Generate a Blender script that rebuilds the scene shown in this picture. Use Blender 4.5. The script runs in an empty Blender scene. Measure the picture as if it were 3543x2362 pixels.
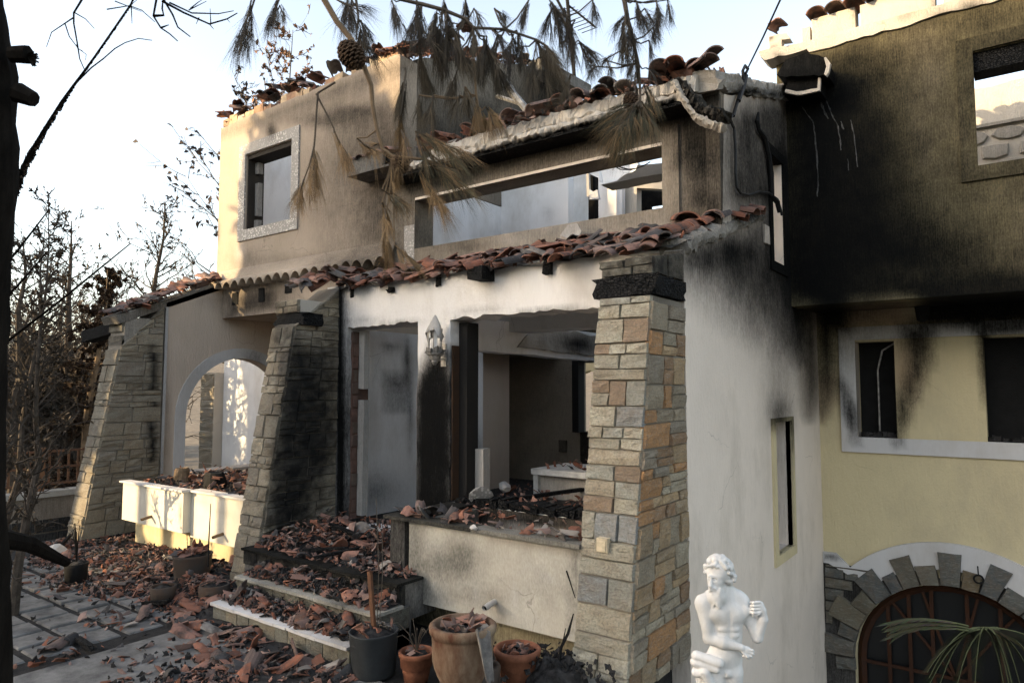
import bpy, bmesh, math, random
import numpy as np
from mathutils import Vector, Matrix
from mathutils.geometry import delaunay_2d_cdt
random.seed(7)
SC = bpy.context.scene
COL = SC.collection
PI = math.pi

# ------------------------------------------------------------------ camera
EYE = 2.06
FPX, CX, CY = 2391.0, 1771.5, 1181.0          # focal length and centre of the 3543 x 2362 photograph
PIT = math.atan(164/2391.0)
CP, SP = math.cos(PIT), math.sin(PIT)
AX, AY = 0.8055, 0.5926                       # camera right vector in the house frame (X along facade, Y into house)
cam_d = bpy.data.cameras.new('camera')
cam = bpy.data.objects.new('camera', cam_d); COL.objects.link(cam)
_r = Vector((AX, AY, 0)).normalized()
_f = Vector((-AY*CP, AX*CP, SP)).normalized()
_u = _r.cross(_f)
cam.matrix_world = Matrix(((_r.x, _u.x, -_f.x, 0), (_r.y, _u.y, -_f.y, 0), (_r.z, _u.z, -_f.z, EYE), (0, 0, 0, 1)))
cam_d.sensor_width = 36.0
cam_d.lens = FPX/3543*36
cam_d.clip_start = 0.05; cam_d.clip_end = 2000
cam_d.dof.use_dof = True; cam_d.dof.focus_distance = 6.0; cam_d.dof.aperture_fstop = 4.5
SC.camera = cam
SC.render.resolution_x = 1024; SC.render.resolution_y = 682

# ------------------------------------------------------------------ light
SUN = Vector((0.56, 0.77, -0.305)).normalized()  # direction the sunlight travels
w = bpy.data.worlds.new('World'); SC.world = w; w.use_nodes = True
nt = w.node_tree; bg = nt.nodes['Background']
sky = nt.nodes.new('ShaderNodeTexSky'); sky.sky_type = 'NISHITA'; sky.sun_disc = False
sky.sun_elevation = math.asin(-SUN.z); sky.sun_rotation = math.atan2(-SUN.x, -SUN.y)
sky.air_density = 1.0; sky.dust_density = 2.5; sky.ozone_density = 1.0; sky.altitude = 100
hs = nt.nodes.new('ShaderNodeHueSaturation'); hs.inputs['Saturation'].default_value = 0.72
tn = nt.nodes.new('ShaderNodeMix'); tn.data_type = 'RGBA'; tn.blend_type = 'MULTIPLY'
tn.inputs[0].default_value = 1.0; tn.inputs[7].default_value = (1.06, 1.0, 0.92, 1)
nt.links.new(sky.outputs[0], hs.inputs['Color']); nt.links.new(hs.outputs[0], tn.inputs[6]); nt.links.new(tn.outputs[2], bg.inputs[0])
bg.inputs[1].default_value = 0.15
sl = bpy.data.lights.new('sun', 'SUN'); so = bpy.data.objects.new('sun', sl); COL.objects.link(so)
sl.energy = 2.9; sl.color = (1.0, 0.74, 0.42); sl.angle = math.radians(0.55)
so.rotation_euler = SUN.to_track_quat('-Z', 'Y').to_euler(); so.location = (-20, -25, 20)
vs = SC.view_settings
vs.view_transform = 'Standard'; vs.look = 'None'; vs.gamma = 1.0; vs.use_curve_mapping = False
vs.exposure = 1.9
SC.cycles.max_bounces = 6; SC.cycles.diffuse_bounces = 4

# ------------------------------------------------------------------ photograph <-> place
def ray(x, y):
    xc = (x-CX)/FPX; yc = (CY-y)/FPX
    fh = CP-SP*yc
    return np.array([AX*xc-AY*fh, AY*xc+AX*fh, SP+CP*yc])
E0 = np.array([0, 0, EYE])
def onY(x, y, Y): r = ray(x, y); return r*(Y/r[1])+E0
def onX(x, y, X): r = ray(x, y); return r*(X/r[0])+E0
def onZ(x, y, Z): r = ray(x, y); return r*((Z-EYE)/r[2])+E0
def at(x, y, t): return ray(x, y)*t+E0
def yz(x, y, X): p = onX(x, y, X); return (p[1], p[2])
def xz(x, y, Y): p = onY(x, y, Y); return (p[0], p[2])
def proj(P):
    P = np.asarray(P, float); q = P-E0
    xr = AX*q[:, 0]+AY*q[:, 1]; fh = -AY*q[:, 0]+AX*q[:, 1]
    zc = np.maximum(CP*fh+SP*q[:, 2], .05); yc = -SP*fh+CP*q[:, 2]
    return np.stack([CX+FPX*xr/zc, CY-FPX*yc/zc], 1)

def _h(i, j, k, s):
    n = (i*374761393+j*668265263+k*2147483647+s*1274126177) & 0xffffffff
    n = ((n ^ (n >> 13))*1274126177) & 0xffffffff
    return ((n ^ (n >> 16)) & 0xffff)/65535.0
def vnoise(P, scale, seed=0):
    P = np.asarray(P, float)*scale
    I = np.floor(P).astype(np.int64); f = P-I; f = f*f*(3-2*f)
    out = 0
    for a in (0, 1):
        for b in (0, 1):
            for c in (0, 1):
                wt = (f[:, 0] if a else 1-f[:, 0])*(f[:, 1] if b else 1-f[:, 1])*(f[:, 2] if c else 1-f[:, 2])
                out = out+wt*_h(I[:, 0]+a, I[:, 1]+b, I[:, 2]+c, seed)
    return out
def fbm(P, scale, seed=0, o=3):
    return sum(vnoise(P, scale*2**i, seed+i)*.5**i for i in range(o))/sum(.5**i for i in range(o))

# stains: soft shapes given by where they lie in the photograph, fixed to the surface as vertex data
def poly_sd(px, py, pts):
    d = np.full(px.shape, 1e9); inside = np.zeros(px.shape, bool)
    n = len(pts)
    for i in range(n):
        x0, y0 = pts[i]; x1, y1 = pts[(i+1) % n]
        ex, ey = x1-x0, y1-y0
        t = np.clip(((px-x0)*ex+(py-y0)*ey)/(ex*ex+ey*ey+1e-9), 0, 1)
        d = np.minimum(d, np.hypot(px-x0-t*ex, py-y0-t*ey))
        c = ((y0 <= py) & (y1 > py)) | ((y1 <= py) & (y0 > py))
        xi = x0+(py-y0)/(ey if abs(ey) > 1e-9 else 1e-9)*ex
        inside ^= c & (px < xi)
    return np.where(inside, -d, d)
def stain(P, items):
    n = len(P); out = np.zeros((n, 4)); out[:, 3] = 1
    if not items: return out
    s = proj(P); px, py = s[:, 0], s[:, 1]
    for it in items:
        if it[0] == 'p':
            sd = poly_sd(px, py, it[1]); v = it[3]*np.clip(.5-sd/it[2]/2, 0, 1); v = v*1.0; ch = it[4] if len(it) > 4 else 0
        elif it[0] == 'c': v = np.full(n, it[1]); ch = it[2] if len(it) > 2 else 0
        else:
            d2 = ((px-it[1])/it[3])**2+((py-it[2])/it[4])**2
            v = it[5]*np.exp(-d2); ch = it[6] if len(it) > 6 else 0
        out[:, ch] = 1-(1-out[:, ch])*(1-v)
    return out

# ------------------------------------------------------------------ objects
def meta(o, label=None, cat=None, group=None, kind=None):
    if label: o['label'] = label
    if cat: o['category'] = cat
    if group: o['group'] = group
    if kind: o['kind'] = kind
    return o
def par(o, p):
    o.parent = p
    o.matrix_parent_inverse = WM[p.name].inverted()
    return o
WM = {}
def empty(name, loc, label=None, cat=None, group=None, parent=None, kind=None):
    o = bpy.data.objects.new(name, None); COL.objects.link(o); o.location = loc; o.empty_display_size = .1
    WM[o.name] = Matrix.Translation(loc)
    if parent: par(o, parent)
    return meta(o, label, cat, group, kind)
def mk(name, V, Fc, mat, parent=None, attrs=None, smooth=False, recalc=False, label=None, cat=None, group=None, kind=None, org=None):
    V = np.asarray(V, float).reshape(-1, 3)
    if org is None:
        org = V.mean(0); org = np.array([org[0], org[1], V[:, 2].min()])
    org = np.asarray(org, float)
    me = bpy.data.meshes.new(name)
    me.from_pydata((V-org).tolist(), [], [tuple(int(i) for i in f) for f in Fc])
    if recalc:
        bm = bmesh.new(); bm.from_mesh(me); bmesh.ops.recalc_face_normals(bm, faces=bm.faces); bm.to_mesh(me); bm.free()
    if attrs:
        for k, a in attrs.items():
            at_ = me.attributes.new(k, 'FLOAT_COLOR', 'POINT')
            at_.data.foreach_set('color', np.asarray(a, np.float32).reshape(-1))
    if smooth: me.polygons.foreach_set('use_smooth', [True]*len(me.polygons))
    if isinstance(mat, (list, tuple)):
        for m in mat: me.materials.append(m)
    else: me.materials.append(mat)
    me.update()
    o = bpy.data.objects.new(name, me); COL.objects.link(o); o.location = org
    WM[o.name] = Matrix.Translation(org)
    if parent: par(o, parent)
    return meta(o, label, cat, group, kind)
def inst(src, name, M, parent=None, label=None, cat=None, group=None):
    o = src.copy(); o.name = name; COL.objects.link(o); o.parent = None
    o.matrix_parent_inverse = Matrix.Identity(4)
    o.matrix_world = M; o.matrix_basis = M
    WM[o.name] = M.copy()
    if parent: par(o, parent)
    for k in ('label', 'category', 'group', 'kind'):
        if k in o: del o[k]
    return meta(o, label, cat, group)

class MB:
    def __init__(s): s.V = []; s.F = []; s.C = []; s.n = 0
    def add(s, V, Fc, c=None):
        V = np.asarray(V, float).reshape(-1, 3)
        s.V.append(V); s.F.extend([tuple(int(i)+s.n for i in f) for f in Fc])
        if c is not None:
            c = np.asarray(c, float); c = np.tile(np.append(c[:3], 1), (len(V), 1)) if c.ndim == 1 else c
            s.C.append(c)
        s.n += len(V)
    def box(s, a, b, c=None, jit=0):
        a = np.array(a, float); b = np.array(b, float)
        V = np.array([[(a, b)[i][0], (a, b)[j][1], (a, b)[k][2]] for i in (0, 1) for j in (0, 1) for k in (0, 1)])
        if jit: V = V+np.random.uniform(-jit, jit, V.shape)
        s.add(V, [(0, 1, 3, 2), (4, 6, 7, 5), (0, 4, 5, 1), (2, 3, 7, 6), (0, 2, 6, 4), (1, 5, 7, 3)], c)
    def bar(s, p, q, wd, ht, c=None):
        p = np.array(p, float); q = np.array(q, float); d = q-p; d = d/np.linalg.norm(d)
        up = np.array([0, 0, 1.0]) if abs(d[2]) < .9 else np.array([0, 1.0, 0])
        a = np.cross(d, up); a /= np.linalg.norm(a); b = np.cross(a, d)
        V = [e+a*i*wd/2+b*j*ht/2 for e in (p, q) for i, j in ((-1, -1), (1, -1), (1, 1), (-1, 1))]
        s.add(V, [(3, 2, 1, 0), (4, 5, 6, 7), (0, 1, 5, 4), (1, 2, 6, 5), (2, 3, 7, 6), (3, 0, 4, 7)], c)
    def tube(s, pts, rad, sides=5, c=None, cap=True):
        P = np.asarray(pts, float); n = len(P)
        R = np.full(n, rad) if np.isscalar(rad) else np.asarray(rad, float)
        T = np.gradient(P, axis=0); T /= np.linalg.norm(T, axis=1)[:, None]+1e-9
        up = np.array([0, 0, 1.0]) if abs(T[0][2]) < .9 else np.array([1.0, 0, 0])
        V = []; a = np.cross(T[0], up); a /= np.linalg.norm(a)
        for i in range(n):
            a = a-T[i]*a.dot(T[i]); a /= np.linalg.norm(a)+1e-9; b = np.cross(T[i], a)
            for k in range(sides):
                an = 2*PI*k/sides
                V.append(P[i]+R[i]*(a*math.cos(an)+b*math.sin(an)))
        Fc = [(i*sides+k, i*sides+(k+1) % sides, (i+1)*sides+(k+1) % sides, (i+1)*sides+k) for i in range(n-1) for k in range(sides)]
        if cap: Fc += [tuple(range(sides))[::-1], tuple((n-1)*sides+k for k in range(sides))]
        s.add(V, Fc, c)
    def lathe(s, prof, o, sides=20, c=None):
        V = [(o[0]+r*math.cos(2*PI*k/sides), o[1]+r*math.sin(2*PI*k/sides), o[2]+z) for r, z in prof for k in range(sides)]
        n = len(prof)
        s.add(V, [(i*sides+k, i*sides+(k+1) % sides, (i+1)*sides+(k+1) % sides, (i+1)*sides+k) for i in range(n-1) for k in range(sides)], c)
    def out(s, name, mat, parent=None, **kw):
        V = np.concatenate(s.V)
        at_ = kw.pop('attrs', {}) or {}
        if s.C: at_['base'] = np.concatenate(s.C)
        st_ = kw.pop('soot', None)
        if st_ is not None: at_['st'] = stain(V, st_)
        return mk(name, V, s.F, mat, parent, attrs=at_, **kw)

# ------------------------------------------------------------------ materials
def nd(nt, t, ins=None, **props):
    n = nt.nodes.new(t)
    for k, v in props.items(): setattr(n, k, v)
    for k, v in (ins or {}).items():
        if isinstance(v, bpy.types.NodeSocket): nt.links.new(v, n.inputs[k])
        else: n.inputs[k].default_value = v
    return n
def newmat(name):
    m = bpy.data.materials.new(name); m.use_nodes = True
    return m, m.node_tree, m.node_tree.nodes['Principled BSDF']
def c4(c): return (c[0], c[1], c[2], 1)
def mixc(nt, f, a, b, mode='MIX'):
    n = nt.nodes.new('ShaderNodeMix'); n.data_type = 'RGBA'; n.blend_type = mode; n.clamp_factor = True
    for i, v in ((0, f), (6, a), (7, b)):
        if isinstance(v, bpy.types.NodeSocket): nt.links.new(v, n.inputs[i])
        else: n.inputs[i].default_value = v if i == 0 else c4(v)
    return n.outputs[2]
def mth(nt, op, a, b=0.0, clamp=False):
    n = nt.nodes.new('ShaderNodeMath'); n.operation = op; n.use_clamp = clamp
    for i, v in ((0, a), (1, b)):
        if isinstance(v, bpy.types.NodeSocket): nt.links.new(v, n.inputs[i])
        else: n.inputs[i].default_value = v
    return n.outputs[0]
def wpos(nt, sc=(1, 1, 1)):
    g = nd(nt, 'ShaderNodeNewGeometry')
    m = nd(nt, 'ShaderNodeMapping', {'Vector': g.outputs['Position'], 'Scale': sc})
    return m.outputs[0]
def noise(nt, v, scale, det=4, rough=.55, dist=0):
    return nd(nt, 'ShaderNodeTexNoise', {'Vector': v, 'Scale': scale, 'Detail': det, 'Roughness': rough, 'Distortion': dist}).outputs['Fac']
def ramp(nt, f, stops):
    n = nd(nt, 'ShaderNodeValToRGB', {'Fac': f}); e = n.color_ramp.elements
    while len(e) < len(stops): e.new(.5)
    for i, (p, c) in enumerate(stops): e[i].position = p; e[i].color = c4(c) if hasattr(c, '__len__') else (c, c, c, 1)
    return n.outputs[0]
def bump(nt, h, strength=.4, dist=.01, nrm=None):
    i = {'Height': h, 'Strength': strength, 'Distance': dist}
    if nrm is not None: i['Normal'] = nrm
    return nd(nt, 'ShaderNodeBump', i).outputs[0]

def mixv(nt, P):
    n = nd(nt, 'ShaderNodeTexNoise', {'Vector': P, 'Scale': 4.0, 'Detail': 4.0}); m = nt.nodes.new('ShaderNodeVectorMath'); m.operation = 'MULTIPLY_ADD'; nt.links.new(n.outputs['Color'], m.inputs[0]); m.inputs[1].default_value = (.22, .22, .22); nt.links.new(P, m.inputs[2]); return m.outputs[0]
SOOT = (0.0045, 0.0048, 0.0048)
def plaster(name, col, bare=(.62, .61, .59), comb=True, streak=1.0, scorch=(.17, .125, .085), bump_s=.5, attr_base=False):
    m, nt, b = newmat(name)
    st = nd(nt, 'ShaderNodeAttribute', attribute_name='st')
    sep = nd(nt, 'ShaderNodeSeparateColor', {'Color': st.outputs['Color']})
    R, G, B = sep.outputs[0], sep.outputs[1], sep.outputs[2]
    P = wpos(nt); PS = wpos(nt, (60, 60, 3.2)); PF = wpos(nt, (1, 1, .45))
    n1 = noise(nt, P, 1.6, 6); n2 = noise(nt, PS, 1.6, 5, .65); n3 = noise(nt, PF, 75, 3, .7); n4 = noise(nt, P, 9, 5, .65)
    nz = mth(nt, 'ADD', mth(nt, 'MULTIPLY', mth(nt, 'SUBTRACT', n1, .5), .6), mth(nt, 'MULTIPLY', mth(nt, 'SUBTRACT', n2, .5), .55*streak))
    nz = mth(nt, 'ADD', nz, mth(nt, 'MULTIPLY', mth(nt, 'SUBTRACT', n4, .5), .3))
    nz = mth(nt, 'ADD', nz, mth(nt, 'MULTIPLY', mth(nt, 'SUBTRACT', n3, .5), .55))
    edge = mth(nt, 'MULTIPLY', mth(nt, 'MULTIPLY', R, mth(nt, 'SUBTRACT', 1.15, R)), 2.9)
    soot = mth(nt, 'ADD', R, mth(nt, 'MULTIPLY', nz, edge), True)
    soot = mth(nt, 'SUBTRACT', 1.0, mth(nt, 'POWER', mth(nt, 'SUBTRACT', 1.0, soot), 1.7))
    base = nd(nt, 'ShaderNodeAttribute', attribute_name='base').outputs['Color'] if attr_base else c4(col)
    if not attr_base:
        base = mixc(nt, n1, tuple(v*.86 for v in col), tuple(min(1, v*1.1) for v in col))
    base = mixc(nt, mth(nt, 'MULTIPLY', mth(nt, 'SUBTRACT', n2, .52), .55*streak, True), base, (.3, .27, .23))
    base = mixc(nt, mth(nt, 'MULTIPLY', mth(nt, 'GREATER_THAN', noise(nt, P, 26, 4, .75), .70), .35), base, (.12, .11, .1))
    ck = nd(nt, 'ShaderNodeTexVoronoi', {'Vector': mixv(nt, P), 'Scale': 1.15}, feature='DISTANCE_TO_EDGE').outputs['Distance']
    ckm = mth(nt, 'MULTIPLY', ramp(nt, ck, [(.0, 1.), (.005, 0.)]), ramp(nt, noise(nt, P, .9, 2), [(.56, 0.), (.66, .5)]))
    base = mixc(nt, ckm, base, (.09, .08, .07))
    base = mixc(nt, mth(nt, 'MULTIPLY', ramp(nt, noise(nt, wpos(nt, (1, 1, .5)), 1.1, 7, .68), [(.48, 0.), (.72, 1.)]), .5), base, (.34, .29, .22))
    base = mixc(nt, G, base, scorch)
    base = mixc(nt, mth(nt, 'ADD', B, mth(nt, 'MULTIPLY', mth(nt, 'MULTIPLY', nz, B), 1.2), True), base, bare)
    fin = mixc(nt, soot, base, SOOT)
    # where soot is thin it keeps a brown edge
    nt.links.new(fin, b.inputs['Base Color'])
    b.inputs['Roughness'].default_value = .88
    b.inputs['Specular IOR Level'].default_value = .06
    h = mth(nt, 'ADD', mth(nt, 'MULTIPLY', n3, 1.0), mth(nt, 'MULTIPLY', noise(nt, wpos(nt, (1, 1, .22)), 46, 2, .5), 1.2 if comb else .3))
    nt.links.new(bump(nt, h, bump_s, .012), b.inputs['Normal'])
    return m
def simple(name, col, rough=.8, var=.2, scale=12, metal=0, bs=.3, col2=None, bscale=60, spec=.3, aniso=(1, 1, 1)):
    m, nt, b = newmat(name); P = wpos(nt, aniso)
    n1 = noise(nt, P, scale, 6, .65)
    c = mixc(nt, ramp(nt, n1, [(.3, 0.), (.7, 1.)]), tuple(v*(1-var) for v in col), col2 if col2 else tuple(min(1, v*(1+var)) for v in col))
    nt.links.new(c, b.inputs['Base Color'])
    b.inputs['Roughness'].default_value = rough; b.inputs['Metallic'].default_value = metal; b.inputs['Specular IOR Level'].default_value = spec
    if bs: nt.links.new(bump(nt, noise(nt, P, bscale, 4, .7), bs, .01), b.inputs['Normal'])
    return m
def terracotta(name, obj_random=True, s0=.48, sv=.75):
    m, nt, b = newmat(name); P = wpos(nt)
    if obj_random:
        r = nd(nt, 'ShaderNodeObjectInfo').outputs['Random']
    else:
        r = nd(nt, 'ShaderNodeSeparateColor', {'Color': nd(nt, 'ShaderNodeAttribute', attribute_name='base').outputs['Color']}).outputs[0]
    c = ramp(nt, r, [(0, (.20, .074, .042)), (.16, (.23, .10, .064)), (.32, (.25, .145, .115)), (.46, (.155, .058, .03)), (.60, (.27, .185, .155)), (.74, (.16, .10, .08)), (.84, (.075, .066, .064)), (.93, (.04, .04, .042)), (1, (.34, .30, .26))])
    n1 = noise(nt, P, 7, 5, .7); n2 = noise(nt, P, 28, 5, .7)
    c = mixc(nt, mth(nt, 'MULTIPLY', ramp(nt, n1, [(s0, 0.), (s0+.2, 1.)]), sv), c, (.024, .023, .023))
    c = mixc(nt, mth(nt, 'MULTIPLY', ramp(nt, n2, [(.55, 0.), (.75, 1.)]), .35), c, (.42, .33, .28))
    nt.links.new(c, b.inputs['Base Color']); b.inputs['Roughness'].default_value = .85; b.inputs['Specular IOR Level'].default_value = .25
    nt.links.new(bump(nt, noise(nt, P, 90, 4, .7), .35, .006), b.inputs['Normal'])
    return m
def stone_mat():
    m, nt, b = newmat('stone'); P = wpos(nt)
    st = nd(nt, 'ShaderNodeSeparateColor', {'Color': nd(nt, 'ShaderNodeAttribute', attribute_name='st').outputs['Color']})
    base = nd(nt, 'ShaderNodeAttribute', attribute_name='base').outputs['Color']
    n1 = noise(nt, P, 9, 6, .65); n2 = noise(nt, wpos(nt, (1, 1, 3.5)), 14, 6, .7, .8); n3 = noise(nt, P, 60, 5, .7)
    c = mixc(nt, ramp(nt, n1, [(.4, 0.), (.72, .6)]), base, (.19, .135, .085))
    c = mixc(nt, ramp(nt, n2, [(.5, 0.), (.75, .55)]), c, (.37, .36, .31))
    c = mixc(nt, ramp(nt, n3, [(.36, .45), (.56, 0.)]), c, (.09, .085, .072))
    R = st.outputs[0]
    s = mth(nt, 'ADD', R, mth(nt, 'MULTIPLY', mth(nt, 'MULTIPLY', mth(nt, 'SUBTRACT', n1, .5), mth(nt, 'MULTIPLY', R, mth(nt, 'SUBTRACT', 1.1, R))), 4.), True)
    nt.links.new(mixc(nt, s, c, SOOT), b.inputs['Base Color'])
    b.inputs['Roughness'].default_value = .85; b.inputs['Specular IOR Level'].default_value = .3
    h = mth(nt, 'ADD', n2, mth(nt, 'MULTIPLY', n3, .6))
    nt.links.new(bump(nt, h, 1.0, .02), b.inputs['Normal'])
    return m
def charred():
    m, nt, b = newmat('charred_wood')
    P = wpos(nt, (1, 1, 1.3))
    v = nd(nt, 'ShaderNodeTexVoronoi', {'Vector': P, 'Scale': 34.0, 'Randomness': .7}, feature='DISTANCE_TO_EDGE').outputs['Distance']
    n1 = noise(nt, P, 18, 4)
    c = mixc(nt, ramp(nt, v, [(0, 0.), (.12, 1.)]), (.002, .002, .002), (.014, .0145, .015))
    c = mixc(nt, ramp(nt, n1, [(.6, 0.), (.75, .4)]), c, (.09, .088, .085))
    nt.links.new(c, b.inputs['Base Color']); b.inputs['Roughness'].default_value = .8; b.inputs['Specular IOR Level'].default_value = .12
    nt.links.new(bump(nt, ramp(nt, v, [(0, 0.), (.16, 1.)]), .9, .02), b.inputs['Normal'])
    return m
def blister():
    m, nt, b = newmat('blistered_paint'); P = wpos(nt)
    st = nd(nt, 'ShaderNodeSeparateColor', {'Color': nd(nt, 'ShaderNodeAttribute', attribute_name='st').outputs['Color']})
    v = nd(nt, 'ShaderNodeTexVoronoi', {'Vector': P, 'Scale': 30.0}, feature='F1').outputs['Distance']
    n1 = noise(nt, P, 3, 3)
    spot = mth(nt, 'MULTIPLY', ramp(nt, v, [(.3, 1.), (.46, 0.)]), ramp(nt, n1, [(.38, .15), (.55, 1.)]))
    c = mixc(nt, spot, (.26, .245, .225), (.62, .585, .53))
    c = mixc(nt, st.outputs[0], c, (.03, .028, .026))
    nt.links.new(c, b.inputs['Base Color']); b.inputs['Roughness'].default_value = .7
    nt.links.new(bump(nt, spot, .5, .006), b.inputs['Normal'])
    return m
def attr_mat(name, rough=.8, bscale=50, bs=.3, var=.5, spec=.25):
    m, nt, b = newmat(name); P = wpos(nt)
    base = nd(nt, 'ShaderNodeAttribute', attribute_name='base').outputs['Color']
    n1 = noise(nt, P, 10, 5, .7)
    c = mixc(nt, mth(nt, 'MULTIPLY', ramp(nt, n1, [(.42, 0.), (.72, 1.)]), var), base, (.02, .019, .018))
    nt.links.new(c, b.inputs['Base Color']); b.inputs['Roughness'].default_value = rough; b.inputs['Specular IOR Level'].default_value = spec
    if bs: nt.links.new(bump(nt, noise(nt, P, bscale, 4, .7), bs, .008), b.inputs['Normal'])
    return m

M_WHITE = plaster('white_render', (.74, .73, .715))
M_BEIGE = plaster('beige_render', (.47, .39, .31))
M_PINK = plaster('pinkish_render', (.50, .42, .345))
M_SIDE = plaster('pale_side_render', (.75, .66, .57))
M_YEL = plaster('yellow_render', (.60, .515, .32), bare=(.55, .45, .3), scorch=(.30, .17, .12))
M_OLIVE = plaster('sooty_yellow_render', (.30, .26, .15), bare=(.55, .54, .5))
M_TRIM = plaster('grey_white_trim', (.56, .55, .54), comb=False, bump_s=.15)
M_BROWN = plaster('smoked_render', (.36, .31, .25))
M_CONC = plaster('concrete', (.43, .41, .38), comb=False, bump_s=.6)
M_INT = plaster('interior_plaster', (.84, .835, .83), comb=False, streak=.5, bump_s=.15)
M_CREAM = plaster('cream_planter_render', (.60, .575, .50), comb=False, bump_s=.25, streak=.15)
M_MORTAR = plaster('mortar', (.50, .46, .40), comb=False, bump_s=1.0, scorch=(.2, .15, .1))
M_STONE = stone_mat(); M_JOINTM = plaster('joint_mortar', (.22, .20, .17), comb=False, bump_s=1.0)
M_CHAR = charred(); M_RUBBLE_GREY = None
M_BLIS = blister()
M_TILE = terracotta('terracotta'); M_TILE_R = terracotta('sooty_roof_tile', True, .42, .9); M_TILE_B = terracotta('terracotta_heap', False)
M_ATTR = attr_mat('weathered'); M_NEEDLE = attr_mat('needles', .7, bs=0, var=.25)
M_BRICK = attr_mat('brick_clay', .9, 70, .5, .55)
M_ASH = simple('ash_and_charcoal', (.012, .012, .0125), .85, .6, 16, bs=1.0, col2=(.055, .052, .05), bscale=45, spec=.15)
M_BARKF = simple('haze_painted_bark', (.060, .050, .041), .95, .5, 14, bs=0, spec=.05)  # bark paled to put haze and backlight into its colour
M_BARK = simple('burnt_bark', (.010, .0085, .007), .95, .5, 14, bs=1.0, bscale=30, aniso=(1, 1, .25), spec=.05)
M_TWIG = simple('scorched_twig', (.075, .06, .045), .85, .4, 10, bs=0)
M_TWIGW = simple('scorched_twig_brown', (.16, .11, .065), .85, .4, 10, bs=0)
M_BLACK = simple('soot_and_void_black', (.006, .006, .006), .9, .4, 10, bs=.4)
M_CABLE = simple('black_cable', (.015, .015, .015), .6, .3, 10, bs=0)
M_MARBLE = simple('worn_marble', (.50, .49, .46), .6, .35, 9, bs=.2, col2=(.62, .61, .58))
M_STATUE = simple('white_cast_stone', (.52, .51, .48), .75, .05, 7, bs=.12, bscale=60, col2=(.76, .745, .72), spec=.12, aniso=(1, 1, .6))
M_SOIL = simple('garden_soil', (.13, .11, .085), .95, .5, 3, bs=.8)
M_METAL = simple('sooty_metal', (.30, .29, .27), .5, .5, 20, metal=.6, bs=.3)

# ------------------------------------------------------------------ walls
def dens(loop, step):
    out = []; n = len(loop)
    for i in range(n):
        a = np.array(loop[i], float); b = np.array(loop[(i+1) % n], float)
        k = max(1, int(np.linalg.norm(b-a)/step))
        for j in range(k): out.append(tuple(a+(b-a)*j/k))
    return out
def inpoly(px, py, loop):
    c = np.zeros(px.shape, bool); n = len(loop)
    for i in range(n):
        x0, y0 = loop[i]; x1, y1 = loop[(i+1) % n]
        if abs(y1-y0) < 1e-12: continue
        k = ((y0 <= py) & (y1 > py)) | ((y1 <= py) & (y0 > py))
        c ^= k & (px < x0+(py-y0)/(y1-y0)*(x1-x0))
    return c
def rag(p0, p1, step, amp, seed=0):
    p0 = np.array(p0, float); p1 = np.array(p1, float); d = p1-p0; L = np.linalg.norm(d); n = max(2, int(L/step))
    nn = np.array([-d[1], d[0]])/L; rs = np.random.RandomState(seed); out = []; v = 0
    for i in range(n):
        v = .55*v+rs.uniform(-1, 1)*amp if i else 0
        out.append(tuple(p0+d*i/n+nn*v))
    return out
def wall(name, axis, val, outer, holes=(), thick=.3, grid=.12, mat=None, parent=None, soot=None, relief=0, **kw):
    loops = [dens(outer, grid)]+[dens(h, grid) for h in holes]
    pts = []; edges = []
    for l in loops:
        b = len(pts); pts += l; edges += [(b+i, b+(i+1) % len(l)) for i in range(len(l))]
    nb = len(pts)
    A = np.array(loops[0]); x0, y0 = A.min(0); x1, y1 = A.max(0)
    gx, gy = np.meshgrid(np.arange(x0+grid/2, x1, grid), np.arange(y0+grid/2, y1, grid))
    gx = gx.ravel(); gy = gy.ravel()
    ok = inpoly(gx, gy, loops[0])
    for h in loops[1:]: ok &= ~inpoly(gx, gy, h)
    gx, gy = gx[ok], gy[ok]
    Bp = np.array(pts)
    if len(gx):
        dmin = np.full(len(gx), 1e9)
        for q in Bp: dmin = np.minimum(dmin, (gx-q[0])**2+(gy-q[1])**2)
        k = dmin > (grid*.45)**2
        pts += list(zip(gx[k], gy[k]))
    r = delaunay_2d_cdt([Vector(p) for p in pts], edges, [], 0, 1e-6)
    V2 = np.array([(v.x, v.y) for v in r[0]]); T = np.array([tuple(f) for f in r[2]])
    cen = V2[T].mean(1)
    ok = inpoly(cen[:, 0], cen[:, 1], loops[0])
    for h in loops[1:]: ok &= ~inpoly(cen[:, 0], cen[:, 1], h)
    T = T[ok]; n = len(V2)
    def to3(d):
        if axis == 'Y': return np.stack([V2[:, 0], np.full(n, val+d), V2[:, 1]], 1)
        if axis == 'X': return np.stack([np.full(n, val-d), V2[:, 0], V2[:, 1]], 1)
        return np.stack([V2[:, 0], V2[:, 1], np.full(n, val-d)], 1)
    Fr = to3(0)
    if relief:
        r_ = (fbm(Fr, 6, 3)-.5)*relief
        Fr[:, {'Y': 1, 'X': 0, 'Z': 2}[axis]] += r_
    V = np.concatenate([Fr, to3(thick)])
    cnt = {}
    for t in T:
        for a, b in ((t[0], t[1]), (t[1], t[2]), (t[2], t[0])): cnt[(min(a, b), max(a, b))] = cnt.get((min(a, b), max(a, b)), 0)+1
    Fc = [tuple(t) for t in T]+[tuple(t[::-1]+n) for t in T]+[(a, b, b+n, a+n) for (a, b), c in cnt.items() if c == 1]
    return mk(name, V, Fc, mat, parent, attrs={'st': stain(V, soot or [])}, recalc=True, **kw)
def slab(name, a, b, mat, parent=None, soot=None, jit=0, c=None, **kw):
    m = MB(); m.box(a, b, c, jit); return m.out(name, mat, parent, soot=soot or [], **kw)
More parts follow.
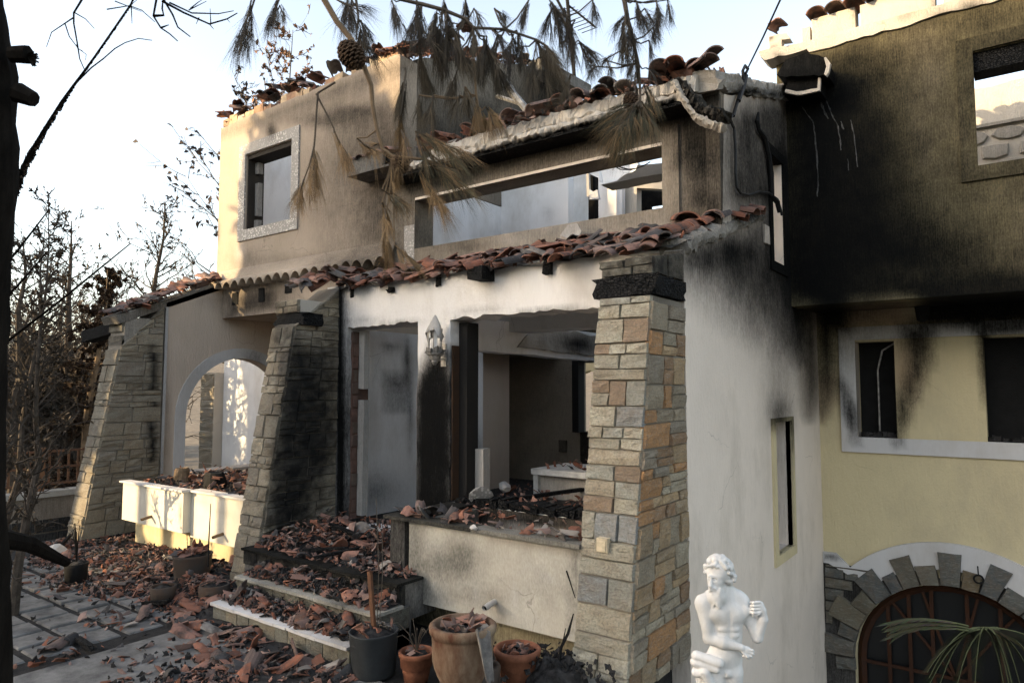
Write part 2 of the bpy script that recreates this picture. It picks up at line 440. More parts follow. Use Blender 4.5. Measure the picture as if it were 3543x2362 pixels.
def rect(x0, x1, z0, z1): return [(x0, z0), (x1, z0), (x1, z1), (x0, z1)]
def frame(name, axis, val, x0, x1, z0, z1, wd, proud, mat, parent, soot=None, wds=None, grid=.1):
    l, r_, b, t = wds or (wd, wd, wd, wd)
    return wall(name, axis, val-proud if axis == 'Y' else val+proud, rect(x0, x1, z0, z1), [rect(x0+l, x1-r_, z0+b, z1-t)], proud+.05, grid, mat, parent, soot)

FIELD_R = [  # soot round the right-hand block
    ('p', [(2700, 200), (3700, -140), (3700, 700), (3600, 985), (2700, 1030)], 34, .54), ('p', [(2745, 230), (3000, 150), (3080, 560), (3200, 940), (2768, 960)], 120, .62), ('e', 3450, 960, 200, 40, .5), ('p', [(2700, 1030), (3700, 975), (3700, 930), (2700, 980)], 16, .4), ('e', 2900, 800, 230, 330, .8), ('e', 3300, 60, 300, 50, .3), ('e', 3050, 880, 420, 110, .7), ('e', 2960, 560, 200, 260, .7),
    ('p', [(2743, 330), (2960, 330), (3000, 1015), (2768, 1018)], 90, .8),
    ('p', [(2820, 1000), (2935, 1010), (2935, 1140), (2890, 1150), (2885, 1330), (2845, 1440), (2820, 1250)], 34, .93), ('p', [(2820, 1300), (2890, 1300), (2880, 1400), (2835, 1440)], 40, .6, 1),
    ('p', [(3120, 1000), (3600, 970), (3600, 1120), (3420, 1118), (3380, 1135), (3180, 1130), (3190, 1040)], 26, .95), ('p', [(2800, 1005), (3543, 960), (3543, 1000), (2800, 1030)], 14, .4), ('p', [(2930, 1040), (3140, 1030), (3140, 1125), (2930, 1135)], 20, .5, 1),
    ('p', [(3120, 1130), (3235, 1120), (3220, 1230), (3165, 1360), (3125, 1470), (3103, 1530), (3100, 1400), (3150, 1260)], 34, .9), ('e', 3130, 1280, 60, 120, .55, 1),
    ('p', [(2908, 1320), (2925, 1340), (2962, 1440), (2962, 1535), (2925, 1430)], 22, .9), ('p', [(3380, 1150), (3420, 1150), (3415, 1300), (3405, 1400), (3390, 1300)], 16, .8), ('p', [(3360, 1118), (3600, 1100), (3600, 1150), (3400, 1160)], 25, .85),
]
FIELD_S = [  # soot down the pale side wall
    ('p', [(2500, 400), (2620, 330), (2770, 330), (2768, 1018), (2722, 1000), (2640, 790), (2655, 740), (2500, 700)], 60, .8),
    ('e', 2735, 900, 60, 300, .75), ('p', [(2665, 560), (2780, 500), (2800, 1190), (2760, 1230), (2722, 1130), (2690, 930)], 55, .85),
    ('p', [(2760, 980), (2836, 980), (2836, 1330), (2800, 1435), (2770, 1260)], 40, .72), ('p', [(2790, 1250), (2840, 1250), (2825, 1400), (2802, 1440)], 40, .7, 1),
    ('p', [(2372, 850), (2655, 740), (2720, 950), (2700, 1160), (2560, 1090), (2440, 1000), (2376, 960)], 110, .62), ('e', 2560, 900, 150, 90, .5), ('e', 2520, 870, 140, 34, .55), ('e', 2420, 900, 60, 30, .5), ('e', 2640, 1000, 110, 190, .42),
    ('e', 2700, 1430, 40, 60, .55), ('e', 2690, 1300, 55, 160, .2),
]
FIELD_D = [  # soot on the entrance front; the black strip paints the gap beside the buttress
    ('p', [(1442, 1300), (1470, 1255), (1490, 1215), (1545, 1215), (1563, 1290), (1566, 1790), (1430, 1790)], 26, .97), ('p', [(1440, 1360), (1566, 1300), (1566, 1800), (1440, 1800)], 20, .9),
    ('p', [(1165, 960), (1188, 960), (1196, 1850), (1160, 1850)], 9, 1.0), ('e', 1195, 1450, 22, 500, .55), ('e', 1240, 1500, 40, 320, .45),
    ('e', 1240, 990, 60, 16, .5), ('e', 1345, 985, 30, 18, .3), ('e', 1683, 930, 70, 22, .35), ('e', 1520, 960, 30, 20, .4), ('e', 1900, 890, 60, 18, .45), ('e', 2060, 880, 40, 20, .35, 1),
    ('e', 1580, 1120, 18, 18, .4), ('e', 1330, 1115, 120, 10, .45), ('e', 1850, 1075, 240, 8, .4), ('e', 2020, 1000, 60, 80, .22, 1),
]
FIELD_A = [('c', .06),   # smoke, and one small dark spot, on the upper left wing
    ('p', [(1160, 380), (1320, 320), (1440, 240), (1440, 930), (1180, 930), (1230, 560)], 130, .42), ('e', 1240, 600, 200, 180, .28), ('e', 1130, 415, 140, 26, .42), ('e', 1230, 385, 80, 20, .45), ('p', [(760, 450), (1300, 240), (1430, 190), (1430, 240), (1300, 290), (1000, 400), (760, 480)], 24, .35),
    ('e', 940, 455, 17, 26, .75), ('e', 1370, 610, 70, 110, .5), ('e', 1330, 800, 70, 120, .35), ('e', 860, 905, 50, 60, .3), ('p', [(760, 1000), (1430, 880), (1430, 915), (760, 1040)], 22, .3), ('e', 1150, 900, 260, 22, .25),
    ('e', 830, 880, 14, 34, .5, 2), ('e', 1060, 700, 200, 200, .25, 1), ('e', 1350, 500, 100, 200, .3, 1),
]
FIELD_W = [('e', 2440, 620, 60, 150, .3),   # smoke round the ribbon window
    ('p', [(1320, 540), (1700, 430), (2400, 270), (2510, 400), (2510, 560), (2350, 560), (2350, 470), (1480, 640), (1420, 700)], 60, .62), ('p', [(1500, 500), (2330, 320), (2380, 380), (1500, 570)], 36, .7),
    ('p', [(2350, 420), (2515, 400), (2520, 720), (2350, 760)], 50, .5), ('e', 1480, 600, 160, 60, .5), ('c', .22), ('e', 1450, 800, 90, 80, .25), ('p', [(1500, 850), (2310, 715), (2310, 760), (1500, 890)], 26, .2), ('e', 1950, 800, 120, 30, .35, 2), ('e', 1780, 830, 80, 24, .35, 2), ('e', 1600, 845, 70, 18, .35),
]
FIELD_L = [('e', 900, 1030, 120, 40, .5), ('e', 800, 1090, 40, 40, .25), ('p', [(790, 1040), (950, 1010), (950, 1075), (790, 1095)], 16, .55), ('e', 900, 1200, 60, 90, .2, 1), ('e', 740, 1030, 60, 30, .15)]
FIELD_B = [  # soot on the stone buttresses
    ('p', [(1000, 1160), (1080, 1200), (1150, 1180), (1170, 1300), (1160, 1600), (1080, 1840), (900, 1990), (960, 1500)], 40, .8), ('p', [(1000, 1200), (1110, 1250), (1110, 1560), (1040, 1800), (920, 1960), (950, 1500)], 30, .8), ('e', 1100, 1500, 60, 150, .6),
    ('p', [(930, 1110), (1030, 1110), (1015, 1190), (930, 1200)], 24, .6), ('e', 980, 1260, 30, 80, .35), ('e', 1140, 1160, 26, 18, .5),
    ('p', [(522, 1190), (540, 1190), (538, 1600), (518, 1600)], 6, .95), ('e', 532, 1350, 16, 50, .8), ('e', 530, 1500, 14, 60, .8), ('e', 470, 1330, 60, 30, .25), ('e', 450, 1080, 60, 50, .3),
    ('p', [(2080, 880), (2380, 860), (2380, 1010), (2080, 1010)], 24, .75), ('e', 2240, 950, 100, 40, .5), ('e', 2330, 900, 50, 30, .5), ('e', 2120, 1050, 60, 30, .2),
]

# ------------------------------------------------------------------ the house
Y0, Y1, YO, YB, XS, XE, XM = 5.27, 6.20, 8.52, 9.75, -2.155, -10.4, -6.38
house = empty('burnt_house', (-4, 6, 0), 'large burnt-out two-storey house with stone buttresses, collapsed tile roof and soot-blackened render', 'house')

# entrance front
d1 = [*rag((-6.23, .5), (-6.23, 2.76), .09, .012, 1), *rag((-6.23, 2.77), (-5.12, 2.77), .05, .018, 2), *rag((-5.11, 2.77), (-5.11, .5), .09, .008, 3)]
d2 = [(-4.66, .93), *rag((-2.85, .93), (-2.85, 2.77), .3, .005, 1), *rag((-2.85, 2.77), (-4.64, 2.77), .05, .016, 5), *rag((-4.66, 2.76), (-4.66, .95), .07, .010, 6)]
wall('entrance_wall', 'Y', Y0, [(-6.6, 0), (XS-.004, 0), (XS-.004, 3.18), (-2.9, 3.25), (-4.6, 3.26), (-6.6, 3.26)], [d1, d2], .33, .07, M_WHITE, house, FIELD_D)
# bands of thinner plaster round the openings
m = MB(); m.box((-6.24, Y0+.06, .5), (-6.20, Y0+.30, 2.72), (.10, .058, .045))
bm_ = m.out('door_jamb', M_BRICK, house)
for k in range(15):
    z = .52+k*.148
    mk_ = MB(); mk_.box((-6.2, Y0+.05+(.02 if k % 2 else 0), z), (-6.175-.01*(k % 3), Y0+.125, z+.125), (.13-.01*(k % 4), .075, .06), .006)
    mk_.out('brick', M_BRICK, bm_)
m = MB(); m.box((-6.19, Y0+.14, .62), (-6.10, Y0+.22, 1.93), None, .004); m.out('window_post', M_CONC, bm_, soot=[('c', .2)])
m = MB(); m.box((-6.19, Y0+.14, 2.06), (-6.10, Y0+.22, 2.74), None, .004); m.out('window_post', M_CONC, bm_, soot=[('c', .15)])
m = MB(); m.box((-4.655, Y0+.02, .95), (-4.635, Y0+.12, 2.5), (.05, .028, .016)); m.box((-4.65, Y0+.13, .95), (-4.54, Y0+.31, 2.74), (.02, .018, .016)); m.out('window_jamb', M_BRICK, house)
slab('window_post', (-4.53, Y0+.25, .94), (-4.42, Y0+.36, 1.45), M_CONC, house, [('c', .1)], .004)
m = MB()
for k in range(26):
    a = -4.55+k*.065; m.box((a, Y0-.02+random.uniform(-.02, .01), .93), (a+.06, Y0+.2, .985+random.uniform(0, .035)), None, .012)
m.out('window_sill', M_CHAR, house)
# burnt rafter ends let into the front
for i, (x0, y0, x1, y1, pr) in enumerate([(1348, 992, 1367, 1011, .02), (1512, 935, 1528, 993, .012), (1660, 928, 1711, 978, .20), (1888, 898, 1914, 950, .05), (1350, 1000, 1364, 1010, .06), (1213, 998, 1224, 1028, .008)]):
    a = onY(x0, y1, Y0); b = onY(x1, y0, Y0); m = MB(); m.box((a[0], Y0-pr, a[2]), (b[0], Y0+.02, b[2]), None, .012)
    m.out('rafter_end', M_CHAR, house)

# side wall with two slit windows
so_ = [(5.27, -2.8), (9.75, -2.8), (9.75, 3.155), (8.52, 3.155), (8.52, 5.52), *rag((8.5, 5.52), (6.2, 4.82), .12, .02, 9), (6.2, 3.50), *rag((6.18, 3.48), (5.29, 3.20), .1, .015, 8), (5.27, 3.18)]
wall('side_wall', 'X', XS, so_, [rect(7.66, 8.3, .30, 1.70), rect(7.79, 8.25, 3.46, 4.68)], .3, .075, M_SIDE, house, FIELD_S)
frame('slit_window_frame', 'X', XS, 7.55, 8.38, .20, 1.745, .1, .025, M_YEL, house, [('e', 2700, 1450, 50, 40, .8), ('e', 2745, 1480, 10, 90, .5)], (.11, .08, .10, .045), .05)
slab('window_back', (XS-.32, 7.6, .25), (XS-.29, 8.36, 1.75), M_BLACK, house)  # black panel painted in for the dark inside the slit
frame('slit_window_frame', 'X', XS, 7.68, 8.36, 3.36, 4.78, .11, .02, M_SIDE, house, FIELD_S+[('c', .75)], None, .08)
slab('window_reveal', (XS-.9, 8.236, 3.465), (XS-.004, 8.248, 4.676), M_SIDE, house, [])

# upper wall with the ribbon window
rb = [(-6.05, 3.81), (-2.73, 3.81), (-2.73, 4.42), (-6.05, 4.42)]
wall('upper_wall', 'Y', Y1, [(XM, 3.2), (XS-.004, 3.2), (XS-.004, 4.84), (XM, 4.84)], [rb], .30, .07, M_BROWN, house, FIELD_W)
frame('ribbon_window_frame', 'Y', Y1, -6.24, -2.56, 3.62, 4.60, .17, .03, M_BROWN, house, FIELD_W+[('e', 1980, 770, 500, 30, .15, 2)], (.185, .17, .19, .165), .07)
slab('frame_band', (-6.60, Y1-.012, 3.62), (-6.25, Y1+.02, 4.62), M_BROWN, house, [('c', .45)])
slab('frame_band', (-6.236, Y1-.034, 3.62), (-6.06, Y1-.0305, 4.12), M_BLIS, house, [('c', .1)])
slab('wall_pilaster', (-2.29, Y1-.02, 3.3), (XS-.003, Y1+.03, 4.8), M_BROWN, house, FIELD_W+[('c', .5)])

# upper left wing over the porch beam
wa = [(-10.6, 3.2), (XM, 3.2), (XM, 6.42), *rag((-6.4, 6.44), (-10.58, 6.40), .14, .014, 12), (-10.6, 6.40)]
wall('wing_wall', 'Y', Y1, wa, [rect(-9.82, -8.60, 4.55, 5.78)], .32, .08, M_BEIGE, house, FIELD_A+FIELD_L)
wf = frame('window_frame', 'Y', Y1, -10.0, -8.46, 4.40, 5.96, .17, .022, M_BLIS, house, [('e', 940, 455, 17, 30, .8), ('e', 830, 870, 30, 30, .5)], None, .09)
m = MB(); m.box((-9.81, Y1+.02, 4.56), (-9.79, Y1+.3, 5.77), (.03, .025, .02)); m.box((-9.8, Y1+.02, 5.71), (-8.61, Y1+.3, 5.77), (.03, .025, .02)); m.out('window_reveal', M_BRICK, wf)
for z0, z1 in ((4.6, 4.75), (4.82, 5.35), (5.5, 5.68)): slab('window_post', (-9.785, Y1+.14, z0), (-9.70, Y1+.22, z1), M_CONC, wf, [('c', .3)], .006)
slab('wing_corner', (-10.6, Y1+.325, 3.5), (-10.25, 9.5, 6.35), M_INT, house, [('e', 870, 830, 10, 40, .3)])
# wing flank rising over the ribbon roof, blackened
fl = [(Y1+.33, 4.88), (10.9, 4.88), (10.9, 7.5), *rag((10.85, 7.53), (9.4, 7.52), .16, .02, 14), *rag((9.4, 7.50), (Y1+.35, 6.52), .16, .02, 15), (Y1+.33, 6.50)]
wall('wing_flank', 'X', XM-.002, fl, [], .3, .14, M_BROWN, house, [('c', .3), ('e', 1560, 470, 300, 120, .6), ('e', 1900, 300, 90, 130, .9), ('e', 1780, 400, 150, 90, .4), ('e', 1480, 330, 60, 120, .25)])
slab('wing_inner_wall', (XM-.3, Y1+.31, 3.4), (XM-.01, 9.5, 4.87), M_INT, house)
m = MB(); m.bar(onX(1850, 228, -6.25), onX(2022, 322, -6.1), .30, .2); m.out('fallen_ridge_beam', M_CONC, house, soot=[('c', .45)])

# porch: end wall with arch, beam, ceiling
import itertools
acy, acz, aro, ari = 6.58, 1.62, 1.06, .94
arc = lambda r_, a0, a1, n: [(acy+r_*math.cos(a0+(a1-a0)*i/n), acz+r_*math.sin(a0+(a1-a0)*i/n)) for i in range(n+1)]
hole = [(acy+ari, .78), *arc(ari, 0, PI, 18), (acy-ari, .78)]
wall('porch_end_wall', 'X', XE, [(5.29, -.3), (9.2, -.3), (9.2, 3.9), (7.0, 3.9), (6.19, 3.76), (5.29, 3.36)], [hole], .25, .11, M_PINK, house, FIELD_L+[('e', 572, 1300, 8, 400, .35)])
wall('arch_surround', 'X', XE+.02, [*arc(aro+.05, 0, PI, 20), (acy-aro-.05, .7), (acy-ari, .7), *arc(ari+.003, PI, 0, 20), (acy+ari, .7), (acy+aro+.05, .7)], [], .06, .08, M_TRIM, house, [('e', 700, 1350, 60, 120, .12), ('e', 880, 1240, 40, 40, .3), ('c', .05)])
slab('corner_bead', (XE, 5.28, .8), (XE+.02, 5.315, 3.3), M_TRIM, house, [('c', .2)])
slab('porch_ceiling', (XE, Y1+.33, 3.21), (XM, 9.0, 3.35), M_PINK, house, FIELD_L)
slab('porch_back_wall', (-10.35, 9.0, 0), (-6.86, 9.2, 3.3), M_PINK, house)
slab('arch_sill', (-10.4, 5.6, .5), (-10.05, 7.6, .82), M_PINK, house)
for x, y0, y1 in ((815, 1012, 1056), (906, 996, 1046), (1000, 980, 1016)):
    a = onY(x-10, y1, Y1); b = onY(x+10, y0, Y1); slab('rafter_socket', (a[0], Y1-.015, a[2]), (b[0], Y1+.05, b[2]), M_CHAR, house, None, .008)
# scalloped mortar flashing where the porch roof tiles met the wing wall
def flashing(x0, x1, n):
    V = []; Fc = []; z = 3.64
    for i in range(n*8+1):
        t = i/8.0; x = x0+(x1-x0)*i/(n*8); ph = t % 1.0
        cut = .10*max(0, math.sin(PI*ph))**.7*(.85+.3*random.random() if False else 1) if ph else 0
        zz = z+cut+.012*math.sin(t*1.7)
        V += [(x, Y1-.20, zz), (x, Y1-.17, z+.125), (x, Y1-.08, z+.17), (x, Y1-.004, z+.33), (x, Y1-.004, zz)]
    for i in range(n*8):
        a = i*5
        for k in range(5): Fc.append((a+k, a+(k+1) % 5, a+5+(k+1) % 5, a+5+k))
    return V, Fc
V, Fc = flashing(-10.52, -6.4, 19); mk('tile_flashing', V, Fc, M_BEIGE, house, attrs={'st': stain(np.array(V), FIELD_A+[('e', 780, 985, 30, 20, .5)])}, recalc=True)
m = MB(); m.lathe([(0, 0), (.11, 0), (.12, .3), (.1, .3), (.09, .02)], (0, 0, 0), 10)
V = np.concatenate(m.V); V = np.stack([-10.62+V[:, 0], 5.82+V[:, 2], 3.70+V[:, 1]+.3*V[:, 2]], 1); mk('ridge_end_tile', V, m.F, M_TILE, house)

# right block: sooty upper storey over a yellow ground floor
wall('overhang_wall', 'Y', YO, [(XS-.1, 3.035), (2.2, 3.035), (2.2, 6.06), (XS-.1, 6.06)], [rect(-.28, 1.1, 4.36, 5.57)], .3, .08, M_OLIVE, house, FIELD_R)
frame('window_frame', 'Y', YO, -.42, 1.24, 4.21, 5.73, .15, .03, M_OLIVE, house, FIELD_R+[('c', .25)], None, .1)
slab('window_lintel', (-.28, YO+.02, 5.37), (1.1, YO+.29, 5.568), M_CHAR, house, None, .01)
wall('overhang_soffit', 'Z', 3.158, [(XS-.08, YO+.29), (2.2, YO+.29), (2.2, YB-.003), (XS-.08, YB-.003)], [], .10, .1, M_YEL, house, FIELD_R+[('e', 3350, 1000, 260, 60, .85), ('e', 2830, 1030, 70, 40, .9), ('c', .35)])
wall('parapet_beam', 'Y', YO-.03, [*rag((-2.2, 6.065), (2.2, 6.03), .09, .018, 21), (2.2, 6.17), *rag((2.19, 6.17), (-2.19, 6.19), .15, .008, 22), (-2.2, 6.19)], [], .4, .1, M_MORTAR, house, [('e', 3200, 50, 90, 12, .5), ('e', 3350, 25, 100, 14, .7)], .02)
for x0, x1, z0, z1, d in ((2772, 2800, 105, 160, .1), (2806, 2958, 60, 150, 0), (2976, 3238, 0, 0, 0), (3266, 3600, 0, 0, 0)):
    a = onY(x0, 90, YO)[0]; b = onY(x1, 90, YO)[0]; ht = .27 if d == 0 else .2
    wall('parapet_block', 'Y', YO+.03, [(a, 6.19), (b, 6.19), (b, 6.19+ht), *rag((b-.01, 6.19+ht), (a+.02, 6.19+ht), .05, .006, int(x0)), (a, 6.19+ht)], [], .22, .09, M_CONC if x0 > 2960 else M_MORTAR, house, [('e', x1, 20, 20, 50, .4)], .01)
# yellow ground floor, framed window pair
arch_c = (-.76, -1.30)
arc2 = lambda r_, a0, a1, n: [(arch_c[0]+r_*math.cos(a0+(a1-a0)*i/n), arch_c[1]+r_*math.sin(a0+(a1-a0)*i/n)) for i in range(n+1)]
wall('yellow_wall', 'Y', YB, [(XS-.1, -3.0), (arch_c[0]-1.05, -3.0), *arc2(1.05, PI, 0, 24), (arch_c[0]+1.05, -3.0), (3.2, -3.0), (3.2, 3.1), (XS-.1, 3.1)], [rect(-1.70, -1.26, 1.45, 2.66), rect(-.34, .62, 1.42, 2.66)], .25, .085, M_YEL, house, FIELD_R)
frame('double_window_frame', 'Y', YB, -1.89, .80, 1.26, 2.85, .17, .035, M_TRIM, house, FIELD_R, (.19, .18, .19, .165), .08)
slab('window_reveal', (-1.745, YB-.02, 1.45), (-1.70, YB+.2, 2.66), M_SIDE, house, FIELD_R)
for x0, x1 in ((-1.70, -1.26), (-.34, .62)):
    wb = slab('window_void', (x0-.1, YB+.27, 1.3), (x1+.1, YB+.3, 2.75), M_BLACK, house)  # black panel painted in for the dark room behind
    m = MB(); m.tube([((x0+x1)/2+.0, YB+.2, 1.46), ((x0+x1)/2, YB+.2, 2.3), ((x0+x1)/2+.06, YB+.2, 2.55), (x1-.02, YB+.2, 2.64)], .012, 5); m.out('window_bar', M_METAL, wb)
    m = MB()
    for k in range(14): a = random.uniform(x0, x1-.08); m.box((a, YB+.03, 1.455), (a+random.uniform(.03, .08), YB+.15, 1.47+random.uniform(.01, .05)), None, .015)
    m.out('window_ash', M_ASH, wb, kind='stuff')
# white band following the arch, voussoirs, rubble stone around, arched door
def band(z0, z1, name, r0, r1):
    o = [(XS+.004, z0), (arch_c[0]-1.33, z0), *arc2(r0, PI*.74, PI*.26, 22), (3.1, z0), (3.1, z1), (arch_c[0]+1.22, z1), *arc2(r1, PI*.255, PI*.745, 22), (arch_c[0]-1.24, z1), (XS+.004, z1)]
    return wall(name, 'Y', YB-.06, o, [], .08, .07, M_TRIM, house, [('e', 2870, 1925, 50, 10, .5)])
band(-.17, -.035, 'arch_band', 1.24, 1.55)
wall('stone_backing', 'Y', YB-.03, [(XS-.05, -2.95), (arch_c[0]-1.06, -2.95), *arc2(1.06, PI, 0, 24), (arch_c[0]+1.06, -2.95), (3.1, -2.95), (3.1, -.175), (XS-.05, -.175)], [], .028, .15, M_CONC, house, [('c', .7)])
surround = empty('stone_arch', (-.76, YB, -1.3), parent=house)
BLUE = [(.085, .095, .095), (.105, .11, .10), (.13, .13, .115), (.15, .14, .11), (.075, .085, .09)]
def stone_piece(corners, fr, col, parent, d=.014, rough=.007, soot=None, name='stone', mat=None, back=-.03):
    (u0, v0), (u1, v1), (u2, v2), (u3, v3) = [(a+random.uniform(-.004, .004), b+random.uniform(-.004, .004)) for a, b in corners]
    V = []
    for j in (0, .5, 1):
        for i in (0, .5, 1):
            e = .0 if (i == .5 and j == .5) else 1
            ii = .03+.94*i; jj = .04+.92*j
            u = (u0*(1-ii)+u1*ii)*(1-jj)+(u3*(1-ii)+u2*ii)*jj; v = (v0*(1-ii)+v1*ii)*(1-jj)+(v3*(1-ii)+v2*ii)*jj
            V.append(fr(u+random.uniform(-.003, .003), v+random.uniform(-.003, .003), d+random.uniform(-rough, rough)-.004*e))
    ring = [(0, 0), (.5, 0), (1, 0), (1, .5), (1, 1), (.5, 1), (0, 1), (0, .5)]
    for i, j in ring:
        u = (u0*(1-i)+u1*i)*(1-j)+(u3*(1-i)+u2*i)*j; v = (v0*(1-i)+v1*i)*(1-j)+(v3*(1-i)+v2*i)*j
        V.append(fr(u, v, back))
    g = lambda i, j: j*3+i
    Fc = [(g(i, j), g(i+1, j), g(i+1, j+1), g(i, j+1)) for i in (0, 1) for j in (0, 1)]
    rg = [g(0, 0), g(1, 0), g(2, 0), g(2, 1), g(2, 2), g(1, 2), g(0, 2), g(0, 1)]
    Fc += [(rg[(k+1) % 8], rg[k], 9+k, 9+(k+1) % 8) for k in range(8)]
    V = np.array(V); k = random.uniform(.82, 1.2)
    return mk(name, V, Fc, mat or M_STONE, parent, attrs={'base': np.tile([col[0]*k, col[1]*k, col[2]*k, 1], (len(V), 1)), 'st': stain(V, soot or [])})
frB = lambda u, v, d: np.array([u, YB-.035-d, v])
a_ = -.03; kk = 0; rv = random.Random(8)
while a_ < PI*1.02:
    da = rv.choice((.14, .17, .19, .22)); ro = (1.43+rv.uniform(-.02, .03)) if kk % 2 == 0 else 1.29+rv.uniform(-.02, .02); kk += 1
    P4 = [(arch_c[0]+r_*math.cos(q), arch_c[1]+r_*math.sin(q)) for r_, q in ((1.055, a_+da-.005), (1.055, a_+.004), (ro, a_+.004+rv.uniform(-.012, .012)), (ro, a_+da-.005+rv.uniform(-.012, .012)))]
    stone_piece(P4, frB, rv.choice(BLUE+[(.15, .14, .10), (.165, .15, .105), (.17, .13, .075)]), surround, .06+rv.uniform(-.01, .01), .012, name='voussoir', back=-.02); a_ += da
for side in (-1, 1):
    z = -2.3
    while z < -.2:
        h = random.choice((.09, .13, .16, .2)); z1 = min(z+h, -.185)
        xo = XS+.01 if side < 0 else 1.9
        def xin(zz):
            dz = zz-arch_c[1]; r_ = 1.37
            return arch_c[0]+side*(math.sqrt(max(r_*r_-dz*dz, 0.0001)) if dz > 0 else r_)
        xi = xin(z+.5*h); a, b = (xo, xi) if side < 0 else (xi, xo)
        n = max(1, int(abs(b-a)/random.uniform(.22, .4))); cs = [a+(b-a)*(i+(random.uniform(-.15, .15) if 0 < i < n else 0))/n for i in range(n+1)]
        for i in range(n):
            if abs(cs[i+1]-cs[i]) > .05: stone_piece([(cs[i]+.006, z+.006), (cs[i+1]-.006, z+.006), (cs[i+1]-.006, z1-.006), (cs[i]+.006, z1-.006)], frB, random.choice(BLUE), surround, .03, .012)
        z = z1
        if z1 >= -.186: break
door = empty('arched_door', (-.76, YB+.1, -2.8), parent=house)
m = MB(); pts = arc2(1.0, PI, 0, 18); m.tube([(arch_c[0]-1.0, YB+.12, -2.8)]+[(x, YB+.12, z) for x, z in pts]+[(arch_c[0]+1.0, YB+.12, -2.8)], .05, 4, (.045, .016, .006)); m.out('door_frame', M_ATTR, door)
for x in (-1.45, -1.22, -.98, -.62, -.3, .0):
    zt = arch_c[1]+math.sqrt(max(0, 1.0-(x-arch_c[0])**2)); m = MB(); m.box((x-.02, YB+.10, -2.8), (x+.02, YB+.14, zt), (.045, .016, .006)); m.out('glazing_bar', M_ATTR, door)
for z in (-1.35, -1.75, -2.2):
    m = MB(); m.box((arch_c[0]-1, YB+.105, z-.018), (arch_c[0]+1, YB+.135, z+.018), (.045, .016, .006)); m.out('glazing_bar', M_ATTR, door)
for a in (.3, .42, .6, .72):
    m = MB(); m.bar((arch_c[0], YB+.12, -1.35), (arch_c[0]+math.cos(a*PI), YB+.12, -1.35+math.sin(a*PI)), .03, .03, (.045, .016, .006)); m.out('glazing_bar', M_ATTR, door)
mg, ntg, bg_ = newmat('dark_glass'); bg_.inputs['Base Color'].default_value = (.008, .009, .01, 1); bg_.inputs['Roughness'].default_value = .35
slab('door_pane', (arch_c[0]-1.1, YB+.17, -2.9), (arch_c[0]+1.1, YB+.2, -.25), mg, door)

# eave remnant hanging at the corner of the right block
m = MB()
pr = [(2688, 260), (2720, 205), (2790, 184), (2852, 196), (2866, 232), (2858, 258), (2780, 262), (2720, 268)]
er = empty('eave_remnant', (-1.9, 8.3, 5.6), parent=house)
def chunk(name, px, Y, thick, mat, soot, jit=.012, seed=1, parent=er):
    rs = np.random.RandomState(seed); L = dens([xz(x, y, Y) for x, y in px], .06); L = [(a+rs.uniform(-jit, jit), b+rs.uniform(-jit, jit)) for a, b in L]
    return wall(name, 'Y', Y, L, [], thick, .05, mat, parent, soot, .03)
chunk('eave_slab', pr, 8.1, .4, M_CONC, [('c', .97), ('e', 2715, 235, 30, 16, .8, 2)])
chunk('eave_slab', [(2730, 262), (2842, 255), (2836, 318), (2760, 334), (2715, 325)], 8.2, .3, M_CONC, [('c', .96), ('e', 2760, 330, 60, 8, .9, 2)], seed=2)
chunk('broken_edge', [(2715, 320), (2757, 330), (2836, 313), (2840, 262), (2832, 262), (2828, 304), (2756, 318), (2718, 310)], 8.16, .04, M_MORTAR, [('e', 2750, 320, 40, 4, .2)], .004, 3)
chunk('broken_edge', [(2856, 198), (2872, 220), (2866, 250), (2858, 262), (2852, 256), (2858, 230), (2850, 202)], 8.06, .05, M_MORTAR, [], .004, 4)
chunk('broken_edge', [(2625, 180), (2700, 158), (2790, 170), (2740, 184), (2650, 205), (2630, 200)], 8.3, .3, M_MORTAR, [('e', 2690, 190, 20, 8, .5)], .012, 5)
chunk('brick_stub', [(2660, 148), (2705, 138), (2704, 162), (2662, 172)], 8.4, .12, M_MORTAR, [('e', 2675, 165, 20, 6, .4)], .004, 6)
chunk('brick_stub', [(2662, 128), (2722, 112), (2735, 134), (2700, 140), (2660, 150)], 8.42, .14, M_MORTAR, [('e', 2670, 135, 14, 8, .8)], .008, 7)
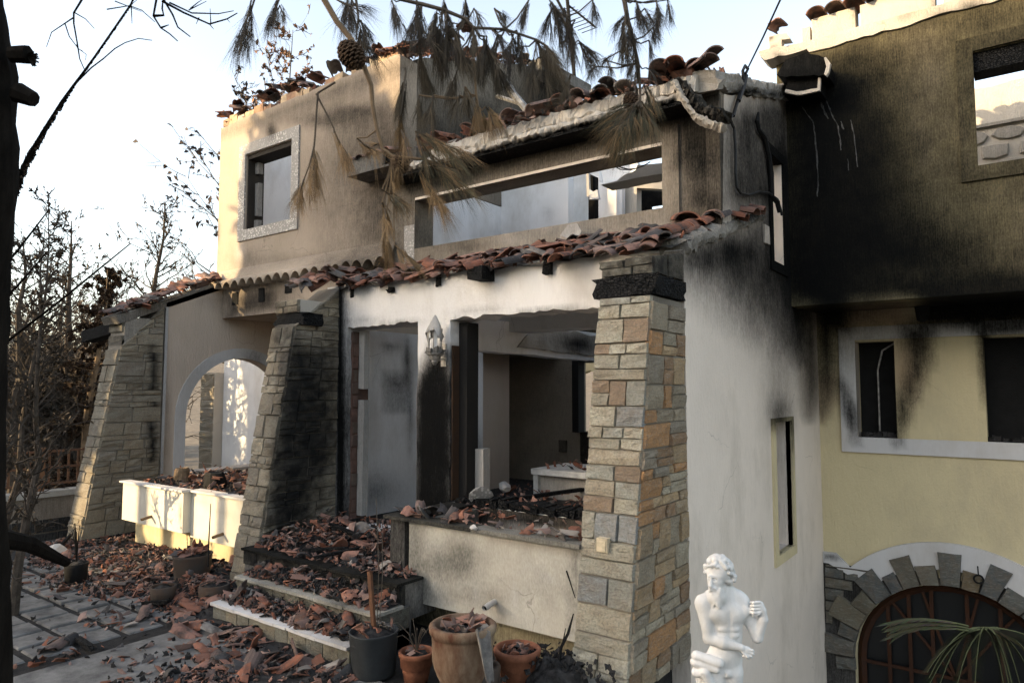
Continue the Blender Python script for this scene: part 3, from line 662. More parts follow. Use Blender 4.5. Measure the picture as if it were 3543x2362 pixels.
# verge along the side wall
def crumble(name, path, prof, n, mat, parent, soot, seed, amp=.03, sc=14):
    path = np.array(path, float); T = np.concatenate([[0], np.cumsum(np.linalg.norm(np.diff(path, axis=0), axis=1))]); V = []
    for i in range(n+1):
        s_ = T[-1]*i/n; p = np.array([np.interp(s_, T, path[:, k]) for k in range(3)])
        for o in prof: V.append(p+np.array(o))
    V = np.array(V); q = len(prof)
    for k in range(3): V[:, k] += (fbm(V, sc, seed+k, 3)-.5)*amp*2.4+(fbm(V, sc*3.2, seed+k+9, 2)-.5)*amp*1.2
    Fc = [(i*q+k, i*q+(k+1) % q, (i+1)*q+(k+1) % q, (i+1)*q+k) for i in range(n) for k in range(q)]+[tuple(range(q))[::-1], tuple(n*q+k for k in range(q))]
    return mk(name, V, Fc, mat, parent, attrs={'st': stain(V, soot)}, recalc=True)
crumble('roof_verge', [(XS, 6.05, 4.84), (XS, 6.6, 5.0), (XS, 7.8, 5.36), (XS, 8.5, 5.58)], [(.03, 0, -.05), (.05, 0, -.02), (.06, 0, .03), (.03, 0, .06), (.02, 0, .12), (-.05, 0, .15), (-.2, 0, .16), (-.3, 0, .1), (-.3, 0, -.04)], 60, M_MORTAR, house, [('e', 2600, 318, 70, 12, .9), ('e', 2700, 326, 60, 12, .9), ('e', 2560, 300, 40, 12, .5), ('c', .25), ('p', [(2490, 318), (2757, 345), (2757, 335), (2490, 308)], 5, .6, 2)], 5, .035)
# pale drip marks washed through the soot
for pl, wd in (([(2768, 342), (2778, 376), (2812, 420), (2820, 470), (2828, 560), (2830, 640), (2826, 690)], .022), ([(2832, 330), (2850, 380), (2870, 420)], .03), ([(2856, 345), (2880, 400), (2896, 430), (2906, 480), (2912, 530)], .02), ([(2942, 415), (2956, 470), (2962, 530), (2970, 590)], .014), ([(2910, 420), (2920, 455)], .02), ([(2933, 550), (2938, 600)], .012)):
    V = []; Fc = []; P = []
    for (a, b), (c_, d_) in zip(pl[:-1], pl[1:]):
        for k in range(5): P.append((a+(c_-a)*k/5, b+(d_-b)*k/5))
    for i, (x, y) in enumerate(P):
        p = onY(x+random.uniform(-1.5, 1.5), y, YO-.004); q = wd*random.uniform(.25, 1)
        V += [(p[0]-q/2, YO-.003, p[2]), (p[0]+q/2, YO-.003, p[2])]
    Fc = [(2*i, 2*i+1, 2*i+3, 2*i+2) for i in range(len(P)-1)]
    mk('drip_mark', V, Fc, M_TRIM, house, attrs={'st': np.tile([.72, 0, 0, 1], (len(V), 1))})

slab('soffit_edge', (-6.05, Y1-.034, 4.425), (-2.73, Y1-.0312, 4.455), M_SIDE, house, [])

# ------------------------------------------------------------------ stone buttresses
TAN = [(.30, .265, .20), (.27, .245, .19), (.33, .29, .215), (.25, .225, .18), (.29, .25, .18)]
GREY = [(.37, .355, .285), (.41, .385, .30), (.33, .33, .28), (.27, .285, .28), (.39, .34, .25), (.28, .205, .14), (.43, .40, .31), (.36, .33, .25)]
RUST = [(.36, .27, .165), (.42, .30, .17), (.33, .28, .20), (.44, .235, .10), (.29, .25, .19), (.37, .32, .23), (.29, .18, .10)]
def yfront(z): return 4.21+(4.66-4.21)*max(0, min(1, z/2.75))
def course(zmax, rs, hs=(.045, .08, .11, .15, .19, .24)):
    z = 0.0; out = []
    while z < zmax-.05:
        h = rs.choice(hs); out.append((z, min(z+h, zmax))); z += h
    return out
def buttress(xl, xr, zfront, ztop, pal_f, pal_s, seed, label, soot, ztop_side):
    rs = np.random.RandomState(seed); random.seed(seed)
    b = empty('stone_buttress', ((xl+xr)/2, 4.6, 0), parent=house); b['label'] = label
    V = []; zs = [0, 1, 2, 2.75, zfront]
    for z in zs: V += [(xl+.012, yfront(z)+.012, z), (xr-.012, yfront(z)+.012, z), (xr-.012, 5.268, z if z < zfront else ztop_side), (xl+.012, 5.268, z if z < zfront else ztop_side)]
    Fc = [(i*4+k, i*4+(k+1) % 4, i*4+4+(k+1) % 4, i*4+4+k) for i in range(len(zs)-1) for k in range(4)]+[(3, 2, 1, 0), tuple(16+k for k in range(4))]
    mk('mortar_core', V, Fc, M_JOINTM, b, attrs={'st': stain(np.array(V), soot)}, recalc=True)
    frF = lambda u, z, d: np.array([xl+(xr-xl)*u, yfront(z)-d, z])
    for z0, z1 in course(zfront, rs):
        n = rs.choice([1, 2, 2, 2, 3, 3]); cs = [0]+sorted((i+rs.uniform(-.28, .28))/n for i in range(1, n))+[1]
        for i in range(n):
            parts = [(z0, z1)] if z1-z0 < .16 or rs.rand() < .7 else [(z0, z0+(z1-z0)*.5), (z0+(z1-z0)*.5, z1)]
            for a, c in parts:
                g = .002; gu = .004
                stone_piece([(cs[i]+gu, a+g), (cs[i+1]-gu, a+g), (cs[i+1]-gu, c-g), (cs[i]+gu, c-g)], frF, pal_f[rs.randint(len(pal_f))], b, .010+.012*rs.rand(), .009, soot)
    frS = lambda y, z, d: np.array([xr+d, y, z])
    for z0, z1 in course(ztop_side, rs, (.07, .10, .14, .18, .22)):
        ya, yb = yfront(z0)+.004, 5.262; ya1 = yfront(z1)+.004
        n = max(2, int(round((yb-ya)/rs.uniform(.2, .36)))); cs = [0]+sorted((i+rs.uniform(-.3, .3))/n for i in range(1, n))+[1]
        for i in range(n):
            parts = [(z0, z1)] if z1-z0 < .13 or rs.rand() < .55 else [(z0, z0+(z1-z0)*rs.uniform(.4, .6)), None]
            if len(parts) == 2: parts[1] = (parts[0][1], z1)
            for a, c in parts:
                g = .002; yy = lambda t, z: (yfront(z)+.004)*(1-t)+yb*t
                lim = lambda t, z: min(z, zfront+(ztop_side-zfront)*t)
                q = [(yy(cs[i]+.004, a), lim(cs[i], a+g)), (yy(cs[i+1]-.004, a), lim(cs[i+1], a+g)), (yy(cs[i+1]-.004, c), lim(cs[i+1], c-g)), (yy(cs[i]+.004, c), lim(cs[i], c-g))]
                if q[2][1]-q[1][1] > .02 or q[3][1]-q[0][1] > .02:
                    stone_piece(q, frS, pal_s[rs.randint(len(pal_s))], b, .008+.012*rs.rand(), .009, soot)
    return b
bR = buttress(-2.60, XS-.004, 2.75, 2.75, GREY, RUST, 31, 'grey and rust stone buttress at the front corner, topped by a charred beam', FIELD_B, 2.75)
bM_ = buttress(-6.78, XM, 2.75, 3.2, TAN, TAN, 12, 'soot-blackened stone buttress beside the steps', FIELD_B, 3.24)
bL = buttress(-10.82, XE, 2.68, 3.2, TAN, TAN, 23, 'stone buttress at the far end of the porch, lit by low sun', FIELD_B, 3.32)
random.seed(5)
def char_beam(p, q, wd, ht, parent, name='charred_beam', seed=1):
    p = np.array(p, float); q = np.array(q, float); d = q-p; L = np.linalg.norm(d); d /= L
    a = np.cross(d, (0, 0, 1)); a /= np.linalg.norm(a); u = np.cross(a, d); n = max(4, int(L/.03)); k = 16
    V = []
    for i in range(n+1):
        t = i/n
        for j in range(k):
            s = j/k*4; e = int(s); f = s-e
            c_, d_ = [(-1+2*f, -1), (1, -1+2*f), (1-2*f, 1), (-1, 1-2*f)][e]
            V.append(p+d*(L*t)+a*c_*wd/2+u*d_*ht/2)
    V = np.array(V); nz = fbm(V, 24, seed, 2)-.5; cen = p+np.outer((V-p) @ d, d); r_ = V-cen
    V = cen+r_*(1+nz*.07)[:, None]
    V[:k] += np.outer(nz[:k]*.18, d); V[-k:] += np.outer(nz[-k:]*.18, d)
    Fc = [(i*k+j, i*k+(j+1) % k, (i+1)*k+(j+1) % k, (i+1)*k+j) for i in range(n) for j in range(k)]+[tuple(range(k))[::-1], tuple(n*k+j for j in range(k))]
    return mk(name, V, Fc, M_CHAR, parent, smooth=False)
char_beam((-2.64, 4.83, 2.832), (XS+.02, 4.83, 2.838), .30, .155, house, seed=3); char_beam((XS-.10, 4.70, 2.835), (XS-.10, 5.26, 2.84), .22, .15, house, seed=4)
random.seed(44)
capst = empty('buttress_cap', (-2.4, 4.9, 3.03), parent=house)
frC = lambda u, z, d: np.array([u, 4.70-d, z]); frC2 = lambda y, z, d: np.array([XS-.004+d, y, z])
V = MB(); V.box((-2.60, 4.715, 2.915), (XS-.018, 5.27, 3.04)); V.out('mortar_core', M_MORTAR, capst, soot=FIELD_B)
for u0, u1, a, c in ((-2.61, -2.40, 2.985, 3.045), (-2.39, XS-.005, 2.985, 3.05), (-2.58, -2.33, 2.918, 2.98), (-2.32, XS-.005, 2.918, 2.98)): stone_piece([(u0, a), (u1, a), (u1, c), (u0, c)], frC, GREY[0], capst, .015, .003, [('c', .72), ('e', 2090, 930, 30, 30, -.3)])
for u0, u1 in ((4.7, 4.95), (4.96, 5.26)): stone_piece([(u0, 2.92), (u1, 2.92), (u1, 3.045+.33*(u1-4.7)*.6), (u0, 3.045+.33*(u0-4.7)*.6)], frC2, TAN[0], capst, .01, .004, FIELD_B)
char_beam((-6.80, 4.86, 2.828), (-6.34, 4.86, 2.835), .30, .14, house, seed=5)
for xl, xr in ((-6.80, XM),):
    cb = empty('buttress_cap', ((xl+xr)/2, 4.85, 2.9), parent=house)
    V = MB(); V.box((xl+.014, 4.715, 2.905), (xr-.014, 5.26, 3.05)); V.out('mortar_core', M_MORTAR, cb, soot=FIELD_B)
    for u0, u1, a, c in ((xl, xl+.2, 2.975, 3.05), (xl+.21, xr-.005, 2.98, 3.05), (xl+.03, xl+.16, 2.908, 2.97), (xl+.17, xr-.005, 2.908, 2.975)): stone_piece([(u0, a), (u1, a), (u1, c), (u0, c)], frC, TAN[2], cb, .015, .004, [('c', .25), ('e', 955, 1060, 24, 20, .8)])
    frD = lambda y, z, d: np.array([xr-.004+d, y, z])
cb = empty('buttress_cap', (-10.6, 4.85, 2.9), parent=house)
V = MB(); V.box((-10.84, 4.70, 2.62), (XE-.01, 5.26, 3.10)); V.out('mortar_core', M_MORTAR, cb, soot=[('c', .3)])
frD = lambda y, z, d: np.array([XE-.004+d, y, z])
stone_piece([(-10.86, 2.62), (-10.42, 2.62), (-10.42, 2.84), (-10.86, 2.84)], lambda u, z, d: np.array([u, 4.69-d, z]), TAN[0], cb, .02, .004, [('c', .5)])
stone_piece([(-10.85, 2.88), (-10.42, 2.88), (-10.42, 3.1), (-10.85, 3.1)], lambda u, z, d: np.array([u, 4.69-d, z]), TAN[1], cb, .02, .004, [('c', .4)])
char_beam((-11.65, 4.72, 2.86), (-10.72, 4.86, 3.0), .2, .17, house, seed=7)
sb = onY(2095, 1880, yfront(.95)-.0); m = MB(); m.box((sb[0]-.045, sb[1]-.05, sb[2]-.05), (sb[0]+.04, sb[1]+.02, sb[2]+.045), (.55, .47, .33)); m.box((sb[0]-.034, sb[1]-.058, sb[2]-.04), (sb[0]+.028, sb[1]-.045, sb[2]+.03), (.62, .53, .37)); m.out('switch_box', M_ATTR, house)

# ------------------------------------------------------------------ tiles and shards (shared meshes)
def tile_data(L, r0, r1, a0, a1, jag, seed, nl=4, na=7, th=.013):
    rs = np.random.RandomState(seed); V = []
    for s in (0, 1):
        for i in range(nl+1):
            for j in range(na+1):
                rr = np.random.RandomState(seed*977+i*31+j); t = i/nl; an = a0+(a1-a0)*j/na
                y = (t-.5)*L
                if i in (0, nl): y += rr.uniform(-1, 1)*jag*L
                if j in (0, na): an += rr.uniform(-1, 1)*jag*.9
                R = r0+(r1-r0)*t-(th if s else 0)
                V.append((R*math.cos(an), y, R*math.sin(an)*.76-.02))
    n = (nl+1)*(na+1); g = lambda s, i, j: s*n+i*(na+1)+j
    Fc = []
    for i in range(nl):
        for j in range(na): Fc += [(g(0, i, j), g(0, i, j+1), g(0, i+1, j+1), g(0, i+1, j)), (g(1, i, j), g(1, i+1, j), g(1, i+1, j+1), g(1, i, j+1))]
    for j in range(na): Fc += [(g(0, 0, j), g(1, 0, j), g(1, 0, j+1), g(0, 0, j+1)), (g(0, nl, j), g(0, nl, j+1), g(1, nl, j+1), g(1, nl, j))]
    for i in range(nl): Fc += [(g(0, i, 0), g(0, i+1, 0), g(1, i+1, 0), g(1, i, 0)), (g(0, i, na), g(1, i, na), g(1, i+1, na), g(0, i+1, na))]
    return V, Fc
def mesh_only(name, V, Fc, mat):
    me = bpy.data.meshes.new(name); me.from_pydata([tuple(v) for v in V], [], Fc); me.materials.append(mat)
    bm = bmesh.new(); bm.from_mesh(me); bmesh.ops.recalc_face_normals(bm, faces=bm.faces); bm.to_mesh(me); bm.free(); me.update(); return me
WHOLE = [mesh_only('roof_tile', *tile_data(.42, .095, .08, .12, PI-.12, .0, 1, 3, 8), M_TILE_R)]+[mesh_only('roof_tile', *tile_data(L, .095, .085, .12+a, PI-.12, 0.14, s, 3, 7), M_TILE_R) for L, a, s in ((.3, 0, 2), (.24, .2, 3), (.34, 0, 4), (.2, .5, 5))]
SHD = []
for s in range(14):
    rs = np.random.RandomState(100+s); w_ = rs.uniform(.7, 1.9); a = rs.uniform(.2, PI-.2-w_)
    V, Fc = tile_data(rs.uniform(.09, .22), .095, .088, a, a+w_, .22, 50+s, 2, 3, .014)
    V = np.array(V); V -= V.mean(0); SHD.append(mesh_only('tile_shard', V, Fc, M_TILE))
def rotm(rx, ry, rz): return Matrix.Rotation(rz, 4, 'Z') @ Matrix.Rotation(rx, 4, 'X') @ Matrix.Rotation(ry, 4, 'Y')
def put(me, name, loc, rx, ry, rz, parent=None, sc=1, **kw):
    o = bpy.data.objects.new(name, me); COL.objects.link(o)
    M = Matrix.Translation(loc) @ rotm(rx, ry, rz) @ Matrix.Scale(sc, 4)
    o.matrix_basis = M
    WM[o.name] = M
    if parent: par(o, parent)
    return meta(o, **kw)
# shards merged into heaps (past what one could pick out)
SHV = [(np.array([v.co[:] for v in me.vertices]), [tuple(p.vertices) for p in me.polygons]) for me in SHD]
def heap(name, pts, mat, parent=None, smin=.25, smax=.8, seed=1, flat=.6, **kw):
    rs = np.random.RandomState(seed); m = MB()
    for p in pts:
        V, Fc = SHV[rs.randint(len(SHV))]; s = rs.uniform(smin, smax)*(1 if rs.rand() < .7 else .6)
        R = np.array(rotm(rs.normal(0, flat), rs.normal(0, flat), rs.uniform(0, 6.28)).to_3x3())
        m.add((V*s) @ R.T+np.array(p), Fc, (rs.rand(), 0, 0))
    return m.out(name, mat, parent, kind='stuff', **kw)
random.seed(11); np.random.seed(11)
# porch roof: tiles sliding off the sloping bed
roof = empty('porch_roof', (-4.3, 5.6, 3.2), parent=house)
zr = lambda y: 3.20+.33*(y-5.27)
bedV = []; nx, ny = 44, 10
for i in range(nx+1):
    for j in range(ny+1):
        x = -6.36+(XS+6.36+.02)*i/nx; y = 5.20+1.0*j/ny
        bedV.append((x, y, zr(y)+.02))
bedV = np.array(bedV); bedV[:, 2] += (fbm(bedV, 9, 4)-.4)*.10
bF = [(i*(ny+1)+j, (i+1)*(ny+1)+j, (i+1)*(ny+1)+j+1, i*(ny+1)+j+1) for i in range(nx) for j in range(ny)]
mk('mortar_bed', bedV, bF, M_MORTAR, roof, attrs={'st': np.tile([.55, 0, 0, 1], (len(bedV), 1))})
slab('roof_board', (-6.36, 5.28, 3.0), (XS-.31, 6.19, 3.17), M_CHAR, roof)
for k in range(165):
    row = k % 5; x = -6.3+(XS+6.3-.06)*((k//5)+random.uniform(.1, .9))/33
    y = 5.20+row*.20+random.uniform(-.07, .07)
    if x < -4.4 and row > 2 and random.random() < .5: continue
    me = WHOLE[0] if random.random() < .42 else random.choice(WHOLE[1:])
    if x < -5.2: me = random.choice(WHOLE[1:])
    put(me, 'roof_tile', (x, y, zr(y)+.06+.05*random.random()+(.03 if row else 0)), .33+random.gauss(0, .16), random.gauss(0, .28), random.gauss(0, .5) if random.random() < .75 else random.uniform(0, 6.28), roof, sc=random.uniform(.68, .92))
heap('tile_debris', [(random.uniform(-6.36, XS-.05), y, zr(y)+.05+random.uniform(0, .07)) for y in np.random.uniform(5.15, 6.1, 520)], M_TILE_B, roof, seed=3)
for k in range(16):
    x = random.uniform(-2.62, XS-.06); y = random.uniform(4.76, 5.25); put(WHOLE[0] if k % 3 == 0 else random.choice(WHOLE[1:]), 'roof_tile', (x, y, 3.05+.30*(y-4.7)+.03+random.uniform(0, .06)), .3+random.gauss(0, .15), random.gauss(0, .25), random.gauss(0, .5), roof, sc=random.uniform(.7, .95))
# heavier mortared verge at the corner end
for k in range(7):
    t = k/6; y = 5.45+t*1.6
    put(WHOLE[0] if k not in (1, 3) else WHOLE[3], 'roof_tile', (XS-.05-.12*random.random(), y, zr(y)+.13+.03*random.random()), .33, random.gauss(0, .1), random.gauss(.0, .15)+(PI/2 if k > 3 else 0), roof)
put(WHOLE[0], 'roof_tile', (-2.45, 6.02, zr(6.0)+.19), .25, .1, .5, roof, sc=1.35); put(WHOLE[0], 'roof_tile', (-2.25, 6.3, zr(6.3)+.16), .3, .1, .2, roof, sc=1.1)
crumble('verge_mortar', [(XS, 5.27, zr(5.27)), (XS, 6.2, zr(6.2)), (XS, 7.4, zr(7.4))], [(.02, 0, -.05), (.04, 0, -.01), (.03, 0, .05), (-.06, 0, .09), (-.2, 0, .08), (-.22, 0, -.05)], 50, M_MORTAR, roof, [('c', .3), ('e', 2600, 740, 80, 30, .85), ('e', 2450, 840, 70, 26, .4)], 3, .035)
slab('broken_verge_end', (XS-.1, 7.46, 3.62), (XS+.03, 7.6, 3.82), M_SIDE, roof, [('c', .3)], .02)
# end roof on the far porch wall
roofL = empty('porch_end_roof', (-10.4, 5.5, 3.3), parent=house)
for k in range(58):
    y = 4.62+1.5*random.random(); z = 3.12+.44*(y-4.62)+.05+.1*random.random()*(.3+.7*(y-4.6)/1.5)
    put(random.choice(WHOLE[1:]), 'roof_tile', (-10.55+random.uniform(-.35, .22), y, z), .35+random.gauss(0, .12), random.gauss(0, .25), PI/2+random.gauss(0, .3) if random.random() < .6 else random.gauss(0, .3), roofL, sc=random.uniform(.7, .95))
V = MB(); V.bar((-10.65, 4.6, 3.05), (-10.65, 6.2, 3.74), .5, .12); V.out('mortar_bed', M_MORTAR, roofL, soot=[('c', .5)])
put(WHOLE[0], 'roof_tile', (-10.5, 6.0, 3.85), .2, 0, PI/2, roofL, sc=1.2)
# middle buttress tiles
for k in range(16):
    x = random.uniform(-6.7, -6.2); y = random.uniform(4.75, 5.5); put(random.choice(WHOLE[1:]), 'roof_tile', (x, y, 3.13+.33*(y-4.75)+.04+random.uniform(0, .08)), .3+random.gauss(0, .2), random.gauss(0, .3), random.uniform(0, 6.28), roof, sc=.85)
# ribbon roof: thick broken eave with tiles
roofU = empty('upper_roof', (-4.3, 6.2, 4.8), parent=house)
def crumb(name, x0, x1, y0, y1, zb, zt, mat, soot, seed, amp=.05, nx=240, slope=.31):
    rs = np.random.RandomState(seed); prof = [(y0+.03, zb), (y0, zb+.25*(zt-zb)), (y0+.01, zb+.7*(zt-zb)), (y0+.07, zt), (y0+.35, zt+.35*slope*.9), (y1, zt+(y1-y0)*slope), (y1, zb+(y1-y0)*slope)]
    V = []
    for i in range(nx+1):
        x = x0+(x1-x0)*i/nx
        for k, (y, z) in enumerate(prof): V.append((x, y, z))
    V = np.array(V); a = fbm(V, 11, seed, 3)-.5; b = fbm(V, 13, seed+9, 3)-.5; k = np.tile(np.array([1, 1, 1, 1, .8, 0, 0]), nx+1)
    c_ = fbm(V, 38, seed+20, 2)-.5
    V[:, 1] += (a*amp*2.2+c_*amp*1.0)*k; V[:, 2] += (b*amp*1.7+c_*amp*.8)*k
    n = len(prof); Fc = [(i*n+j, i*n+(j+1) % n, (i+1)*n+(j+1) % n, (i+1)*n+j) for i in range(nx) for j in range(n)]+[tuple(range(n))[::-1], tuple(nx*n+j for j in range(n))]
    return mk(name, V, Fc, mat, roofU, attrs={'st': stain(V, soot)}, recalc=True)
crumb('eave_slab', -6.02, -2.36, 5.86, 6.7, 4.70, 4.80, M_MORTAR, [('p', [(1640, 560), (2340, 400), (2340, 335), (1640, 528)], 6, .95)], 3, .05)
crumb('tile_bedding', -5.6, -2.30, 5.97, 6.65, 4.80, 4.98, M_MORTAR, [('e', 1800, 420, 90, 30, .4), ('e', 2120, 350, 80, 26, .3)], 8, .06)
slab('eave_soffit', (-6.3, 5.9, 4.665), (-2.4, 6.198, 4.70), M_CHAR, roofU)
slab('eave_box', (-6.97, 5.85, 4.815), (-6.06, 6.19, 4.84), M_CONC, roofU, [('c', .55)])
wall('eave_fascia', 'Y', 5.85, [(-6.97, 4.84), (-6.32, 4.84), (-6.3, 5.0), (-6.42, 5.06), *rag((-6.45, 5.05), (-6.93, 5.03), .08, .012, 4), (-6.97, 5.0)], [], .05, .07, M_CONC, roofU, [('c', .55), ('e', 1220, 560, 20, 20, .4, 2)])
wall('eave_end', 'X', -6.93, rect(5.9, 6.19, 4.84, 5.02), [], .04, .1, M_CONC, roofU, [('c', .6)])
slab('eave_fill', (-6.92, 5.9, 4.9), (-6.2, 6.19, 5.0), M_MORTAR, roofU, [('c', .85)], .02)
for k in range(5): put(WHOLE[0], 'roof_tile', (-6.88+k*.17, 5.98, 5.05), .25, random.gauss(0, .1), random.gauss(0, .15), roofU, sc=.85)
for k in range(50):
    x = -6.0+3.8*(k+random.random())/50; y = 5.95+random.uniform(0, .32)
    big = x > -4.2
    if random.random() < (.35 if not big else .2): continue
    put(WHOLE[0] if random.random() < .55 else random.choice(WHOLE[1:]), 'roof_tile', (x, y+.1, 5.0+.3*(y-5.9)+random.uniform(.0, .1)), .25+random.gauss(0, .15), random.gauss(0, .25), random.gauss(0, .45) if random.random() < .8 else random.uniform(0, 6.28), roofU, sc=random.uniform(.85, 1.1))
heap('tile_debris', [(random.uniform(-6.0, XS-.1), y, 4.93+.31*(y-5.9)+random.uniform(0, .08)) for y in np.random.uniform(5.9, 6.7, 240)], M_TILE_B, roofU, seed=5)
for x, y, rz in ((-2.66, 5.94, .5), (-2.48, 5.98, .25), (-2.30, 6.06, .9)): put(WHOLE[0], 'roof_tile', (x, y, 5.06), .12, random.gauss(0, .1), rz, roofU, sc=1.0)
slab('brick_stub', (-2.55, 6.02, 4.9), (-2.36, 6.2, 5.06), M_BRICK, roofU, None, .02, (.30, .16, .11))
# strip of eave torn loose at the corner
crumble('torn_eave_edge', [onY(x, y, 5.86) for x, y in ((2336, 292), (2360, 332), (2382, 374), (2412, 410), (2452, 430), (2508, 441))], [(.022*math.cos(a), .04*math.sin(a), .030*math.cos(a+.8)) for a in np.linspace(0, 5.5, 8)], 60, M_MORTAR, roofU, [('c', .12)], 4, .022, 26)
crumble('torn_eave_core', [onY(x, y, 5.93) for x, y in ((2350, 296), (2390, 335), (2428, 385), (2470, 405), (2518, 402))], [(.035*math.cos(a), .09*math.sin(a), .05*math.cos(a+.8)) for a in np.linspace(0, 5.5, 8)], 50, M_MORTAR, roofU, [('c', .8), ('e', 2475, 415, 50, 14, .7, 2)], 8, .05, 18)
# wing parapet: leftover bricks and tiles
par_ = empty('wing_parapet', (-8.5, 6.3, 6.4), parent=house)
random.seed(21)
x = -10.6
while x < -6.5:
    L = random.uniform(.16, .26); h = random.uniform(.07, .15)
    if random.random() < .8:
        m = MB(); m.box((x, 6.24, 6.43), (x+L-.012, 6.44, 6.43+h), random.choice([(.50, .38, .25), (.46, .33, .21), (.42, .36, .28), (.36, .22, .14)]), .008); m.out('brick', M_BRICK, par_)
    x += L
for px, py, n in ((800, 400, 3), (850, 375, 4), (930, 335, 5), (980, 310, 5), (1040, 285, 4), (1120, 262, 2), (1190, 240, 2), (1290, 210, 4), (1350, 190, 6), (1420, 165, 6), (1480, 160, 4), (1600, 170, 3)):
    for k in range(n):
        p = onY(px+random.uniform(-34, 34), py+random.uniform(-6, 10), 6.33); put(random.choice(WHOLE), 'roof_tile', (p[0], 6.33, max(6.5, p[2]-.0)), random.gauss(0, .25), random.gauss(0, .3), random.uniform(0, 6.28), par_, sc=random.uniform(.8, 1.1))
heap('tile_debris', [(random.uniform(-10.5, -6.4), random.uniform(6.25, 6.48), 6.46+random.uniform(0, .08)) for _ in range(150)]+[(XM-.15+random.uniform(-.12, .12), y, 6.55+.33*(y-6.4)+random.uniform(0, .08)) for y in np.random.uniform(6.5, 9.4, 160)], M_TILE_B, par_, seed=8)
for k in range(12):
    y = 6.5+k*.24; put(random.choice(WHOLE), 'roof_tile', (XM-.14, y, 6.58+.33*(y-6.4)+random.uniform(.02, .12)), random.gauss(.2, .3), random.gauss(0, .3), random.uniform(0, 6.28), par_)
# tiles along the right block's parapet
for k, px in enumerate((2690, 2835, 2905, 2965, 3040, 3075)):
    p = onY(px, 60, 8.6); put(WHOLE[0] if k else WHOLE[4], 'roof_tile', (p[0], 8.66, 6.50 if k else 6.55), .05, random.gauss(0, .1), random.gauss(0, .12), house, sc=1.15)

# ------------------------------------------------------------------ rooms seen through the openings
inn = empty('interior', (-5, 8, .48), parent=house)
GH = [('p', [(1325, 1290), (1420, 1290), (1420, 1425), (1325, 1425)], 9, .3), ('e', 1375, 1330, 30, 22, .35), ('e', 1408, 1240, 12, 70, .5), ('e', 1420, 1440, 10, 120, .4), ('e', 1350, 1200, 30, 14, .35), ('e', 1300, 1700, 70, 60, .4), ('e', 1650, 1560, 20, 60, .35), ('c', .08)]
wall('partition_wall', 'X', -6.62, rect(5.61, 8.25, .48, 2.80), [], .2, .07, M_INT, inn, GH)
slab('porch_side_wall', (-6.84, 5.605, 0), (-6.70+-.125, 9.2, 3.2), M_PINK, house)
slab('floor', (-9.5, 5.0, .1), (XS-.3, 10.2, .478), M_ASH, inn)
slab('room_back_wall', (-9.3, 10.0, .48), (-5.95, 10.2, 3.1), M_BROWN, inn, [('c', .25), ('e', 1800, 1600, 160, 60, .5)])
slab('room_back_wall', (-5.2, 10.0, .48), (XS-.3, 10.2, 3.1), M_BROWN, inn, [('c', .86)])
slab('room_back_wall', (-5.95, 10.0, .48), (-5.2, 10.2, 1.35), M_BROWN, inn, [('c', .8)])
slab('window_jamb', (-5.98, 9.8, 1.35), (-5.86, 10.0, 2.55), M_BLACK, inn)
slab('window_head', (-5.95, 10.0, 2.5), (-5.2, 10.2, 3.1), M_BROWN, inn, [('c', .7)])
wall('rear_arch_wall', 'Y', 12.5, rect(-9.5, -4.5, .2, 3.6), [[(-7.6, .6), (-6.75, .6), (-6.75, 2.0), (-6.9, 2.3), (-7.2, 2.45), (-7.6, 2.3)]], .2, .2, M_YEL, inn, [])
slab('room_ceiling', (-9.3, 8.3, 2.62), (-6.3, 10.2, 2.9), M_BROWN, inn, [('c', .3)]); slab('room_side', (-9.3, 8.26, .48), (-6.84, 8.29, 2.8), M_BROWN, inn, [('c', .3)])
slab('concrete_beam', (-6.3, 6.6, 2.74), (-2.5, 6.95, 2.95), M_INT, inn, [('c', .05)])
wall('broken_beam', 'X', -4.9, [*rag((5.9, 2.49), (9.4, 2.46), .2, .008, 3), (9.4, 2.86), (6.9, 2.86), (5.9, 2.86)], [], .22, .09, M_INT, inn, [('e', 2000, 1190, 50, 30, .85), ('e', 1900, 1200, 160, 26, .2, 1)])
wall('broken_render', 'X', -4.88, [*rag((6.75, 2.56), (9.3, 2.52), .1, .01, 4), (9.3, 2.84), *rag((9.2, 2.82), (7.1, 2.83), .1, .02, 5), (6.95, 2.72)], [], .03, .06, M_MORTAR, inn, [('e', 2000, 1190, 60, 30, .85), ('c', .15)], .05)
slab('counter', (-4.25, 6.3, .48), (-3.2, 6.9, 1.14), M_MORTAR, inn, [('c', .2)]); slab('counter_top', (-4.32, 6.22, 1.14), (-3.2, 6.95, 1.2), M_MARBLE, inn)
slab('counter_leg', (-4.31, 6.25, .6), (-4.25, 6.31, 1.14), M_MARBLE, inn)
slab('socket_plate', (-6.35, 9.96, 1.0), (-6.2, 9.99, 1.2), M_BROWN, inn, [('c', .6)])
wall('window_apron', 'Y', Y0-.02, [(-4.68, .47), (-2.6, .47), (-2.6, .925), (-4.68, .925)], [], .015, .06, M_BROWN, house, [('p', [(1580, 1740), (2020, 1790), (2020, 1830), (1580, 1800)], 14, .8), ('c', .3), ('e', 1780, 1810, 30, 24, .9, 2), ('e', 1850, 1825, 26, 20, .9, 2), ('e', 1620, 1800, 50, 60, .7)])
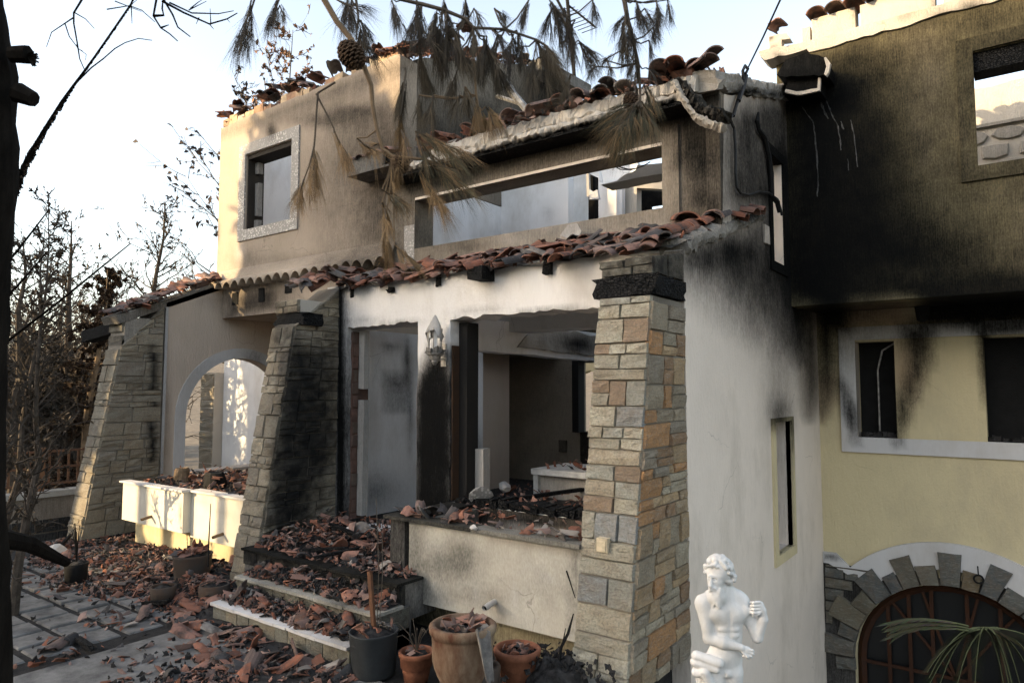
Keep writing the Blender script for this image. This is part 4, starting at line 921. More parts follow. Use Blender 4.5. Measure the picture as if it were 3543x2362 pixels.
# upper rooms
def pw(name, px, Y, mat, soot, thick=.15, holes=(), grid=.12): return wall(name, 'Y', Y, [xz(x, y, Y) for x, y in px], [[xz(x, y, Y) for x, y in h] for h in holes], thick, grid, mat, inn, soot)
wall('upper_room_wall', 'Y', 8.4, [(-8.2, 3.4), xz(1966, 850, 8.4), xz(1966, 540, 8.4), (-8.2, 5.6)], [], .15, .12, M_INT, inn, [('e', 1640, 760, 8, 60, .25), ('e', 1640, 560, 60, 10, .3), ('e', 1900, 740, 22, 30, .2)])
pw('upper_room_wall', [(1940, 860), (2042, 860), (2042, 560), (1940, 560)], 9.2, M_INT, [('e', 2000, 610, 40, 14, .25, 1)])
pw('burnt_post', [(2036, 860), (2058, 860), (2058, 610), (2036, 600)], 8.2, M_BROWN, [('c', .95)], .1)
pw('conduit', [(2030, 680), (2040, 680), (2036, 590), (2028, 590)], 8.1, M_CONC, [], .04)
pw('torn_plaster', [(2038, 690), (2072, 688), (2066, 656), (2050, 664), (2040, 655)], 8.05, M_INT, [('c', .2)], .05, (), .04)
pw('upper_room_wall', [(2046, 860), (2152, 860), (2152, 630), (2078, 636), (2070, 590), (2046, 590)], 8.6, M_INT, [('e', 2120, 690, 20, 40, .35, 1), ('e', 2110, 660, 16, 20, .3, 1)], .1)
pw('upper_room_wall', [(2044, 640), (2205, 625), (2205, 560), (2044, 580)], 8.9, M_INT, [], .1)
pw('upper_room_wall', [(2148, 860), (2360, 860), (2360, 600), (2148, 630)], 8.75, M_MORTAR, [('c', .02), ('e', 2156, 720, 5, 80, .5)], .15, [[(2203, 800), (2203, 650), (2330, 656), (2330, 800)]], .08)
pw('burnt_opening', [(2195, 740), (2252, 735), (2252, 714), (2340, 700), (2340, 640), (2195, 640)], 9.3, M_BROWN, [('c', .93), ('e', 2260, 668, 60, 3, .5, 2)], .05)
wall('broken_beam', 'Y', 7.3, [xz(2078, 640, 7.3), xz(2130, 632, 7.3), *rag(xz(2136, 631, 7.3), xz(2330, 592, 7.3), .06, .006, 4), xz(2340, 560, 7.3), xz(2204, 572, 7.3), *rag(xz(2200, 588, 7.3), xz(2140, 612, 7.3), .05, .012, 6), xz(2134, 626, 7.3)], [], .3, .05, M_MORTAR, inn, [('c', .0)])
wall('wing_room_wall', 'Y', 8.9, rect(-10.2, XM-.3, 4.0, 6.2), [], .15, .2, M_INT, inn, [])
slab('wing_floor', (-10.2, 6.53, 3.36), (XM-.3, 9.5, 3.5), M_BROWN, inn, [('c', .5)]); slab('upper_floor', (-4.0, 6.51, 3.2), (XS-.31, 9.6, 3.36), M_BROWN, inn, [('c', .5)])
# parapet wall seen through the right-hand upper window, faced with flat stones
fw = empty('rough_stone_wall', (.6, 10.9, 4), parent=house)
wall('wall_face', 'Y', 10.9, [(-1.6, 3.2), (3, 3.2), *rag((3, 6.12), (-1.6, 6.02), .12, .02, 3)], [], .25, .2, M_MORTAR, fw, [])
slab('wall_ledge', (-1.6, 10.84, 5.50), (3, 10.9, 5.54), M_MORTAR, fw, [('c', .25)])
random.seed(9); zc = 4.0
frW = lambda u, z, d: np.array([u, 10.9-d, z])
while zc < 5.4:
    xc_ = -.9; hh = random.uniform(.2, .32)
    while xc_ < 2.4:
        ww = random.uniform(.2, .42); k = 8; V = [frW(xc_+ww/2, zc+hh/2, .045)]
        rr = [random.uniform(.75, 1.1) for _ in range(k)]
        for d, q in ((.04, .86), (.0, 1.0)):
            V += [frW(xc_+ww/2+ww*.46*rr[i]*q*math.copysign(abs(math.cos(i*PI/4))**.6, math.cos(i*PI/4)), zc+hh/2+hh*.46*rr[i]*q*math.copysign(abs(math.sin(i*PI/4))**.6, math.sin(i*PI/4)), d) for i in range(k)]
        Fc = [(0, 1+i, 1+(i+1) % k) for i in range(k)]+[(1+i, 9+i, 9+(i+1) % k, 1+(i+1) % k) for i in range(k)]
        V = np.array(V); mk('flat_stone', V, Fc, M_MORTAR, fw, attrs={'st': np.tile([.12+.15*random.random(), 0, 0, 1], (len(V), 1))}, recalc=True)
        xc_ += ww
    zc += hh
slab('roof_void', (-2.1, 11.4, 3.1), (3, 11.5, 3.3), M_BLACK, house)

# ------------------------------------------------------------------ steps and planters
steps = empty('entrance_steps', (-5, 3.9, 0), 'three marble-edged entrance steps strewn with broken tiles', 'steps')
SR = [(3.52, 0.0, .16, -5.92, -4.08), (3.80, .16, .32, -6.0, -4.08), (4.08, .32, .48, -6.34, -4.13)]
for k, (yf, z0, z1, xa, xb) in enumerate(SR):
    slab('step_core', (xa, yf+.02, -.05 if k == 0 else z0-.16), (xb-.02, 5.3 if k == 2 else SR[k+1][0]+.1, z1-.025), M_CONC, steps, [('c', .3 if k == 0 else .55)])
    n = 5; w_ = (xb-xa)/n
    so_k = [[('e', 1150, 2260, 60, 60, .5)], [('c', .35), ('e', 1250, 2090, 100, 40, .4)], [('c', .93)]][k]
    for i in range(n):
        slab('tread_slab', (xa+i*w_+.003, yf-.03, z1-.024), (xa+(i+1)*w_-.003, yf+.28, z1), M_CREAM if k else M_TRIM, steps, so_k, .003)
    x = xa
    while x < xb-.04:
        ww = random.uniform(.16, .24); x1 = min(xb, x+ww); m = MB(); m.box((x+.004, yf-.001+random.uniform(0, .006), max(z0, -.02)+.004), (x1-.004, yf+.03, z1-.03), random.choice([(.24, .235, .185), (.20, .20, .165), (.27, .245, .18)])); m.out('riser_tile', M_STONE, steps, soot=so_k); x = x1
    slab('step_side', (xb-.019, yf+.02, 0), (xb, 4.14, z1-.026), M_STONE, steps, [('c', .5 if k < 2 else .9)], 0, (.2, .2, .165))

pl1 = empty('planter_trough', (-3.3, 4.5, 0), 'stained cream masonry planter trough between the steps and the front stone buttress', 'planter')
F_P1 = [('c', .16), ('e', 1520, 1950, 110, 70, .42), ('e', 1600, 1930, 40, 70, .3), ('e', 1440, 2040, 60, 60, .45), ('p', [(1412, 1800), (1460, 1800), (1440, 2080), (1405, 2070)], 30, .4), ('e', 1600, 2060, 150, 30, .2), ('p', [(1680, 1850), (2010, 1890), (2010, 1925), (1900, 1910), (1700, 1880)], 14, .4, 1), ('e', 1715, 2065, 26, 30, .35, 1), ('e', 1730, 2130, 20, 40, .35, 1), ('e', 1820, 1970, 34, 10, .45, 2), ('e', 1900, 2000, 30, 12, .4, 2), ('e', 1780, 2060, 10, 50, .4, 2), ('e', 1650, 2050, 8, 30, .5, 2), ('e', 1900, 2010, 100, 80, .08), ('p', [(1980, 1900), (2010, 1900), (1990, 2200), (1960, 2200)], 14, .3)]
PY = 4.37
wall('trough_front', 'Y', PY, rect(-4.32, -2.585, .25, .918), [], .1, .055, M_CREAM, pl1, F_P1)
slab('trough_side', (-4.32, PY+.103, .25), (-4.22, 5.2, .918), M_CREAM, pl1, [('c', .6)]); slab('trough_bottom', (-4.22, PY+.103, .25), (-2.6, 5.24, .36), M_CREAM, pl1, [('c', .5)])
slab('soil', (-4.218, PY+.103, .361), (-2.6, 5.24, .76), M_ASH, pl1, kind='stuff')
for a, b, s in ((-4.60, -3.60, .8), (-3.594, -2.59, .55)): slab('coping_slab', (a, PY-.045, .921), (b, PY+.12, .95), M_CREAM, pl1, [('c', s), ('e', 1800, 1850, 300, 16, .3, 1)], .003)
slab('coping_slab', (-4.60, PY+.125, .921), (-4.30, 5.2, .95), M_CREAM, pl1, [('c', .9)], .003)
wall('base_wall', 'Y', PY+.16, rect(-4.4, -2.6, 0, .248), [], .1, .08, M_YEL, pl1, [('e', 1480, 2140, 120, 60, .6), ('c', .35)])
slab('end_post', (-4.55, PY, .46), (-4.375, PY+.22, .919), M_CONC, pl1, [('c', .72)]); slab('post_gap', (-4.375, PY+.08, .2), (-4.325, 5.2, .918), M_BLACK, pl1)  # the second box is black, painted in for the dark gap
def spout(p, L, parent, mat, r_=.024):
    m = MB(); m.tube([p, (p[0], p[1]-L*.5, p[2]-.008), (p[0], p[1]-L, p[2]-.02)], r_, 10, cap=False); m.tube([(p[0], p[1]-L+.001, p[2]-.02), (p[0], p[1]+.02, p[2])], r_*.82, 10, cap=False)
    m.out('drain_spout', mat, parent); mm = MB(); mm.tube([(p[0], p[1]-L+.02, p[2]-.02), (p[0], p[1]-L+.025, p[2]-.02)], r_*.81, 10); mm.out('spout_bore', M_BLACK, parent)  # black disc painted in for the dark inside the pipe
sp = onY(1712, 2080, PY); spout((sp[0], PY, sp[2]), .13, pl1, M_CONC)
pl2 = empty('planter_trough', (-8.8, 4.9, 0), 'sunlit cream planter trough between the two far stone buttresses, heaped with tiles', 'planter')
F_P2 = [('e', 940+0, 1700, 10, 10, .0), ('e', 700, 1735, 40, 10, .2, 1), ('e', 790, 1770, 60, 12, .2, 1), ('e', 626, 1780, 4, 40, .4), ('e', 787, 1800, 4, 60, .3)]
QA, QB = 4.42, 4.52
xa0, xa1, xb0 = onY(424, 1730, QA)[0], onY(632, 1790, QA)[0], onY(646, 1800, QB)[0]
za0, za1, zb0, zb1 = onY(424, 1796, QA)[2], onY(424, 1668, QA)[2], onY(740, 1876, QB)[2], onY(740, 1722, QB)[2]
wall('trough_front', 'Y', QA, rect(xa0, xa1, za0, za1), [], .14, .08, M_CREAM, pl2, F_P2)
wall('trough_front', 'Y', QB, rect(xa1+.002, -6.45, zb0, za1), [], .14, .08, M_CREAM, pl2, F_P2)
slab('soil', (xa0, QB+.145, .3), (-6.86, 6.15, za1-.05), M_ASH, pl2, kind='stuff')
for a, b, yf in ((xa0-.04, -8.9, QA-.035), (-8.896, xa1+.02, QA-.035), (xa1+.024, -7.4, QB-.035), (-7.396, -6.5, QB-.035)): slab('coping_slab', (a, yf, za1+.003), (b, yf+.14, za1+.028), M_TRIM, pl2, [], .003)
slab('trough_end', (xa0, QA+.145, za0), (xa0+.1, 6.0, za1), M_CREAM, pl2)
wall('base_wall', 'Y', 4.66, rect(onY(470, 1806, 4.66)[0], -6.5, -.05, zb0+.06), [], .1, .1, M_YEL, pl2, [('e', 810, 1960, 60, 60, .3)])
for px, py, Y in ((525, 1786, QA), (772, 1846, QB)):
    p = onY(px, py, Y); spout((p[0], Y, p[2]), .13, pl2, M_TWIGW, .018)

wr = empty('loose_wire', tuple(xz(2180, 590, 6.4)[:1])+(6.4, 4.4), parent=house)
for pp in ([(2120, 572), (2145, 586), (2185, 588), (2225, 575), (2250, 560)], [(2128, 572), (2150, 580), (2175, 586), (2204, 582), (2238, 568)]):
    m = MB(); m.tube([onY(x, y, 6.55) for x, y in pp], .006, 4); m.out('wire', M_CABLE, wr)

# ------------------------------------------------------------------ ground
def sm(a, b, v): t = np.clip((v-a)/(b-a), 0, 1); return t*t*(3-2*t)
gxs = np.array([-400, -250, -160, -110, -80, -60, -45, -35, -28, -23, -19, -16, -14, -13, -12.2, -11.6, -11.1, -10.8, -8, -5, -2.35, -2.16, 0, 1.7, 1.9, 4, 10, 30, 100, 400.])
gys = np.array([-400, -150, -60, -30, -15, -6.2, -5.8, -2, 1, 2.5, 4.1, 4.3, 5, 7, 9, 10.5, 13, 16, 20, 26, 34, 45, 60, 80, 110, 160, 250, 400.])
GXm, GYm = np.meshgrid(gxs, gys, indexing='ij'); gp = np.stack([GXm.ravel(), GYm.ravel(), GXm.ravel()*0], 1)
gz = -.06-.45*sm(10.85, 12.0, -gp[:, 0])
low = ((gp[:, 0] > -2.2) & (gp[:, 1] > 4.25)) | (gp[:, 0] > 1.85)
gz = np.where(low, -2.85, gz)
dist = np.hypot(gp[:, 0], gp[:, 1]); gz = gz+np.where(gp[:, 0] < -12, 1, 0)*(sm(40, 130, dist)*9+(fbm(gp, .06, 2)-.5)*1.2*sm(12, 40, -gp[:, 0]))
gp[:, 2] = gz; nY = len(gys)
mk('ground', gp, [(i*nY+j, (i+1)*nY+j, (i+1)*nY+j+1, i*nY+j+1) for i in range(len(gxs)-1) for j in range(nY-1)], M_SOIL, kind='structure')
M_PAVE = simple('concrete_paving', (.10, .098, .095), .9, .3, 5, bs=.5, col2=(.215, .21, .20), bscale=45, spec=.1)
M_JOINT = simple('dirt_joint', (.018, .017, .016), .95, .5, 14, bs=.8)
court = wall('courtyard', 'Z', -.012, [(-10.85, -6), (1.6, -6), (1.6, 4.2), (-2.3, 4.2), (-2.3, 5.25), (-10.85, 5.25)], [], .3, .9, M_JOINT, None, kind='structure')
court['label'] = 'courtyard of small paving slabs covered in ash and broken tiles'
random.seed(3)
for i in range(-2, 10):
    for r_ in range(-3, 6):
        y0 = 2.19+.345*r_; x0 = -9.2+.34*i+(.0 if r_ % 2 else .02)
        if x0+.32 > -5.93: continue
        s_ = proj([[x0+.16, y0+.16, 0]])[0]
        if not (-60 < s_[0] < 1000 and 1900 < s_[1] < 2460): continue
        q = [(x0+.012+random.uniform(-.008, .008), y0+.03), (x0+.305+random.uniform(-.008, .008), y0+.03+random.uniform(-.006, .006)), (x0+.305+random.uniform(-.008, .008), y0+.318), (x0+.012, y0+.318+random.uniform(-.006, .006))]; z = random.uniform(.0, .014); cx_, cy_ = x0+.16, y0+.17
        V = [(a, b, -.05) for a, b in q]+[(a, b, z-.012) for a, b in q]+[(a+(cx_-a)*.06, b+(cy_-b)*.06, z+random.uniform(-.003, .003)) for a, b in q]
        mk('paving_slab', V, [(8, 9, 10, 11)]+[(e+k_, e+(k_+1) % 4, e+4+(k_+1) % 4, e+4+k_) for e in (0, 4) for k_ in range(4)], M_PAVE, court, recalc=True)
for i in range(5): slab('concrete_slab', (-5.9+i*.55, .6, -.05), (-5.9+i*.55+.542, 3.5, .004), M_PAVE, court, None, .002)
slab('driveway_retaining_wall', (-2.15, 4.05, -2.9), (1.6, 4.2, -.03), M_CONC, None, [], kind='structure')

# ------------------------------------------------------------------ ash, charcoal and broken tiles
RUB = [('p', [(560, 1880), (840, 1930), (870, 2030), (780, 2090), (900, 2160), (1210, 2260), (1230, 2420), (780, 2400), (800, 2260), (640, 2120), (420, 2010), (200, 1990), (150, 1930), (300, 1890)], 60, .95),
       ('p', [(330, 1960), (560, 1950), (700, 2060), (620, 2110), (430, 2020)], 40, .6), ('e', 1000, 2280, 190, 70, .5), ('e', 300, 2050, 120, 40, .25), ('p', [(300, 2380), (520, 2290), (1200, 2340), (1200, 2500), (300, 2500)], 60, .35), ('c', .02)]
ax_, ay_ = np.meshgrid(np.linspace(-10.6, -3.9, 150), np.linspace(1.6, 5.05, 80), indexing='ij')
ap = np.stack([ax_.ravel(), ay_.ravel(), ax_.ravel()*0], 1)
dens_ = stain(ap, RUB)[:, 0]
def mound(P):
    P = np.asarray(P, float); b = stain(np.stack([P[:, 0], P[:, 1], P[:, 0]*0], 1), RUB)[:, 0]
    pile = .05*np.exp(-((P[:, 1]-4.3)/.4)**2)*(P[:, 0] < -6.6)+.10*np.exp(-(((P[:, 0]+6.6)/.8)**2+((P[:, 1]-3.9)/.4)**2))
    n = fbm(np.stack([P[:, 0], P[:, 1], P[:, 0]*0], 1), 4, 7, 4)
    return (b*(.03+pile)*(.4+1.2*n)-.03*(1-b)-.012+(n-.5)*.035*b)
ap[:, 2] = mound(ap)
mk('ash_debris', ap, [(i*80+j, (i+1)*80+j, (i+1)*80+j+1, i*80+j+1) for i in range(149) for j in range(79)], M_ASH, kind='stuff', label='black ash and charcoal spread over the courtyard paving', smooth=True)
rs = np.random.RandomState(77)
def court_pts(n, fld, x0=-10.6, x1=-3.9, y0=1.7, y1=4.95, pw=1.0):
    out = []
    while len(out) < n:
        c_ = np.stack([rs.uniform(x0, x1, 4000), rs.uniform(y0, y1, 4000), np.zeros(4000)], 1)
        k = rs.rand(4000) < stain(c_, fld)[:, 0]**pw*(.12+1.25*sm(.38, .62, fbm(c_, 1.7, 21, 3)))
        c_ = c_[k]
        ok = ~((c_[:, 1] > 3.45) & (c_[:, 0] > -6.05)) & ~((c_[:, 1] > 4.15) & (c_[:, 0] > -6.85) & (c_[:, 0] < -6.3)) & ~((c_[:, 1] > 4.15) & (c_[:, 0] < -10.3))
        c_ = c_[ok]; s = proj(c_); c_ = c_[(s[:, 0] > -40) & (s[:, 1] < 2420)]
        c_[:, 2] = np.maximum(mound(c_), 0)+.012
        out += list(c_)
    return out[:n]
fine = court_pts(4200, RUB)
def step_pts(n, k):
    yf, z0, z1, xa, xb = SR[k]; o = []
    for _ in range(n):
        x = rs.uniform(xa+.05, xb-.06); t = rs.rand()
        y = yf+.03+(SR[k+1][0]-yf-.05)*(t**.8) if k < 2 else yf+.08+1.1*t
        pile = (.02+.07*t)*(.5+vnoise(np.array([[x, y, 0]]), 3, 5)[0]) if k < 2 else (.02+.20*min(1, t*1.6))*(.4+vnoise(np.array([[x, y, 0]]), 2.5, 6)[0])*(1 if x < -4.4 else .6)
        if k < 2 and x > -4.5 and rs.rand() < .5: pile *= .3
        o.append(np.array([x, y, z1+.008+pile*rs.rand()]))
    return o
fine += step_pts(360, 0)+step_pts(360, 1)+step_pts(1000, 2)
fine += [np.array([rs.uniform(xa0+.05, -6.9), y, za1+.12*rs.rand()*min(1, (y-4.5)*2)]) for y in rs.uniform(4.56, 5.7, 520)]
fine += [np.array([rs.uniform(-4.5, -2.65), y, (.965 if y < 4.49 else .78+.2*(y-4.49))+.03*rs.rand()]) for y in rs.uniform(4.36, 5.2, 150)]
fine += [np.array([rs.uniform(-4.5, -2.6), rs.uniform(5.2, 6.2), .95+.05*rs.rand()]) for _ in range(150)]
fine += [np.array([rs.uniform(-9, -3), rs.uniform(6.2, 9.9), .49+.12*rs.rand()**2]) for _ in range(160)]
fine += [np.array([rs.uniform(-4.2, -3.2), rs.uniform(6.3, 6.9), 1.21+.05*rs.rand()]) for _ in range(40)]
heap('tile_rubble', fine, M_TILE_B, None, .16, .6, 4, .55, label='small red tile fragments strewn over steps, planters and courtyard')
# ash lying on the steps and landing
m = MB()
for k, (yf, z0, z1, xa, xb) in enumerate(SR):
    n = 70; y1 = SR[k+1][0] if k < 2 else 5.25; gy = 12
    V = []
    for i in range(n+1):
        for j in range(gy+1):
            x = xa+.02+(xb-xa-.05)*i/n; t = j/gy; y = yf+.06+(y1-yf-.06)*t
            V.append((x, y, z1))
    V = np.array(V); t = (V[:, 1]-yf)/(y1-yf); nz = fbm(V, 5, 3+k, 4)
    V[:, 2] += (nz-.5+t*.35-.12)*(.10 if k < 2 else .16)
    V[:, 2] = np.maximum(V[:, 2], z1-.01)
    m.add(V, [(i*(gy+1)+j, (i+1)*(gy+1)+j, (i+1)*(gy+1)+j+1, i*(gy+1)+j+1) for i in range(n) for j in range(gy)])
for x0, x1, y0, y1, z, h in ((xa0+.02, -6.6, QB+.1, 5.9, za1-.02, .1), (-4.2, -2.62, PY+.12, 5.2, .77, .07), (-4.5, -2.7, 5.3, 6.4, .88, .08)):
    V = np.array([(x0+(x1-x0)*i/60, y0+(y1-y0)*j/14, z) for i in range(61) for j in range(15)]); V[:, 2] += (fbm(V, 5, 9, 4)-.35)*h
    m.add(V, [(i*15+j, (i+1)*15+j, (i+1)*15+j+1, i*15+j+1) for i in range(60) for j in range(14)])
r3s = np.random.RandomState(12)
for p in court_pts(3600, RUB)+step_pts(420, 0)+step_pts(480, 1)+step_pts(460, 2)+[np.array([r3s.uniform(-9.6, -6.9), r3s.uniform(4.6, 5.6), za1+.03]) for _ in range(260)]+[np.array([onZ(1930, 2385, 0)[0]+.2*r3s.normal(), onZ(1930, 2385, 0)[1]+.1*r3s.normal(), .13+.1*r3s.rand()]) for _ in range(160)]:
    V, Fc = SHV[r3s.randint(len(SHV))]; R = np.array(rotm(r3s.uniform(0, 6), r3s.uniform(0, 6), r3s.uniform(0, 6)).to_3x3()); m.add((V*np.array([1, .5, 1.6])*r3s.uniform(.12, .5)) @ R.T+p+np.array([0, 0, .006]), Fc)
m.out('charcoal_ash', M_ASH, None, kind='stuff', label='black charcoal and ash lying on the steps and in the planters')
rq = random.Random(31)
for k in range(14):
    p = court_pts(1, RUB)[0] if k < 9 else step_pts(1, 2)[0]; a = rq.uniform(0, 3.1); L = rq.uniform(.12, .32); b_ = char_beam((p[0]-L*math.cos(a), p[1]-L*math.sin(a)*.6, p[2]+.02), (p[0]+L*math.cos(a), p[1]+L*math.sin(a)*.6, p[2]+rq.uniform(.03, .09)), rq.uniform(.025, .05), rq.uniform(.02, .04), None, 'charred_batten', 40+k)
    meta(b_, 'piece of charred roof batten lying in the courtyard rubble' if k < 9 else 'piece of charred roof batten lying in the landing heap', 'batten', 'charred battens in the courtyard' if k < 9 else 'charred battens on the landing')
# the shards one can pick out
random.seed(99)
G1 = 'broken tile pieces on the courtyard'
zones = [
    (court_pts(118, [('p', [(850, 2060), (1230, 2270), (1230, 2362), (820, 2362), (640, 2180), (640, 2080)], 50, 1)], pw=1), 'broken terracotta tile piece lying in the ash in front of the bottom step', G1, (.55, 1.05)),
    (court_pts(52, [('p', [(240, 1930), (850, 1930), (870, 2050), (700, 2110), (420, 2030)], 40, 1)], pw=1), 'broken terracotta tile piece in the heap below the far planter', 'broken tile pieces below the far planter', (.55, 1.0)),
    (court_pts(16, [('p', [(20, 2040), (330, 2030), (620, 2220), (560, 2350), (40, 2350)], 30, 1)], pw=1), 'single tile piece lying on the bare paving slabs', 'tile pieces on the bare paving', (.5, .85)),
    (step_pts(24, 0), 'broken terracotta tile piece on the lowest step', 'broken tile pieces on the lowest step', (.5, .95)),
    (step_pts(22, 1), 'broken terracotta tile piece on the middle step', 'broken tile pieces on the middle step', (.5, .95)),
    (step_pts(36, 2), 'broken terracotta tile piece heaped on the landing by the doorway', 'broken tile pieces on the landing', (.65, 1.25)),
    ([np.array([random.uniform(xa0+.1, -7.0), y, za1+.04+.1*random.random()]) for y in np.random.uniform(4.6, 5.3, 18)], 'broken terracotta tile piece in the sunlit far planter', 'broken tile pieces in the far planter', (.65, 1.1)),
    ([np.array([x, random.uniform(4.38, 4.52), .97+.03*random.random()]) for x in np.concatenate([np.random.uniform(-4.5, -3.8, 10), np.random.uniform(-3.0, -2.7, 4)])], 'broken terracotta tile piece on the coping of the front planter', 'broken tile pieces on the front planter coping', (.7, 1.2)),
]
for pts, lab, grp, (s0, s1) in zones:
    for p in pts:
        big = random.random() < .2
        put(random.choice(WHOLE[1:]) if big else random.choice(SHD), 'tile_shard', p+np.array([0, 0, .015]), random.gauss(0, .4), random.gauss(0, .4), random.uniform(0, 6.28), sc=random.uniform(.5, .78) if big else random.uniform(s0, s1), label=lab, cat='tile fragment', group=grp)
random.seed(123)
M_LUMP = simple('plaster_lump', (.52, .49, .46), .9, .15, 14, bs=.6)
def lump(px, py, z, r_, name, lab, mat, flat=.6, seed=1, cat='rubble', Y=None):
    p = onZ(px, py, z) if Y is None else onY(px, py, Y)
    bm = bmesh.new(); bmesh.ops.create_icosphere(bm, subdivisions=2, radius=1); V = np.array([v.co[:] for v in bm.verts]); Fc = [tuple(v.index for v in f.verts) for f in bm.faces]; bm.free()
    q = np.random.RandomState(seed); N = q.normal(size=(11, 3)); N /= np.linalg.norm(N, axis=1)[:, None]; h = q.uniform(.55, .9, 11)
    for n_, h_ in zip(N, h): dd = V @ n_-h_; V = V-np.outer(np.maximum(dd, 0), n_)
    V = V*np.array([1.15, .8, 1])+(np.stack([fbm(V, 2.5, seed+k, 3) for k in range(3)], 1)-.5)*.22; V[:, 2] *= flat; R = np.array(rotm(.3*seed, .2, seed).to_3x3()); V = V @ R.T*r_
    V[:, 2] -= V[:, 2].min()+.01
    return mk(name, V+p, Fc, mat, label=lab, cat=cat, smooth=False)
lump(1085, 2085, .2, .06, 'plaster_lump', 'white plaster lump on the lowest step', M_LUMP, .8, 3)
lump(1420, 1838, .62, .12, 'plaster_lump', 'pale plaster slab propped beside the planter post', M_LUMP, .35, 5)
lump(1210, 1835, .6, .05, 'plaster_lump', 'small white plaster lump on top of the landing heap', M_LUMP, .8, 8)
lump(1745, 1700, .98, .09, 'plaster_lump', 'white and grey broken plaster chunk on the burnt window sill', M_LUMP, .8, 2)
lump(1665, 1738, .96, .12, 'concrete_fragment', 'flat speckled concrete fragment resting on the burnt sill', M_BLIS, .22, 4)
lump(1640, 1830, .95, .035, 'plaster_lump', 'cream plaster crumb on the front planter coping', M_LUMP, .9, 6)
gp_ = [xz(x, y, 6.02) for x, y in ((1936, 852), (1938, 812), (1966, 776), (1996, 772), (2012, 800), (2000, 830), (1975, 850))]
wall('plastic_sheet', 'Y', 6.02, gp_, [], .012, .05, M_TRIM, None, [('c', .2)], .03, label='pale grey sheet fragment propped on the porch roof below the ribbon window', cat='sheet')
lump(205, 1925, .0, .15, 'white_sack', 'pale crumpled sack lying on the ground by the far buttress', M_LUMP, .7, 11, 'sack')
lump(1235, 1860, .52, .13, 'tile_clump', 'large fluted pink tile piece standing in the landing heap', M_TILE, .5, 13, 'tile fragment')
cb_ = char_beam(onZ(1755, 1728, .98), onZ(2030, 1690, 1.02), .05, .035, None, 'burnt_plank', 9); meta(cb_, 'long charred plank lying across the rubble inside the window', 'plank')
lump(2020, 2225, .0, .1, 'charcoal_lump', 'black charcoal lump beside the bottom step', M_ASH, .7, 15) if False else None
lump(1130, 2245, .02, .10, 'charcoal_lump', 'black charred lump on the ground against the bottom step', M_ASH, .7, 15)
for px, py, seed, lab in ((630, 1640, 21, 'brown burnt plant stump in the far planter'), (745, 1650, 22, 'black burnt plant stump in the far planter nearer the middle buttress')):
    p = onY(px, py+10, 4.85); m = MB(); r_ = .10 if seed == 21 else .13
    m.lathe([(0, -.12), (r_*1.05, -.12), (r_, 0), (r_*.9, .09), (r_*.75, .12), (.03, .10), (0, .10)], (p[0], p[1], za1+.08), 12); V = np.concatenate(m.V); V += (np.stack([fbm(V, 12, seed), fbm(V, 12, seed+1), fbm(V, 12, seed+2)], 1)-.5)*.05
    mk('plant_stump', V, m.F, M_TWIGW if seed == 21 else M_BLACK, label=lab, cat='stump')

# ------------------------------------------------------------------ pots
M_POT = simple('terracotta_pot', (.15, .055, .03), .85, .35, 7, bs=.35, col2=(.29, .115, .062)); M_POT2 = simple('limed_terracotta', (.15, .06, .03), .9, .4, 8, bs=.45, col2=(.26, .20, .135), aniso=(1, 1, .4)); M_PLAST = simple('black_plastic', (.022, .025, .027), .6, .3, 8, bs=.2)
M_POT3 = simple('scorched_pot', (.14, .085, .055), .9, .5, 8, bs=.5, col2=(.05, .045, .04))
def pot(name, px, py, prof, mat, lab, fill, sides=26, bend=.012, tilt=0, grp=None, nsh=14, seed=1, smax=.7):
    p = onZ(px, py, 0); root = empty(name, (p[0], p[1], 0), lab, 'plant pot', grp)
    m = MB(); m.lathe(prof, (p[0], p[1], 0), sides); V = np.concatenate(m.V)
    if bend: V[:, :2] += (np.stack([fbm(V, 5, seed), fbm(V, 5, seed+3)], 1)-.5)*bend
    mk('pot_body', V, m.F, mat, root, smooth=True)
    fz, fr = fill
    m = MB(); m.lathe([(fr, fz-.02), (fr*.6, fz+.015), (0, fz+.03)], (p[0], p[1], 0), 14); V = np.concatenate(m.V); V[:, 2] += (fbm(V, 14, 3)-.5)*.06; mk('ash_fill', V, m.F, M_ASH, root)
    r2 = np.random.RandomState(seed); pts = [np.array([p[0]+fr*.8*math.sqrt(r2.rand())*math.cos(a), p[1]+fr*.8*math.sqrt(r2.rand())*math.sin(a), fz+.02+.03*r2.rand()]) for a in r2.uniform(0, 6.28, nsh)]
    if nsh: heap('tile_fill', pts, M_TILE_B, root, .3, smax, seed)
    return root, p
def wallprof(outer, th=.014, depth=.08): return outer+[(outer[-1][0]-th, outer[-1][1]), (outer[-1][0]-th-.004, outer[-1][1]-depth)]
r1, p1 = pot('flower_pot', 1292, 2330, wallprof([(0, .0), (.150, .0), (.155, .02), (.178, .30), (.182, .31)]), M_PLAST, 'black plastic tub with a brown stake, beside the bottom step', (.29, .165), nsh=16, seed=2, bend=.03)
m = MB(); m.bar((p1[0]-.02, p1[1]+.02, .28), (p1[0]-.11, p1[1]+.05, .70), .035, .022, (.11, .05, .025)); m.out('wooden_stake', M_ATTR, None, label='charred brown wooden stake standing in the black tub', cat='stake')
m = MB(); m.tube([(p1[0]+.03, p1[1], .28), (p1[0]+.02, p1[1]+.02, .75), (p1[0]-.04, p1[1]+.04, 1.25)], .004, 4); m.tube([(p1[0]+.05, p1[1], .28), (p1[0]+.06, p1[1]+.02, .7), (p1[0]+.03, p1[1]+.04, 1.0)], .004, 4); m.out('dry_stem', M_TWIG, r1)
